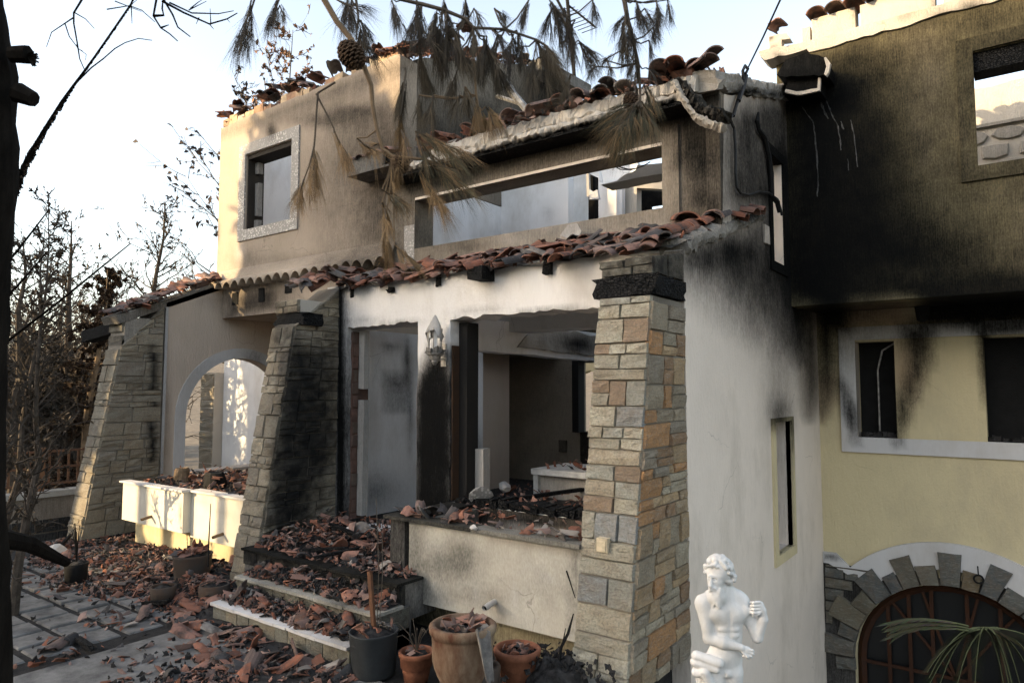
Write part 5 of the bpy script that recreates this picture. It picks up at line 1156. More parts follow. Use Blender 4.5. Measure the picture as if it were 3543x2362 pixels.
r2_, p2 = pot('flower_pot', 1440, 2352, wallprof([(0, 0), (.085, 0), (.10, .08), (.105, .10), (.112, .102), (.116, .17), (.124, .172), (.128, .20), (.122, .205)], .014, .06), M_POT, 'small banded terracotta pot between the black tub and the big urn', (.18, .10), nsh=5, seed=3)
def twigs(p, n, h, parent, seed, spread=.2, r_=.004, mat=None, name='dead_stem'):
    q = random.Random(seed); m = MB()
    for k in range(n):
        a = q.uniform(0, 6.28); s = q.uniform(.2, 1)*spread; hh = h*q.uniform(.5, 1)
        m.tube([p, (p[0]+math.cos(a)*s*.4, p[1]+math.sin(a)*s*.4, p[2]+hh*.55), (p[0]+math.cos(a)*s, p[1]+math.sin(a)*s, p[2]+hh*.9), (p[0]+math.cos(a)*s*1.4, p[1]+math.sin(a)*s*1.4, p[2]+hh*.85)], [r_, r_*.9, r_*.7, r_*.4], 4)
    m.out(name, mat or M_TWIG, parent)
twigs((p2[0], p2[1], .19), 11, .26, r2_, 4, .17)
r3, p3 = pot('tall_urn', 1600, 2425, wallprof([(0, 0), (.12, 0), (.135, .04), (.15, .14), (.185, .22), (.20, .27), (.205, .42), (.208, .44), (.215, .445), (.225, .47), (.225, .495), (.212, .505)], .025, .1), M_POT2, 'large lime-streaked terracotta urn filled with broken tiles', (.455, .185), nsh=34, seed=5, smax=.9)
q0 = at(1672, 2195, 4.42); q1 = at(1690, 2330, 4.30); dv = Vector(q1-q0); Mq = Matrix.Translation(Vector((q0+q1)/2)) @ Vector(dv).to_track_quat('Y', 'Z').to_matrix().to_4x4() @ Matrix.Rotation(2.6, 4, 'Y') @ Matrix.Scale(.72, 4)
ltm = mesh_only('leaning_tile', *tile_data(.42, .09, .05, .12, PI-.12, .08, 61, 4, 8), simple('grey_tile', (.12, .11, .10), .85, .4, 12, bs=.4, col2=(.2, .18, .16)))
lt = bpy.data.objects.new('leaning_tile', ltm); COL.objects.link(lt); lt.matrix_basis = Mq; meta(lt, 'long grey broken tile leaning against the right side of the big urn', 'roof tile')
r4, p4 = pot('scorched_pot', 1662, 2415, wallprof([(0, 0), (.115, 0), (.13, .1), (.135, .2), (.128, .215)], .03, .04), M_POT3, 'squat scorched pot of ash and charcoal in front of the urn', (.20, .10), nsh=12, seed=7, bend=.03, smax=.5)
r5, p5 = pot('flower_pot', 1790, 2365, wallprof([(0, 0), (.10, 0), (.135, .12), (.14, .125), (.148, .13), (.155, .20), (.165, .205), (.17, .24), (.16, .25)], .018, .07), M_POT, 'wide terracotta pot of burnt debris right of the urn', (.205, .145), nsh=22, seed=8, smax=.6)
p6 = onZ(1930, 2385, 0); m = MB(); V = np.array([(p6[0]+.26*math.sqrt(i/9)*math.cos(j/18*6.283), p6[1]+.26*math.sqrt(i/9)*math.sin(j/18*6.283), .22*(1-i/9)) for i in range(10) for j in range(18)]); V[:, 2] += (fbm(V, 16, 4, 3)-.4)*.13
mk('charcoal_heap', V, [(i*18+j, i*18+(j+1) % 18, (i+1)*18+(j+1) % 18, (i+1)*18+j) for i in range(9) for j in range(18)], M_ASH, kind='stuff', label='heap of wet charcoal at the foot of the front buttress')
def stick(pts, r_, lab, mat=M_BLACK, cat='stick', name='burnt_stick'):
    m = MB(); m.tube(pts, [r_]+[r_*.9]*(len(pts)-2)+[r_*.5], 5); return m.out(name, mat, None, label=lab, cat=cat)
tS = 4.75
st_ = empty('burnt_sapling', tuple(at(1935, 2310, tS)), 'forked burnt sapling rising from the charcoal heap by the front buttress', 'burnt plant')
for pts, r_ in (([(1932, 2320), (1940, 2240), (1965, 2190), (1984, 2122)], .011), ([(1938, 2262), (1950, 2210), (1957, 2172)], .006)):
    m = MB(); m.tube([at(x, y, tS) for x, y in pts], [r_]*(len(pts)-1)+[r_*.4], 5); m.out('stem', M_BLACK, st_)
stick([at(1960, 1974, 4.72), at(1972, 2010, 4.74), at(1990, 2067, 4.76)], .006, 'short bent black twig caught between the planter and the front buttress')
# pots and stumps on the left of the courtyard
pot('flower_pot', 664, 2025, wallprof([(0, 0), (.155, 0), (.175, .12), (.19, .30), (.20, .33)], .02, .05), M_POT3, 'scorched round pot heaped with broken tiles below the far planter', (.33, .17), nsh=26, seed=11, smax=1.0)
sp6 = stick([onZ(720, 1960, .3)+np.array([0, 0, 0]), onZ(720, 1960, .3)+np.array([.0, .0, .25]), onZ(720, 1960, .3)+np.array([.015, 0, .62])], .008, 'upright blackened stem behind the tile-heaped pot', cat='stem')
pot('scorched_pot', 562, 2088, wallprof([(0, 0), (.10, 0), (.115, .1), (.12, .17)], .02, .03), M_POT3, 'small blackened pot on the paving, left of two', (.16, .09), nsh=3, seed=12, bend=.04)
pot('scorched_pot', 742, 2085, wallprof([(0, 0), (.13, 0), (.14, .1), (.14, .18)], .02, .03), M_POT3, 'blackened tub of ash beside the foot of the middle buttress', (.18, .11), nsh=6, seed=13, bend=.04)
r9, p9 = pot('scorched_pot', 262, 2012, wallprof([(0, 0), (.10, 0), (.11, .16), (.115, .2)], .015, .03), M_BLACK, 'black pot with burnt stems near the far buttress', (.19, .08), nsh=0, seed=14)
twigs((p9[0], p9[1], .18), 6, .55, r9, 6, .08, .006, M_BLACK)

# ------------------------------------------------------------------ wall lantern, dark lantern, iron ring, cable, aerial
L0 = onY(1505, 1170, Y0-.14); lx, ly, lz = L0
lan = empty('wall_lantern', (lx, Y0, lz), 'burnt wall lantern with a melted grey shade on the sooty pillar', 'lantern')
m = MB(); m.box((lx-.035, Y0-.012, lz-.28), (lx+.035, Y0, lz-.05)); m.out('back_plate', M_METAL, lan)
m = MB(); m.lathe([(.012, -.27), (.02, -.26), (.035, -.235), (.03, -.22), (.05, -.21), (.062, -.18), (.085, -.165), (.09, -.15), (.08, -.145), (0, -.145)], (lx, ly, lz), 10); m.tube([(lx, Y0, lz-.2), (lx, ly+.05, lz-.22), (lx, ly, lz-.2)], .01, 6); m.out('lamp_base', M_METAL, lan)
m = MB()
for a in range(6):
    c_, s_ = math.cos(a*PI/3), math.sin(a*PI/3); m.tube([(lx+.066*c_, ly+.066*s_, lz-.15), (lx+.075*c_, ly+.075*s_, lz+.10)], .0055, 5)
m.out('cage', M_METAL, lan)
V = []; k = 20
for i, (r_, z) in enumerate(((.004, .235), (.02, .21), (.045, .16), (.066, .11), (.082, .06), (.088, .01))):
    for j in range(k):
        a = j/k*2*PI; q = 1+.18*math.sin(a*3+i*.7)+.1*math.sin(a*7+i); dz = (-.05*max(0, math.sin(a*2.0+1.0)) if i == 5 else 0)+random.uniform(-.008, .008)
        V.append((lx+r_*q*math.cos(a), ly+r_*q*math.sin(a), lz+z+dz+(.07 if i == 5 and 3.2 < a < 5.4 else 0)))
mk('melted_shade', V, [(i*k+j, i*k+(j+1) % k, (i+1)*k+(j+1) % k, (i+1)*k+j) for i in range(5) for j in range(k)], M_CONC, lan, attrs={'st': np.tile([.12, 0, .4, 1], (len(V), 1))}, smooth=True)
m = MB()
for a, z0, z1, wd in ((3.6, -.12, .08, .05), (4.7, -.13, -.0, .03), (5.5, -.12, .09, .045), (4.3, .0, .09, .05)):
    p = np.array([lx+.062*math.cos(a), ly+.062*math.sin(a), 0]); q = np.array([-math.sin(a), math.cos(a), 0])*wd/2
    V = [p-q+[0, 0, lz+z0], p+q+[0, 0, lz+z0], p+q*.8+[0, 0, lz+z1], p-q*.6+[0, 0, lz+z1-.02]]; V += [v+np.array([-.003*math.cos(a), -.003*math.sin(a), 0]) for v in V]
    m.add(V, [(0, 1, 2, 3), (7, 6, 5, 4), (0, 4, 5, 1), (1, 5, 6, 2), (2, 6, 7, 3), (3, 7, 4, 0)])
m.out('broken_glass', M_STATUE, lan)
m = MB()
for k in range(9):
    a = k*.7; m.box((lx+.07*math.cos(a)-.02, ly+.07*math.sin(a)-.02, lz-.15), (lx+.07*math.cos(a)+.02, ly+.07*math.sin(a)+.02, lz-.13+.02*(k % 3)), None, .012)
m.out('molten_drips', M_CONC, lan, soot=[('c', .45)])
dl = onY(3190, 1070, YB-.12); lan2 = empty('wall_lantern', (dl[0], YB, dl[2]), 'blackened lantern on the wall under the overhang, above the window pair', 'lantern')
m = MB(); m.lathe([(0, -.16), (.03, -.15), (.06, -.13), (.085, .08), (.10, .085), (.06, .13), (0, .16)], tuple(dl), 6); m.out('lamp_body', M_BLACK, lan2); m = MB(); m.tube([(dl[0], YB, dl[2]+.1), (dl[0], YB-.06, dl[2]+.2), (dl[0], YB-.12, dl[2]+.15)], .012, 5); m.out('bracket', M_BLACK, lan2)
rg = onY(3386, 2002, YB-.12); m = MB(); m.tube([(rg[0]+.045*math.cos(a), YB-.13, rg[2]+.045*math.sin(a)) for a in np.linspace(0, 6.283, 18)], .011, 5, cap=False); m.tube([(rg[0], YB-.13, rg[2]+.045), (rg[0]-.005, YB-.10, rg[2]+.14)], .007, 5); m.out('iron_ring', M_BLACK, None, label='black iron ring hanging on the arch stones', cat='ring')
Xc = XS+.035
cp = [onX(x, y, Xc) for x, y in ((2575, 262), (2568, 290), (2552, 345), (2537, 395), (2526, 412), (2533, 430), (2540, 445), (2545, 520), (2545, 600), (2550, 650), (2562, 668), (2590, 676), (2625, 664), (2660, 668), (2690, 690), (2700, 720), (2705, 745))]
top = [at(2790, -160, 4.2), at(2700, 0, 5.2), at(2640, 130, 6.0)]
cab = empty('electric_cable', tuple(cp[6]), 'black service cable coming from above and running down the sooty corner', 'cable')
m = MB(); m.tube(top+cp[:1], .008, 5); m.out('overhead_span', M_CABLE, cab)
m = MB(); m.tube(cp, .014, 6); m.tube([onX(x, y, Xc+.01) for x, y in ((2580, 255), (2588, 240), (2578, 228), (2570, 245), (2574, 285), (2560, 330), (2546, 372), (2538, 402))], .016, 6); m.tube([onX(x, y, Xc+.02) for x, y in ((2582, 262), (2574, 300), (2556, 350))], .022, 6); m.out('cable_run', M_CABLE, cab)
m = MB(); m.tube([onX(x, y, Xc) for x, y in ((2624, 390), (2620, 420), (2626, 448), (2645, 475), (2660, 540), (2668, 600), (2672, 680), (2690, 700), (2696, 735))], [.012, .026, .022, .03, .026, .03, .025, .03, .02], 6); m.out('burnt_sheath', M_BLACK, cab)
ta = 13.5; ant = empty('tv_aerial', tuple(at(2000, 480, ta)), 'thin television aerial mast standing behind the roof', 'aerial')
m = MB(); m.tube([at(2006, 470, ta), at(1960, -30, ta)], .035, 6); m.out('mast', M_BLACK, ant)
m = MB(); m.tube([at(1965, 18, ta), at(2060, 95, ta)], .02, 5)
for k in range(8): m.tube([at(1915+k*14, 52+k*9-14*(k < 3), ta), at(1990+k*11, 25+k*10, ta)], .008, 4)
m.out('dipole_rod', M_BLACK, ant)
pp = onX(1775, 322, XM+.5); vent = empty('vent_pipe', tuple(pp), 'grey forked pipe leaning out of the upper roof tiles', 'pipe')
m = MB(); m.tube([at(1750, 280, 9.2), at(1775, 325, 9.1), at(1826, 385, 8.9)], .05, 7); m.tube([at(1720, 333, 9.2), at(1806, 362, 9.0)], .03, 6); m.out('pipe_run', M_METAL, vent)

# ------------------------------------------------------------------ statue: one continuous surface from blended volumes
def surface_nets(f, lo, hi, n):
    xs = [np.linspace(lo[i], hi[i], n[i]) for i in range(3)]
    G = np.stack(np.meshgrid(*xs, indexing='ij'), -1); D = f(G.reshape(-1, 3)).reshape(n)
    s = D < 0
    acc = np.zeros(tuple(k-1 for k in n)+(3,)); cnt = np.zeros(tuple(k-1 for k in n))
    sl_ = lambda o: tuple(slice(o[i], n[i]-1+o[i]) for i in range(3))
    cor = [(a, b, c) for a in (0, 1) for b in (0, 1) for c in (0, 1)]
    for o in cor:
        for ax in range(3):
            if o[ax]: continue
            q = list(o); q[ax] = 1; q = tuple(q)
            d0, d1 = D[sl_(o)], D[sl_(q)]; x_ = (d0 < 0) != (d1 < 0)
            t = np.where(x_, d0/np.where(np.abs(d0-d1) < 1e-9, 1, d0-d1), 0)
            for i in range(3): acc[..., i] += np.where(x_, o[i]+(t if i == ax else 0), 0)
            cnt += x_
    act = cnt > 0; idx = -np.ones(act.shape, int); idx[act] = np.arange(act.sum())
    cell = np.argwhere(act); st_ = np.array([(hi[i]-lo[i])/(n[i]-1) for i in range(3)])
    V = np.array(lo)+(cell+acc[act]/cnt[act][:, None])*st_
    F = []
    for ax in range(3):
        b_, c_ = (ax+1) % 3, (ax+2) % 3
        A = np.moveaxis(s, (ax, b_, c_), (0, 1, 2)); I = np.moveaxis(idx, (ax, b_, c_), (0, 1, 2))
        a0 = A[:-1, 1:-1, 1:-1]; a1 = A[1:, 1:-1, 1:-1]; e = np.argwhere(a0 != a1)
        for (i, j, k) in e:
            q = [I[i, j, k], I[i, j+1, k], I[i, j+1, k+1], I[i, j, k+1]]
            F.append(q if a0[i, j, k] else q[::-1])
    return V, F
def smin(a, b, k): h = np.clip(.5+.5*(b-a)/k, 0, 1); return b*(1-h)+a*h-k*h*(1-h)
def statue_sdf(P):
    d = np.full(len(P), 80.0)
    def ell(c, r):
        c = np.array(c, float); r = np.array(r, float); ix = region(c-r, c+r, 75); q = (P[ix]-c)/r; l = np.linalg.norm(q, axis=1); return ix, (l-1)*r.min()
    def cone(a, b, ra, rb):
        a = np.array(a, float); b = np.array(b, float); ab = b-a; mr = max(ra, rb); ix = region(np.minimum(a, b)-mr, np.maximum(a, b)+mr, 75); Q = P[ix]; t = np.clip((Q-a) @ ab/(ab @ ab), 0, 1)
        return ix, np.linalg.norm(Q-a-t[:, None]*ab, axis=1)-(ra+(rb-ra)*t)
    full = P
    def region(lo_, hi_, m_): return np.where(np.all((full > lo_-m_) & (full < hi_+m_), axis=1))[0]
    def add(x, k=30): ix, v = x; d[ix] = smin(d[ix], v, k)
    def cut(x, k=12): ix, v = x; d[ix] = -smin(-d[ix], v, k)
    # torso
    add(ell((725, 770, 0), (205, 270, 135)), 20); add(ell((725, 1040, 10), (185, 190, 118)), 60); add(ell((690, 1290, 10), (215, 190, 135)), 60)
    add(ell((615, 735, -75), (120, 100, 66)), 34); add(ell((825, 740, -75), (118, 98, 66)), 34)
    add(ell((460, 640, 0), (92, 105, 88)), 50); add(ell((905, 620, 5), (95, 105, 88)), 50); add(cone((560, 560, 20), (700, 480, 10), 75, 70), 60); add(cone((850, 560, 20), (730, 480, 10), 75, 70), 60)
    for y, w_ in ((905, 62), (975, 60)): add(ell((668, y, -98), (w_, 34, 30)), 20); add(ell((782, y, -98), (w_, 34, 30)), 20)
    add(ell((700, 1190, -75), (120, 90, 60)), 60)
    cut(cone((728, 700, -150), (735, 1010, -138), 9, 9), 26); cut(cone((545, 850, -130), (700, 838, -152), 8, 6), 24); cut(cone((760, 838, -152), (905, 835, -120), 8, 6), 24)
    cut(ell((738, 1005, -128), (10, 12, 14)), 10)
    add(ell((690, 1400, -100), (52, 48, 45)), 24)
    cut(cone((560, 1290, -130), (660, 1410, -130), 8, 6), 20); cut(cone((850, 1270, -130), (740, 1400, -130), 8, 6), 20)
    # legs
    add(cone((590, 1430, 0), (560, 1960, -40), 118, 72), 40); add(cone((560, 1960, -40), (580, 2500, 10), 74, 42), 30); add(cone((785, 1430, 0), (780, 1960, 10), 124, 76), 40); add(cone((780, 1960, 10), (800, 2500, 40), 78, 42), 30)
    add(ell((560, 2530, -60), (55, 36, 115)), 24); add(ell((810, 2530, -20), (55, 36, 115)), 24)
    # his right arm, across the belly
    add(cone((452, 640, 0), (500, 1020, -60), 82, 62), 40); add(cone((500, 1020, -60), (640, 1045, -130), 64, 66), 30); add(cone((640, 1045, -130), (835, 1085, -165), 64, 42), 24)
    add(ell((890, 1115, -165), (68, 48, 32)), 22)
    for i, (x, y, b) in enumerate(((985, 1120, 14), (985, 1155, 10), (965, 1185, 4), (930, 1200, -6))):
        kx, ky = 930-i*12, 1098+i*26; add(cone((kx-28, ky-2, -176), (x-22, y-8, -182), 17, 15), 9); add(cone((x-22, y-8, -182), (x+2, y+10, -160), 15, 12), 7)
    add(cone((850, 1130, -180), (900, 1178, -196), 17, 14), 9)
    # his left arm, hand raised to the shoulder
    add(cone((920, 640, 5), (1080, 1020, -10), 80, 66), 40); add(cone((1080, 1020, -10), (1130, 800, -70), 66, 60), 24); add(cone((1130, 800, -70), (1120, 690, -95), 56, 46), 20)
    add(ell((1085, 650, -105), (56, 72, 38)), 20)
    for i, y in enumerate((588, 626, 664, 702)): add(cone((1075, y, -128), (1005, y+2, -140), 20, 18), 8); add(cone((1005, y+2, -140), (985-3*i, y+8, -108), 18, 15), 6)
    add(cone((1060, 720, -130), (1000, 735, -125), 20, 15), 8); add(ell((930, 700, -95), (45, 60, 30)), 20)
    # neck and head, turned to his right
    add(cone((700, 560, 0), (655, 430, -5), 98, 82), 40); add(ell((650, 265, 10), (140, 160, 150)), 30); add(ell((590, 345, -45), (88, 120, 95)), 30); add(ell((585, 440, -55), (78, 80, 76)), 30)
    add(cone((508, 300, -108), (640, 296, -120), 20, 18), 16)
    add(cone((524, 318, -118), (505, 398, -138), 15, 23), 14); add(ell((512, 402, -128), (32, 16, 22)), 8)
    cut(ell((556, 334, -128), (28, 17, 24)), 10); cut(ell((503, 332, -92), (20, 15, 26)), 10); add(ell((560, 337, -116), (19, 13, 15)), 5); add(ell((506, 335, -92), (15, 12, 15)), 5)
    add(ell((612, 375, -92), (42, 34, 40)), 20)
    cut(cone((515, 436, -128), (580, 444, -124), 6, 6), 6); add(cone((512, 424, -128), (560, 430, -132), 12, 13), 6); add(cone((518, 452, -124), (560, 455, -124), 12, 12), 6)
    add(cone((516, 420, -130), (500, 470, -118), 15, 12), 8); add(cone((555, 425, -132), (605, 480, -115), 16, 14), 8)
    rs = np.random.RandomState(4)
    add(ell((603, 545, -66), (106, 108, 88)), 24)
    for i in range(26):
        a = rs.uniform(-.95, .95); y = rs.uniform(465, 645); add(cone((603+a*92*(1-(y-470)/420), y-26, -128+56*a*a), (596+a*92*(1-(y-470)/420)+rs.uniform(-12, 12), y+16, -140+56*a*a), 22, 15), 5)
    for i in range(78):
        th = rs.uniform(0, 2*PI); ph = rs.uniform(-.35, 1.45); v = np.array([math.cos(ph)*math.cos(th), -math.sin(ph), math.cos(ph)*math.sin(th)])
        if v[0] < -.15 and v[1] > -.62 and v[2] < .35: continue
        if v[2] < -.55 and v[1] > -.35 and v[0] < .45: continue
        c_ = np.array([655, 262, 12])+v*np.array([150, 162, 158]); t = np.cross(v, rs.normal(size=3)); t /= np.linalg.norm(t)
        add(cone(c_-t*26, c_+t*26, rs.uniform(22, 34), rs.uniform(18, 28)), 7)
    for i in range(22):
        y = rs.uniform(300, 400); x = rs.uniform(715, 835); add(ell((x, y-(x-715)*.05, rs.uniform(-90, 60)), (rs.uniform(24, 36),)*3), 8)
    for i in range(12): add(ell((488+i*20, 196-16*math.sin(i*.5)+rs.uniform(-8, 8), -78-42*math.sin(i*.28)), (rs.uniform(15, 22),)*3), 6)
    # drapery over his right hip
    for a, b, ra, rb in (((352, 1215, -60), (585, 1268, -140), 58, 58), ((345, 1290, -50), (560, 1335, -130), 62, 52), ((352, 1405, -50), (440, 1390, -110), 58, 50), ((430, 1380, -100), (505, 1560, -110), 62, 52), ((505, 1560, -110), (520, 1900, -60), 56, 60), ((470, 1560, -60), (450, 2050, 0), 50, 64), ((420, 1300, 40), (480, 1900, 80), 70, 74)): add(cone(a, b, ra, rb), 18)
    for a, b in (((395, 1400, -150), (500, 1700, -165)), ((370, 1252, -125), (520, 1300, -190))): cut(cone(a, b, 8, 6), 14)
    add(cone((650, 2570, 20), (720, 2570, 20), 60, 60), 40)
    return d
kS = 3.4/2391*.2947
sv, sf = surface_nets(statue_sdf, (230, 60, -300), (1240, 2640, 260), (136, 344, 76))
def statue_xyz(V):
    X_ = (V[:, 0]-725)*kS; Z_ = -(V[:, 1]-1000)*kS; D_ = V[:, 2]*kS
    c_ = at(2300+725/3.393, 1900+1000/3.393, 3.4)
    f2 = np.array([-AY*.72+AX*.0, AX*.72, 0]); tw = np.array([AX, AY, 0]); fo = np.array([-AY, AX, 0])
    return c_+np.outer(X_, tw)+np.outer(D_, fo)+np.outer(Z_, (0, 0, 1))
SV = statue_xyz(sv)
stt = empty('garden_statue', (SV[:, 0].mean(), SV[:, 1].mean(), 0), 'white stone statue of a bearded nude man, one hand raised to his shoulder', 'statue')
mk('figure', SV, sf, M_STATUE, stt, smooth=True, recalc=True)
zb = SV[:, 2].min(); cxs, cys = SV[SV[:, 2] < zb+.1][:, 0].mean(), SV[SV[:, 2] < zb+.1][:, 1].mean()
m = MB(); m.lathe([(0, -.02), (.19, -.02), (.19, .05), (.165, .07), (.15, zb-.05), (.17, zb-.03), (.17, zb+.02), (0, zb+.02)], (cxs, cys, 0), 4); m.out('plinth', M_STATUE, stt)

# ------------------------------------------------------------------ trees
def seg_noise(rs, n, amp): return np.cumsum(rs.normal(0, amp, (n, 3)), 0)
def bare_tree(name, px, pyt, t, label, seed, height=None, spread=.33, zb=-.5, nb=26, leaf=.0, lcol=(.05, .035, .02), trunk_r=.12, lean=(0, 0), start=.25, mat=None, up=.75, twigs_=5, lsize=.05, droop=0, group='burnt trees'):
    rs = np.random.RandomState(seed); tp = at(px, pyt, t); base = np.array([tp[0]-lean[0], tp[1]-lean[1], zb]); H = tp[2]-zb
    root = empty(name, tuple(base), label, 'tree', group)
    n = 9; T = np.linspace(0, 1, n); P = base+np.outer(T, tp-base)+seg_noise(rs, n, .012*H)*np.array([1, 1, .2])*np.minimum(T*3, 1)[:, None]
    mt = MB(); mt.tube(P, trunk_r*(1-T*.93), 7); mt.out('trunk', mat or M_BARKF, root)
    m = MB(); lm = MB(); tips = []
    for b in range(nb):
        s = start+(1-start)*(b+rs.rand())/nb; i = min(n-2, int(s*(n-1))); q = P[i]+(P[i+1]-P[i])*(s*(n-1)-i)
        a = rs.uniform(0, 6.28); L = H*spread*(1.05-s*.75)*rs.uniform(.6, 1.15); d = np.array([math.cos(a), math.sin(a), up*rs.uniform(.3, 1.2)-droop]); d /= np.linalg.norm(d)
        k = 6; tt = np.linspace(0, 1, k); Q = q+np.outer(tt*L, d)+seg_noise(rs, k, .03*L)*tt[:, None]; Q[:, 2] += (.18*L*tt**2)*(1-2*droop)
        r_ = trunk_r*.34*(1.05-s); m.tube(Q, r_*(1-.85*tt)+.003, 4, cap=False)
        for w_ in range(twigs_):
            j = rs.randint(1, k); q2 = Q[j]; L2 = L*rs.uniform(.2, .5); d2 = d+rs.normal(0, .6, 3); d2[2] += .35-droop; d2 /= np.linalg.norm(d2)
            R2 = q2+np.outer(np.linspace(0, 1, 4)*L2, d2)+seg_noise(rs, 4, .04*L2); m.tube(R2, np.array([.010, .008, .0065, .004])*max(1, t/15), 3, cap=False); tips += [R2[1], R2[2], R2[3]]
            for w3 in range(3):
                d3 = d2+rs.normal(0, .6, 3); d3[2] += .3-droop; d3 /= np.linalg.norm(d3); L3 = L2*rs.uniform(.3, .7); q3 = R2[rs.randint(1, 4)]
                R3 = q3+np.outer(np.array([0, .5, 1])*L3, d3)+seg_noise(rs, 3, .05*L3); m.tube(R3, np.array([.006, .005, .0035])*max(1, t/15), 3, cap=False); tips += [R3[1], R3[2]]
    m.out('branch', mat or M_BARKF, root)
    if leaf and tips:
        tips = np.array(tips); nL = int(len(tips)*leaf)
        for i in range(nL):
            p = tips[rs.randint(len(tips))]+rs.normal(0, .012, 3); a = rs.normal(0, 1, 3); a /= np.linalg.norm(a); b_ = np.cross(a, rs.normal(0, 1, 3)); b_ /= np.linalg.norm(b_); z = lsize*rs.uniform(.5, 1.3)
            f_ = rs.uniform(.5, 1.4); lm.add([p-a*z, p+b_*z*.5, p+a*z*.9+np.array([0, 0, -z*.4]), p-b_*z*.5], [(0, 1, 2), (0, 2, 3)], (lcol[0]*f_, lcol[1]*f_, lcol[2]*f_))
        lm.out('dead_leaves', M_NEEDLE, root, kind='stuff')
    return root
TR = bare_tree
TR('burnt_tree', 540, 690, 17, 'bare burnt tree with a forked crown just left of the house roof', 1, trunk_r=.16, nb=34, leaf=.25, start=.5, spread=.28, lean=(.2, .1))
TR('burnt_tree', 300, 765, 15, 'bare burnt tree standing between the far buttress and the left edge', 2, trunk_r=.15, nb=38, leaf=.25, start=.3, spread=.36)
TR('burnt_tree', 95, 830, 13.5, 'burnt leaning tree behind the foreground trunk', 3, trunk_r=.15, nb=38, leaf=.22, start=.25, spread=.36)
TR('burnt_tree', 205, 960, 19, 'low burnt tree beyond the garden wall, second row', 4, trunk_r=.14, nb=40, leaf=.35, start=.12, spread=.4)
TR('burnt_tree', 20, 980, 22, 'distant burnt tree at the left edge of the wood', 5, trunk_r=.16, nb=40, leaf=.35, start=.1, spread=.42)
TR('burnt_tree', 400, 1010, 24, 'distant burnt tree behind the far buttress roof', 6, trunk_r=.15, nb=40, leaf=.35, start=.1, spread=.4)
TR('burnt_tree', 150, 1080, 28, 'far burnt tree low on the slope, left of the brown cypress', 7, trunk_r=.18, nb=46, leaf=.35, start=.06, spread=.45)
TR('burnt_tree', 330, 1120, 30, 'far burnt tree low on the slope, right of the brown cypress', 8, trunk_r=.18, nb=46, leaf=.35, start=.06, spread=.45)
TR('burnt_tree', 60, 1180, 26, 'short burnt tree low on the slope at far left', 18, trunk_r=.16, nb=46, leaf=.35, start=.05, spread=.5)
TR('scorched_tree', 338, 930, 14.0, 'rust-brown scorched cypress right beside the far stone buttress', 9, trunk_r=.12, nb=80, leaf=2.4, start=.05, spread=.17, lcol=(.035, .019, .009), lsize=.06, droop=.2, up=.4, twigs_=6, mat=M_TWIGW, group='scorched conifers')
TR('scorched_tree', 180, 1230, 16.0, 'dark scorched shrubby conifer behind the garden wall', 10, trunk_r=.10, nb=60, leaf=1.0, start=.03, spread=.4, lcol=(.022, .018, .012), lsize=.08, droop=.15, up=.4, group='scorched conifers')
TR('poplar', 1035, 95, 21, 'thin poplar with a few dry brown leaves rising behind the roof', 11, trunk_r=.12, nb=40, leaf=.55, start=.45, spread=.17, lcol=(.20, .10, .05), lsize=.09, mat=M_TWIG, group='dry-leaved poplars behind the house')
TR('poplar', 930, 170, 23, 'second thin poplar with dry leaves behind the broken parapet', 12, trunk_r=.10, nb=26, leaf=.3, start=.5, spread=.16, lcol=(.17, .09, .05), lsize=.08, mat=M_TWIG, group='dry-leaved poplars behind the house')
TR('poplar', 780, 320, 18, 'dark-leaved bare tree whose boughs reach past the house corner', 13, trunk_r=.13, nb=30, leaf=.5, start=.3, spread=.25, lcol=(.05, .035, .03), lsize=.085, mat=M_TWIG, group='dry-leaved poplars behind the house')
TR('burnt_tree', 620, 1000, 40, 'tiny far tree low beside the house corner', 14, trunk_r=.18, nb=30, leaf=.3, start=.1, spread=.4)
rsT = random.Random(50)
for i in range(11):
    px = rsT.uniform(-40, 420); t = rsT.uniform(11.5, 34); top = rsT.uniform(900, 1330)
    TR('burnt_tree', px, top, t, 'bare burnt tree crowding the slope at the left among many alike', 60+i, trunk_r=rsT.uniform(.07, .14), nb=44, leaf=rsT.uniform(.1, .35), start=.04, spread=rsT.uniform(.3, .5), lcol=(.03, .022, .014), twigs_=6, group='crowded burnt trees on the slope')
# slender trunks close to the left edge
for i, (px, t, lab) in enumerate(((112, 6.6, 'slender sunlit trunk near the left edge'), (20, 6.0, 'slender dark trunk hard against the left edge'), (62, 8.2, 'slender trunk behind the first at the left edge'))):
    TR('young_tree', px, 760-40*i, t, lab, 30+i, trunk_r=.045, nb=30, leaf=.3, start=.12, spread=.14, zb=-.06, lsize=.03, up=.9, group='slender young trees at the left edge')
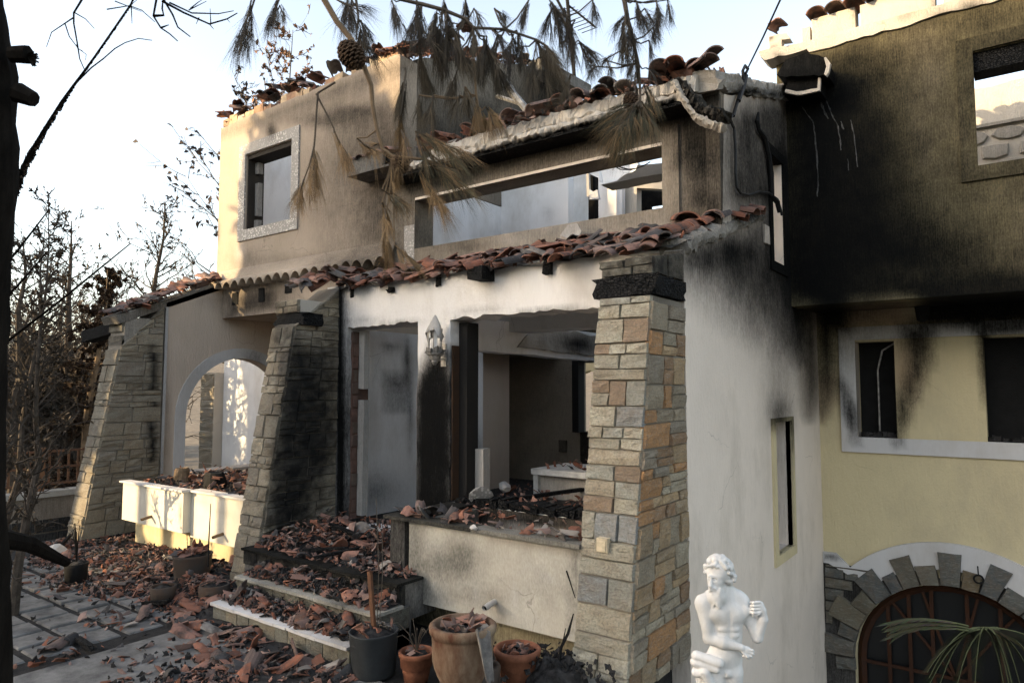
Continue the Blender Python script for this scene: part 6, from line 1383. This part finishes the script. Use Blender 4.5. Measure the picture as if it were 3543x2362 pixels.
# garden wall with lattice fence
gwx = -12.6
gw_ = empty('garden_wall', (gwx, 5, -.5), 'low plastered garden wall with a cap and lattice fence, behind the far buttress', 'wall')
slab('wall_body', (gwx-.2, .5, -.5), (gwx, 7, .34), M_BEIGE, gw_, [('c', .35)]); slab('wall_cap', (gwx-.25, .5, .342), (gwx+.05, 7, .43), M_MORTAR, gw_, [('c', .1)])
for z in (-.42, -.2, .02):
    for k in range(24): slab('block', (gwx+.001, 1+k*.42+(.2 if z == -.2 else 0), z), (gwx+.03, 1+k*.42+.40+(.2 if z == -.2 else 0), z+.19), M_CONC, gw_, [('c', .75)], .003) if z < 0 else None
fn = empty('lattice_fence', (gwx, 5, .43), 'low wooden lattice fence standing on the garden wall', 'fence')
for k in range(8):
    m = MB(); m.box((gwx-.14, 1+k*.7, .43), (gwx-.06, 1.08+k*.7, 1.12), (.20, .10, .05)); m.out('fence_post', M_ATTR, fn)
    for j in range(1, 5): m = MB(); m.box((gwx-.12, 1+k*.7+j*.14, .52), (gwx-.095, 1.03+k*.7+j*.14, 1.05), (.17, .085, .045)); m.out('fence_slat', M_ATTR, fn)
for z in (.52, .78, 1.04): m = MB(); m.box((gwx-.094, 1, z), (gwx-.075, 6.4, z+.035), (.16, .08, .045)); m.out('fence_rail', M_ATTR, fn)
# white annexe seen through the arch, with a stone pier at its end
ann = empty('white_annexe', (-12.6, 8.3, -.5), 'white annexe wall with a sunlit stone pier, seen through the porch arch', 'building')
slab('annexe_wall', (-13.62, 8.2, -.6), (-10.66, 8.6, 3.0), M_WHITE, ann, [('e', 745, 1500, 14, 200, .15)])
random.seed(60)
for z0, z1 in course(2.9, np.random.RandomState(4)): stone_piece([(-14.15, z0-.5), (-13.64, z0-.5), (-13.64, z1-.508), (-14.15, z1-.508)], lambda u, z, d: np.array([u, 8.0-d, z]), random.choice(TAN), ann, .02, .012)
slab('pier_core', (-14.14, 8.0, -.6), (-13.63, 8.6, 2.4), M_MORTAR, ann, [])

# ------------------------------------------------------------------ pine in the foreground: trunk at the left edge, boughs hanging over the view
pine = empty('pine_tree', tuple(onZ(-60, 2600, 0)), 'foreground pine: dark trunk at the left edge and scorched needle sprays hanging across the top', 'tree')
random.seed(71)
tq = 3.0
tr = [(-75, 2520, 140), (-52, 2100, 98), (-55, 1700, 78), (-50, 1300, 76), (-48, 1000, 84), (-45, 800, 94), (-50, 500, 122), (-58, 250, 112), (-70, 0, 84), (-95, -300, 80), (-110, -700, 75), (-100, -1000, 70)]
P = np.array([at(x, y, tq) for x, y, r_ in tr]); P[0, 2] = -.1
m = MB(); k = 20; PP = []; RR = []
for i in range(len(P)-1):
    for j in range(6): PP.append(P[i]+(P[i+1]-P[i])*j/6); RR.append((tr[i][2]+(tr[i+1][2]-tr[i][2])*j/6)*tq/2391*.8)
m.tube(PP, RR, 20); V = np.concatenate(m.V); ce = np.repeat(np.array(PP), 20, 0); dd = V-ce; q_ = V.copy(); q_[:, 2] *= .35; V = ce+dd*(1+.35*(fbm(q_, 22, 3, 3)-.5))[:, None]
mk('trunk', V, m.F, M_BARK, pine)
m = MB()
for a, b, ra, rb in (((60, 320), (118, 345), .045, .033),): m.tube([at(*a, tq-.03), at((a[0]+b[0])/2, (a[1]+b[1])/2, tq-.03), at(*b, tq-.03)], [ra, (ra+rb)/2, rb], 8)
m.out('branch_stub', M_BARK, pine); m = MB(); m.tube([at(40, 190, tq-.03), at(70, 190, tq-.03), at(100, 190, tq-.03)], [.035, .038, .04], 8)
for i in range(40):
    a = random.uniform(-.9, .9); m.tube([at(95, 195, tq-.03), at(95+random.uniform(15, 45)*math.cos(a), 195+34*math.sin(a)+10, tq-.03+random.uniform(-.03, .03))], [.008, .003], 3)
m.out('branch_stub', M_BARK, pine)
# limb that carries the hanging boughs, just above the picture
limb = [(-100, -620, 3.0), (300, -420, 2.9), (800, -260, 2.7), (1250, -170, 2.6), (1700, -150, 2.55), (2150, -140, 2.6), (2420, -110, 2.7)]
m = MB(); m.tube([at(x, y, t) for x, y, t in limb], [.06, .055, .05, .042, .036, .03, .02], 8); m.out('limb', M_BARK, pine)
def hang(name, pts, t0, t1, r0, r1, mat=M_TWIG):
    n = len(pts); return [at(x, y, t0+(t1-t0)*i/(n-1)) for i, (x, y) in enumerate(pts)], r0, r1
Z2 = lambda x, y: (1100+x/1.96, y/1.96)
BR = [  # bough name, polyline (photo px), depth, radii, tufts [(x0,y0,x1,y1,spread,n,tone)]
    ([(1060, -215), (1122, 0), (1166, 76), (1217, 138), (1263, 240), (1284, 296), (1289, 367), (1304, 449), (1324, 515), (1360, 541), (1467, 551), (1549, 582)], 2.3, .011, .004,
     [(1437, 455, 1690, 560, .30, 260, 2), (1440, 470, 1600, 680, .28, 130, 2), (1376, 560, 1386, 650, .5, 120, 3), (1345, 565, 1390, 660, .5, 70, 3), (1450, 600, 1580, 790, .22, 190, 3), (1470, 560, 1700, 690, .2, 120, 2), (1330, 640, 1430, 740, .35, 110, 3), (1322, 700, 1365, 810, .22, 170, 3), (1330, 800, 1372, 930, .16, 130, 3), (1365, 850, 1480, 940, .2, 90, 3), (1235, 478, 1330, 560, .5, 70, 3), (1322, 655, 1420, 720, .4, 60, 2), (1325, 500, 1250, 490, .5, 40, 3)]),
    ([(1200, -185), (1235, 20), (1240, 60), (1232, 140)], 2.5, .006, .003, [(1165, 0, 1310, 60, .22, 90, 0), (1240, 65, 1310, 175, .2, 70, 0), (1232, 130, 1350, 215, .2, 60, 0)]),
    ([(1360, -165), (1390, 0), (1460, 15), (1535, 35), (1610, 66), (1640, 97), (1748, 102), (1855, 138), (1896, 163)], 2.35, .009, .004,
     [(1352, -10, 1395, 135, .16, 120, 0), (1440, 0, 1450, 170, .16, 130, 0), (1452, 168, 1478, 360, .2, 260, 1), (1515, 95, 1545, 310, .2, 280, 1), (1535, 0, 1560, 120, .2, 90, 0), (1540, 40, 1580, 110, .3, 70, 0), (1610, 0, 1625, 100, .18, 120, 0), (1635, 95, 1650, 210, .18, 160, 1), (1550, 128, 1640, 250, .26, 240, 1), (1585, 180, 1690, 290, .26, 240, 1), (1690, 200, 1790, 330, .24, 260, 1), (1580, 250, 1535, 370, .2, 140, 1), (1700, 100, 1780, 175, .25, 100, 0), (1748, 70, 1740, 30, .3, 40, 0), (1855, 138, 1960, 310, .2, 300, 1), (1880, 150, 1970, 250, .2, 180, 1), (1830, 0, 1800, 110, .25, 140, 0), (1640, 30, 1680, 120, .25, 90, 0), (1710, 30, 1770, 90, .25, 90, 0)]),
    ([(1402, 235), (1404, 250), (1398, 300)], 2.3, .004, .003, [(1402, 262, 1375, 440, .16, 230, 1), (1385, 400, 1395, 560, .14, 150, 3)]),
    ([(1640, 210), (1648, 330), (1655, 370)], 2.3, .004, .003, [(1645, 340, 1670, 470, .2, 130, 3), (1680, 370, 1760, 460, .26, 140, 3), (1590, 330, 1560, 420, .2, 90, 1), (1500, 330, 1480, 470, .16, 130, 1), (1450, 330, 1450, 450, .2, 120, 1), (1610, 300, 1620, 420, .2, 120, 1)]),
    ([(1850, -145), (1960, 60), (1980, 140), (1988, 250)], 2.7, .006, .003, [(1900, 0, 1995, 150, .18, 180, 0), (2000, 140, 2110, 240, .25, 120, 0), (2005, 150, 2080, 290, .25, 90, 0), (1990, 70, 1930, 170, .3, 60, 0), (2050, 0, 2060, 90, .3, 110, 0)]),
    ([(2080, -142), (2160, 0), (2172, 70), (2190, 140), (2208, 220), (2214, 300), (2216, 345)], 2.5, .010, .004,
     [(2160, 60, 2090, 110, .3, 70, 0), (2165, 75, 2130, 180, .3, 100, 0), (2180, 80, 2210, 180, .3, 90, 0), (2155, 150, 2190, 230, .4, 110, 0), (2140, 180, 2060, 225, .3, 70, 0), (2060, 230, 2020, 260, .3, 60, 0), (2100, 210, 2120, 265, .35, 70, 0), (2260, 95, 2280, 160, .4, 80, 0), (2245, 140, 2260, 200, .35, 70, 0), (2200, 0, 2240, 120, .3, 160, 0), (2270, 0, 2290, 130, .3, 160, 0), (2310, 0, 2320, 90, .3, 100, 0), (2230, 30, 2270, 100, .4, 80, 0), (2195, 210, 2160, 275, .2, 60, 0), (2235, 235, 2300, 270, .2, 50, 0)]),
    ([(2214, 330), (2212, 350), (2190, 372)], 2.3, .006, .004,
     [(2210, 355, 2010, 425, .22, 130, 2), (2205, 365, 2040, 500, .26, 200, 2), (2200, 375, 2080, 545, .26, 230, 2), (2195, 380, 2140, 560, .22, 230, 2), (2215, 360, 2200, 480, .3, 230, 2), (2220, 350, 2270, 440, .28, 180, 2), (2225, 370, 2300, 500, .2, 80, 2), (2180, 400, 2090, 480, .4, 180, 2), (2240, 300, 2290, 400, .2, 90, 2), (2150, 440, 2110, 565, .3, 160, 2)]),
    ([(900, -230), (880, 0), (862, 60)], 2.4, .005, .003, [(870, 0, 812, 250, .13, 170, 0), (866, 60, 830, 200, .13, 90, 0)]),
    ([(985, -225), (965, 0), (955, 30)], 2.4, .005, .003, [(958, 0, 945, 140, .2, 170, 0), (968, 20, 990, 80, .3, 60, 0)]),
    ([(1160, 285), (1100, 322), (1094, 400), (1090, 470), (1086, 512)], 2.4, .004, .003, [(1086, 508, 1105, 715, .16, 170, 3), (1052, 620, 1010, 740, .25, 130, 3), (1070, 600, 1090, 700, .2, 60, 3)]),
    ([(1094, 325), (1130, 395), (1155, 445), (1157, 460)], 2.4, .0035, .003, [(1157, 455, 1225, 610, .13, 150, 3)]),
]
TONE = [(.026, .021, .016), (.055, .043, .026), (.058, .052, .028), (.18, .115, .055)]
rs = np.random.RandomState(5)
for bi, (pts, t, r0, r1, tufts) in enumerate(BR):
    ne = {0: 0, 2: 21, 1: 4, 5: 7, 6: 12}.get(bi, 0); pa = np.array(pts, float); L0_ = np.concatenate([[0], np.cumsum(np.hypot(*np.diff(pa, axis=0).T))])
    for k in range(ne):
        s_ = L0_[-1]*rs.uniform(.28, 1); x = np.interp(s_, L0_, pa[:, 0])+rs.uniform(-20, 20); y = np.interp(s_, L0_, pa[:, 1])+rs.uniform(-5, 60); a_ = PI/2+rs.uniform(-.35, .45); ll = rs.uniform(90, 200)*(.6 if bi == 6 else 1)
        tufts = tufts+[(x, y, x+math.cos(a_)*ll, y+math.sin(a_)*ll, .2, int(ll*.6), 0 if y < 120 else 1)]
    Q = [at(x, y, t) for x, y in pts]; n = len(Q); m = MB(); m.tube(Q, [r0+(r1-r0)*i/(n-1) for i in range(n)], 6); A = np.array(Q)
    for (x0, y0, x1, y1, sp_, nn, tone) in tufts:
        s = at(x0, y0, t); j = np.argmin(np.linalg.norm(A-s, axis=1))
        if np.linalg.norm(A[j]-s) > .012: mid = (A[j]+s)/2+np.array([0, 0, -.012]); m.tube([A[j], mid, s], [.0035, .003, .0025], 4)
    bo = m.out('bough', M_TWIGW if bi in (0, 4) else M_TWIG, pine)
    V = []; Fc = []; Cc = []; v0 = 0; allT = []
    for T_ in tufts:
        allT.append(T_); (x0, y0, x1, y1, sp_, nn, tone) = T_; L_ = math.hypot(x1-x0, y1-y0)
        for q in range(2 if L_ > 120 else 1):
            a_ = math.atan2(y1-y0, x1-x0)+rs.choice([-1, 1])*rs.uniform(.12, .45); f_ = rs.uniform(.45, .85); g_ = rs.uniform(0, .35)
            xs, ys = x0+(x1-x0)*g_, y0+(y1-y0)*g_; allT.append((xs, ys, xs+math.cos(a_)*L_*f_, ys+math.sin(a_)*L_*f_+12, sp_, int(nn*.5), tone))
    for (x0, y0, x1, y1, sp_, nn, tone) in allT:
        s = at(x0, y0, t); e = at(x1, y1, t+rs.uniform(-.15, .1)); ax0 = e-s; Lt = np.linalg.norm(ax0); ax0 = ax0/Lt
        nl_ = min(.125, Lt*.6); core = max(.01, Lt-nl_*.85); nf = max(6, int(nn/6.5)); sag = np.array([0, 0, -1.0])
        tw = [s+ax0*core*u+sag*(-.10*core*math.sin(PI*u)*0+.03*core*u*u) for u in (0, .35, .7, 1)]
        for f0 in range(nf):
            u = rs.rand()**.85; p0 = s+ax0*core*u+sag*.03*core*u*u+rs.normal(0, .004, 3); fd = ax0+rs.normal(0, .10+sp_*.4, 3); fd[2] -= .22; fd /= np.linalg.norm(fd); c_ = TONE[tone] if rs.rand() > .3 else (TONE[3] if tone >= 2 else TONE[1]); tn_ = rs.uniform(.5, 1.5)
            for _ in range(5):
                d = fd+rs.normal(0, .10, 3); d /= np.linalg.norm(d); L = nl_*rs.uniform(.45, 1.25); sd = np.cross(d, (-AY, AX, 0)); sd = sd/(np.linalg.norm(sd)+1e-6)*.00046
                p = p0; mid = p+d*L*.5+sag*.004; tip = p+d*L+sag*(.006+.03*rs.rand())
                V += [p-sd, p+sd, mid+sd*.9, mid-sd*.9, tip]; Fc += [(v0, v0+1, v0+2, v0+3), (v0+3, v0+2, v0+4)]
                f_ = tn_*rs.uniform(.8, 1.2); Cc += [(c_[0]*f_, c_[1]*f_, c_[2]*f_, 1)]*5; v0 += 5
        tm = MB(); tm.tube(tw, [.0032, .0028, .0022, .0014], 4, (TONE[1][0]*.8, TONE[1][1]*.7, TONE[1][2]*.6)); V += list(tm.V[0]); Fc += [tuple(a+v0 for a in f) for f in tm.F]; Cc += [tuple(c) for c in tm.C[0]]; v0 += tm.n
    mk('needles', V, Fc, M_NEEDLE, bo, attrs={'base': Cc}, kind='stuff')
    bo['label'] = None if False else ['long brown bough with the open cone', 'short bough right of the cone', 'broad dark bough sweeping to the right', 'long single spray before the wing wall', 'spray hanging over the dark flank', 'bough before the aerial mast', 'thick bough on the right', 'bushy olive spray over the ribbon window', 'leftmost hanging spray', 'second spray from the left', 'pair of dry brown sprays before the small window', 'thin dry spray beside the eave'][bi]
# cones
def cone_(px, py, t, R, H, ax_dir, parent):
    c_ = at(px, py, t); ax = np.array(ax_dir, float); ax /= np.linalg.norm(ax); a = np.cross(ax, (0, 1, .3)); a /= np.linalg.norm(a); b = np.cross(ax, a); m = MB(); n = 90
    m.tube([c_-ax*H*.5, c_, c_+ax*H*.45], [R*.35, R*.62, R*.2], 8, (.035, .022, .014))
    for i in range(n):
        u = i/n; an = i*2.39996; w_ = math.sin(PI*(.12+.83*u))**.7; r_ = R*w_; o = a*math.cos(an)+b*math.sin(an); tt = np.cross(ax, o); p = c_+ax*H*(u-.5)
        q0 = p+o*r_*.45; q1 = p+o*r_+ax*H*.05; s = R*.30*w_
        V = [q0-tt*s*.5, q0+tt*s*.5, q1+tt*s, q1+o*R*.1, q1-tt*s]; V2 = [v+ax*R*.10 for v in V]
        f_ = random.uniform(.7, 1.4); m.add(V+V2, [(0, 1, 2, 3, 4), (9, 8, 7, 6, 5), (0, 5, 6, 1), (1, 6, 7, 2), (2, 7, 8, 3), (3, 8, 9, 4), (4, 9, 5, 0)], (.075*f_, .045*f_, .025*f_))
    return m.out('pine_cone', M_ATTR, parent)
cone_(1214, 188, 2.25, .040, .095, (.5, .35, -.75), pine); cone_(1384, 565, 2.32, .032, .07, (-.3, -.1, -.9), pine); cone_(2185, 350, 2.35, .028, .06, (.3, .2, -.8), pine)

# bare twigs across the top left
Z1 = lambda L: [(x/1.96, y/1.96) for x, y in L]
tw_ = empty('bare_branch', tuple(at(500, -60, 3.2)), 'bare leafless branches reaching into the sky at the top left', 'branch')
for L, r_ in (([(620, -260), (555, 0), (500, 90), (500, 160), (525, 300), (540, 400), (575, 480)], .0055), ([(500, 120), (440, 160), (350, 220), (315, 320)], .0035), ([(440, 160), (470, 250), (530, 330), (585, 370), (580, 410)], .003), ([(510, 90), (580, 130), (640, 195)], .003), ([(520, 300), (525, 330), (560, 345)], .002),
              ([(1080, -260), (1060, 0), (1040, 110), (1090, 190), (1150, 230), (1205, 280)], .006), ([(1090, 190), (1145, 170)], .005), ([(1080, -200), (1110, 0), (1170, 100), (1205, 185), (1290, 250)], .0065), ([(1100, 10), (1250, 90), (1420, 165), (1540, 130), (1610, 90)], .006), ([(1150, 20), (1300, 90), (1480, 95), (1585, 75)], .0045), ([(1420, 165), (1450, 200)], .003), ([(1430, 165), (1425, 60)], .003), ([(1280, 70), (1400, 10)], .003), ([(1350, 120), (1330, 165)], .0025),
              ([(1000, -150), (900, 0), (880, 40), (960, 70), (1050, 150)], .004), ([(780, 10), (870, 45), (960, 80)], .003), ([(725, 65), (880, 40), (930, 0)], .003), ([(890, 40), (895, 160)], .003), ([(1040, 110), (1110, 105), (1100, 60), (1105, 0)], .007), ([(1290, 60), (1340, 20), (1370, 0)], .003), ([(1540, 130), (1560, 155)], .002)):
    m = MB(); P_ = [at(x, y, 3.2) for x, y in Z1(L)]; k = len(P_); m.tube(P_, [r_*(1-.6*i/(k-1)) for i in range(k)], 5); m.out('twig', M_BARK, tw_)
for i in range(50):
    x = random.uniform(1080, 1560); y = random.uniform(20, 160); p = at(x/1.96, y/1.96, 3.2); m_ = None
# burnt palm frond and bare palm ribs
pf = empty('palm_frond', tuple(at(40, 680, 3.4)), 'burnt palm frond with short charred leaflets slanting up from behind the trunk', 'palm frond')
rib = [(30, 1400), (110, 1240), (180, 1080), (300, 880), (420, 690), (500, 580), (560, 500), (640, 390), (750, 230), (880, 40), (930, -40)]
RP = [at(x/1.96, y/1.96, 3.4) for x, y in rib]; m = MB(); m.tube(RP, np.linspace(.011, .003, len(RP)), 5); m.out('rib', M_BARK, pf)
rib2 = [(540, 540), (620, 460), (700, 400), (780, 330), (850, 290), (940, 262), (1030, 275)]; m = MB(); m.tube([at(x/1.96, y/1.96, 3.42) for x, y in rib2], np.linspace(.005, .002, 7), 4); m.out('rib', M_BARK, pf)
m = MB(); rx = np.array(rib, float); cum = np.concatenate([[0], np.cumsum(np.hypot(*np.diff(rx, axis=0).T))])
for i in range(150):
    s = cum[-1]*(.06+.9*i/150); x = np.interp(s, cum, rx[:, 0]); y = np.interp(s, cum, rx[:, 1]); f_ = max(.06, 1-(s/cum[-1])/.62) if s/cum[-1] < .62 else .06
    for sd_ in (-1, 1):
        L = (85*f_+8)*random.uniform(.7, 1.1)*(1 if sd_ > 0 else .45); dx, dy = ((.95, .30) if sd_ > 0 else (-.2, -1)); p = at(x/1.96, y/1.96, 3.4); q = at((x+dx*L)/1.96, (y+dy*L)/1.96, 3.4+random.uniform(-.05, .05))
        if sd_ > 0 and f_ > .3: q = at((x+L*.55)/1.96, (y+L*.55*.9)/1.96, 3.4+random.uniform(-.05, .05))
        a = np.array([0, 0, .007])+RP[0]*0+np.array([AX, AY, 0])*.004; m.add([p-a, p+a, q+a*.35, q-a*.35], [(0, 1, 2, 3)])
m.out('leaflets', M_BARK, pf, kind='stuff')
for k, ((x0, y0), (x1, y1), lab) in enumerate((((-40, 985), (172, 722), 'bare palm rib slanting up beside the trunk, topmost'), ((-40, 1090), (162, 873), 'bare palm rib slanting up beside the trunk, middle'), ((-40, 1230), (452, 842), 'long bare palm rib crossing in front of the burnt trees'))):
    m = MB(); m.tube([at(x0, y0, 3.6), at((x0+x1)/2, (y0+y1)/2+6, 3.55), at(x1, y1, 3.5)], [.008, .0065, .003], 5); m.out('palm_rib', M_BARK, None, label=lab, cat='palm rib')
m = MB(); m.tube([at(-60, 1850, 4.0), at(100, 1880, 4.3), at(230, 1945, 4.7)], [.06, .05, .03], 8); m.out('fallen_branch', M_BARK, None, label='thick charred branch slanting down at the left edge', cat='branch')
# palm leaves hanging before the arched door
pl = empty('palm_plant', (.6, 6.2, -1.3), 'half-burnt green palm in front of the arched stone doorway', 'palm')
random.seed(17); m0 = MB(); m0.tube([(.75, 6.4, -2.85), (.72, 6.4, -1.6), (.7, 6.35, -.9)], [.09, .08, .07], 8); m0.out('trunk', M_BARK, pl)
for k in range(19):
    m = MB()
    if k < 3: c0 = at(3350, 2165+8*k, 6.2); c1 = at(3190-10*k, 2120+14*k, 6.0); c2 = at(3070+10*k, 2160+22*k, 5.9)
    else: c0 = at(3400+random.uniform(-20, 60), 2170, 6.3); a = random.uniform(.2, 2.9)*(1 if k % 2 else 1); ln = random.uniform(180, 360); c1 = at(3400+math.cos(a)*-ln*.55, 2190-40*math.sin(a), 6.2); c2 = at(3400-math.cos(a)*ln, 2230+random.uniform(20, 190), 6.1)
    tt = np.linspace(0, 1, 9)[:, None]; Q = (1-tt)**2*c0+2*tt*(1-tt)*c1+tt**2*c2; m.tube(Q, np.linspace(.009, .003, 9), 4, (.10, .11, .05)); col_ = random.choice([(.025, .03, .014), (.018, .022, .012), (.06, .055, .03)]) if k > 2 else (.12, .115, .065)
    for i in range(46):
        s = .12+.86*i/46; p = (1-s)**2*c0+2*s*(1-s)*c1+s*s*c2; tg = 2*(1-s)*(c1-c0)+2*s*(c2-c1); tg /= np.linalg.norm(tg)
        for sd_ in (-1, 1):
            o = np.cross(tg, (0, 0, 1)); o /= np.linalg.norm(o); d = tg*.9+o*sd_*(.28 if k < 3 else .6)+np.array([0, 0, -.35 if k > 2 else -.05]); d /= np.linalg.norm(d); L = random.uniform(.14, .26)*(1-.4*s); q = p+d*L; wv = np.array([0, 0, .006]); m.add([p-wv, p+wv*.8, q], [(0, 1, 2)], tuple(v*random.uniform(.7, 1.3) for v in col_))
    m.out('leaf', M_NEEDLE, pl)

# ------------------------------------------------------------------ unseen shade casters added behind the viewer: ridge, crown, foliage blocks, trunks
SH = np.array([-SUN.x, -SUN.y]); SH /= np.linalg.norm(SH); SN = np.array([-SH[1], SH[0]]); SN = SN*np.sign(SN[0])
def across(w_, u): p = SH*u+SN*w_; return p
HV = []; HF = []; nw_, nu_ = 60, 14
for i in range(nw_+1):
    w_ = -8.45+120*(i/nw_)**1.3
    for j in range(nu_+1):
        u_ = 66+70*j/nu_; top = (6.0+(u_+6.3)*.318)*min(1, (j/4.0)**.6)*(1 if j < 5 else 1-(j-5)/9.2); HV.append((*across(w_, u_), top+.5*math.sin(w_*.35+j)*(i > 3)*(j > 2)-.5*(j == 0)))
for i in range(nw_):
    for j in range(nu_): HF.append((i*(nu_+1)+j, (i+1)*(nu_+1)+j, (i+1)*(nu_+1)+j+1, i*(nu_+1)+j+1))
b0 = len(HV)
for j in range(nu_+1): HV.append((*across(-8.45, 66+70*j/nu_), -1.0))
for j in range(nu_): HF.append((j, j+1, b0+j+1, b0+j))
mk('shade_hill', HV, HF, M_SOIL, kind='structure')  # unseen ridge added far behind the viewer to block the low sun
random.seed(8)
def leafy(name, w0, w1, u, z0, z1, ru, n, label, seed, trunk=True):
    c = across((w0+w1)/2, u); r0 = (w1-w0)/2; root = empty(name, (c[0], c[1], -.3), label, 'tree' if trunk else 'shade_hedge', 'unseen trees added for shade' if trunk else None)
    bm = bmesh.new(); bmesh.ops.create_icosphere(bm, subdivisions=4, radius=1); V = np.array([v.co[:] for v in bm.verts]); Fc = [tuple(v.index for v in f.verts) for f in bm.faces]; bm.free()
    if not trunk: V = np.sign(V)*np.abs(V)**.35; V /= np.abs(V).max(0)
    V = V*(.86+.5*(fbm(V+seed, 2.2, seed, 4)-.5))[:, None]
    Q = np.array([np.append(across((w0+w1)/2+v[0]*r0, u+v[1]*ru), (z0+z1)/2+v[2]*(z1-z0)/2) for v in V])
    mk('crown', Q, Fc, M_LEAF, root)
    m = MB(); rs = np.random.RandomState(seed)
    for i in range(n):
        v = V[rs.randint(len(V))]*rs.uniform(.9, 1.12); p = np.append(across((w0+w1)/2+v[0]*r0, u+v[1]*ru), (z0+z1)/2+v[2]*(z1-z0)/2); a = rs.normal(0, .14, 3); b = rs.normal(0, .14, 3); m.add([p-a, p+b, p+a, p-b], [(0, 1, 2, 3)])
    m.out('leaves', M_LEAF, root, kind='stuff')
    if trunk:
        m = MB(); m.tube([np.append(c, -.4), np.append(c, (z0+z1)/2)], [.14, .09], 8); m.out('trunk', M_BARK, root)
    return root
M_LEAF = simple('dark_foliage', (.05, .06, .025), .8, .4, 4, bs=0)
leafy('shade_tree', -11.75, -8.2, 13, 5.5, 11.1, 1.5, 2600, 'unseen round evergreen tree added behind the viewer to shade the wing wall', 3)  # out of view; crown shaped to shade the wing wall
leafy('shade_hedge', -11.0, -8.2, 13.2, -.8, 3.7, .6, 900, 'unseen low foliage block added to shade the ground', 6, False)  # these foliage blocks are unseen, each sized to shade part of the scene
leafy('shade_hedge', -12.6, -11.12, 13.4, -.8, 7.0, .8, 1000, 'unseen tall foliage block added to shade the far buttress', 9, False)
leafy('shade_hedge', -15.3, -12.4, 13.8, -.8, 9.2, .8, 1800, 'unseen tallest foliage block added to shade the annexe wall', 12, False)
leafy('shade_hedge', -24, -15.25, 13.4, -.8, 5.0, .8, 1800, 'unseen long foliage block added to shade the far left', 10, False)
for i, (w_, r_) in enumerate(((-10.55, .06), (-8.75, .09))):  # unseen trunks added to stripe the far planter with shade
    c = across(w_, 12.2+.3*i); m = MB(); m.tube([np.append(c, -.4), np.append(c, 3), np.append(c+np.array([.1, 0]), 6.4)], [r_, r_*.9, r_*.6], 6); m.out('shade_trunk', M_BARK, None, label=['unseen thin trunk added to cast a stripe of shade', 'unseen thicker trunk added to cast a second stripe of shade'][i], cat='tree trunk')
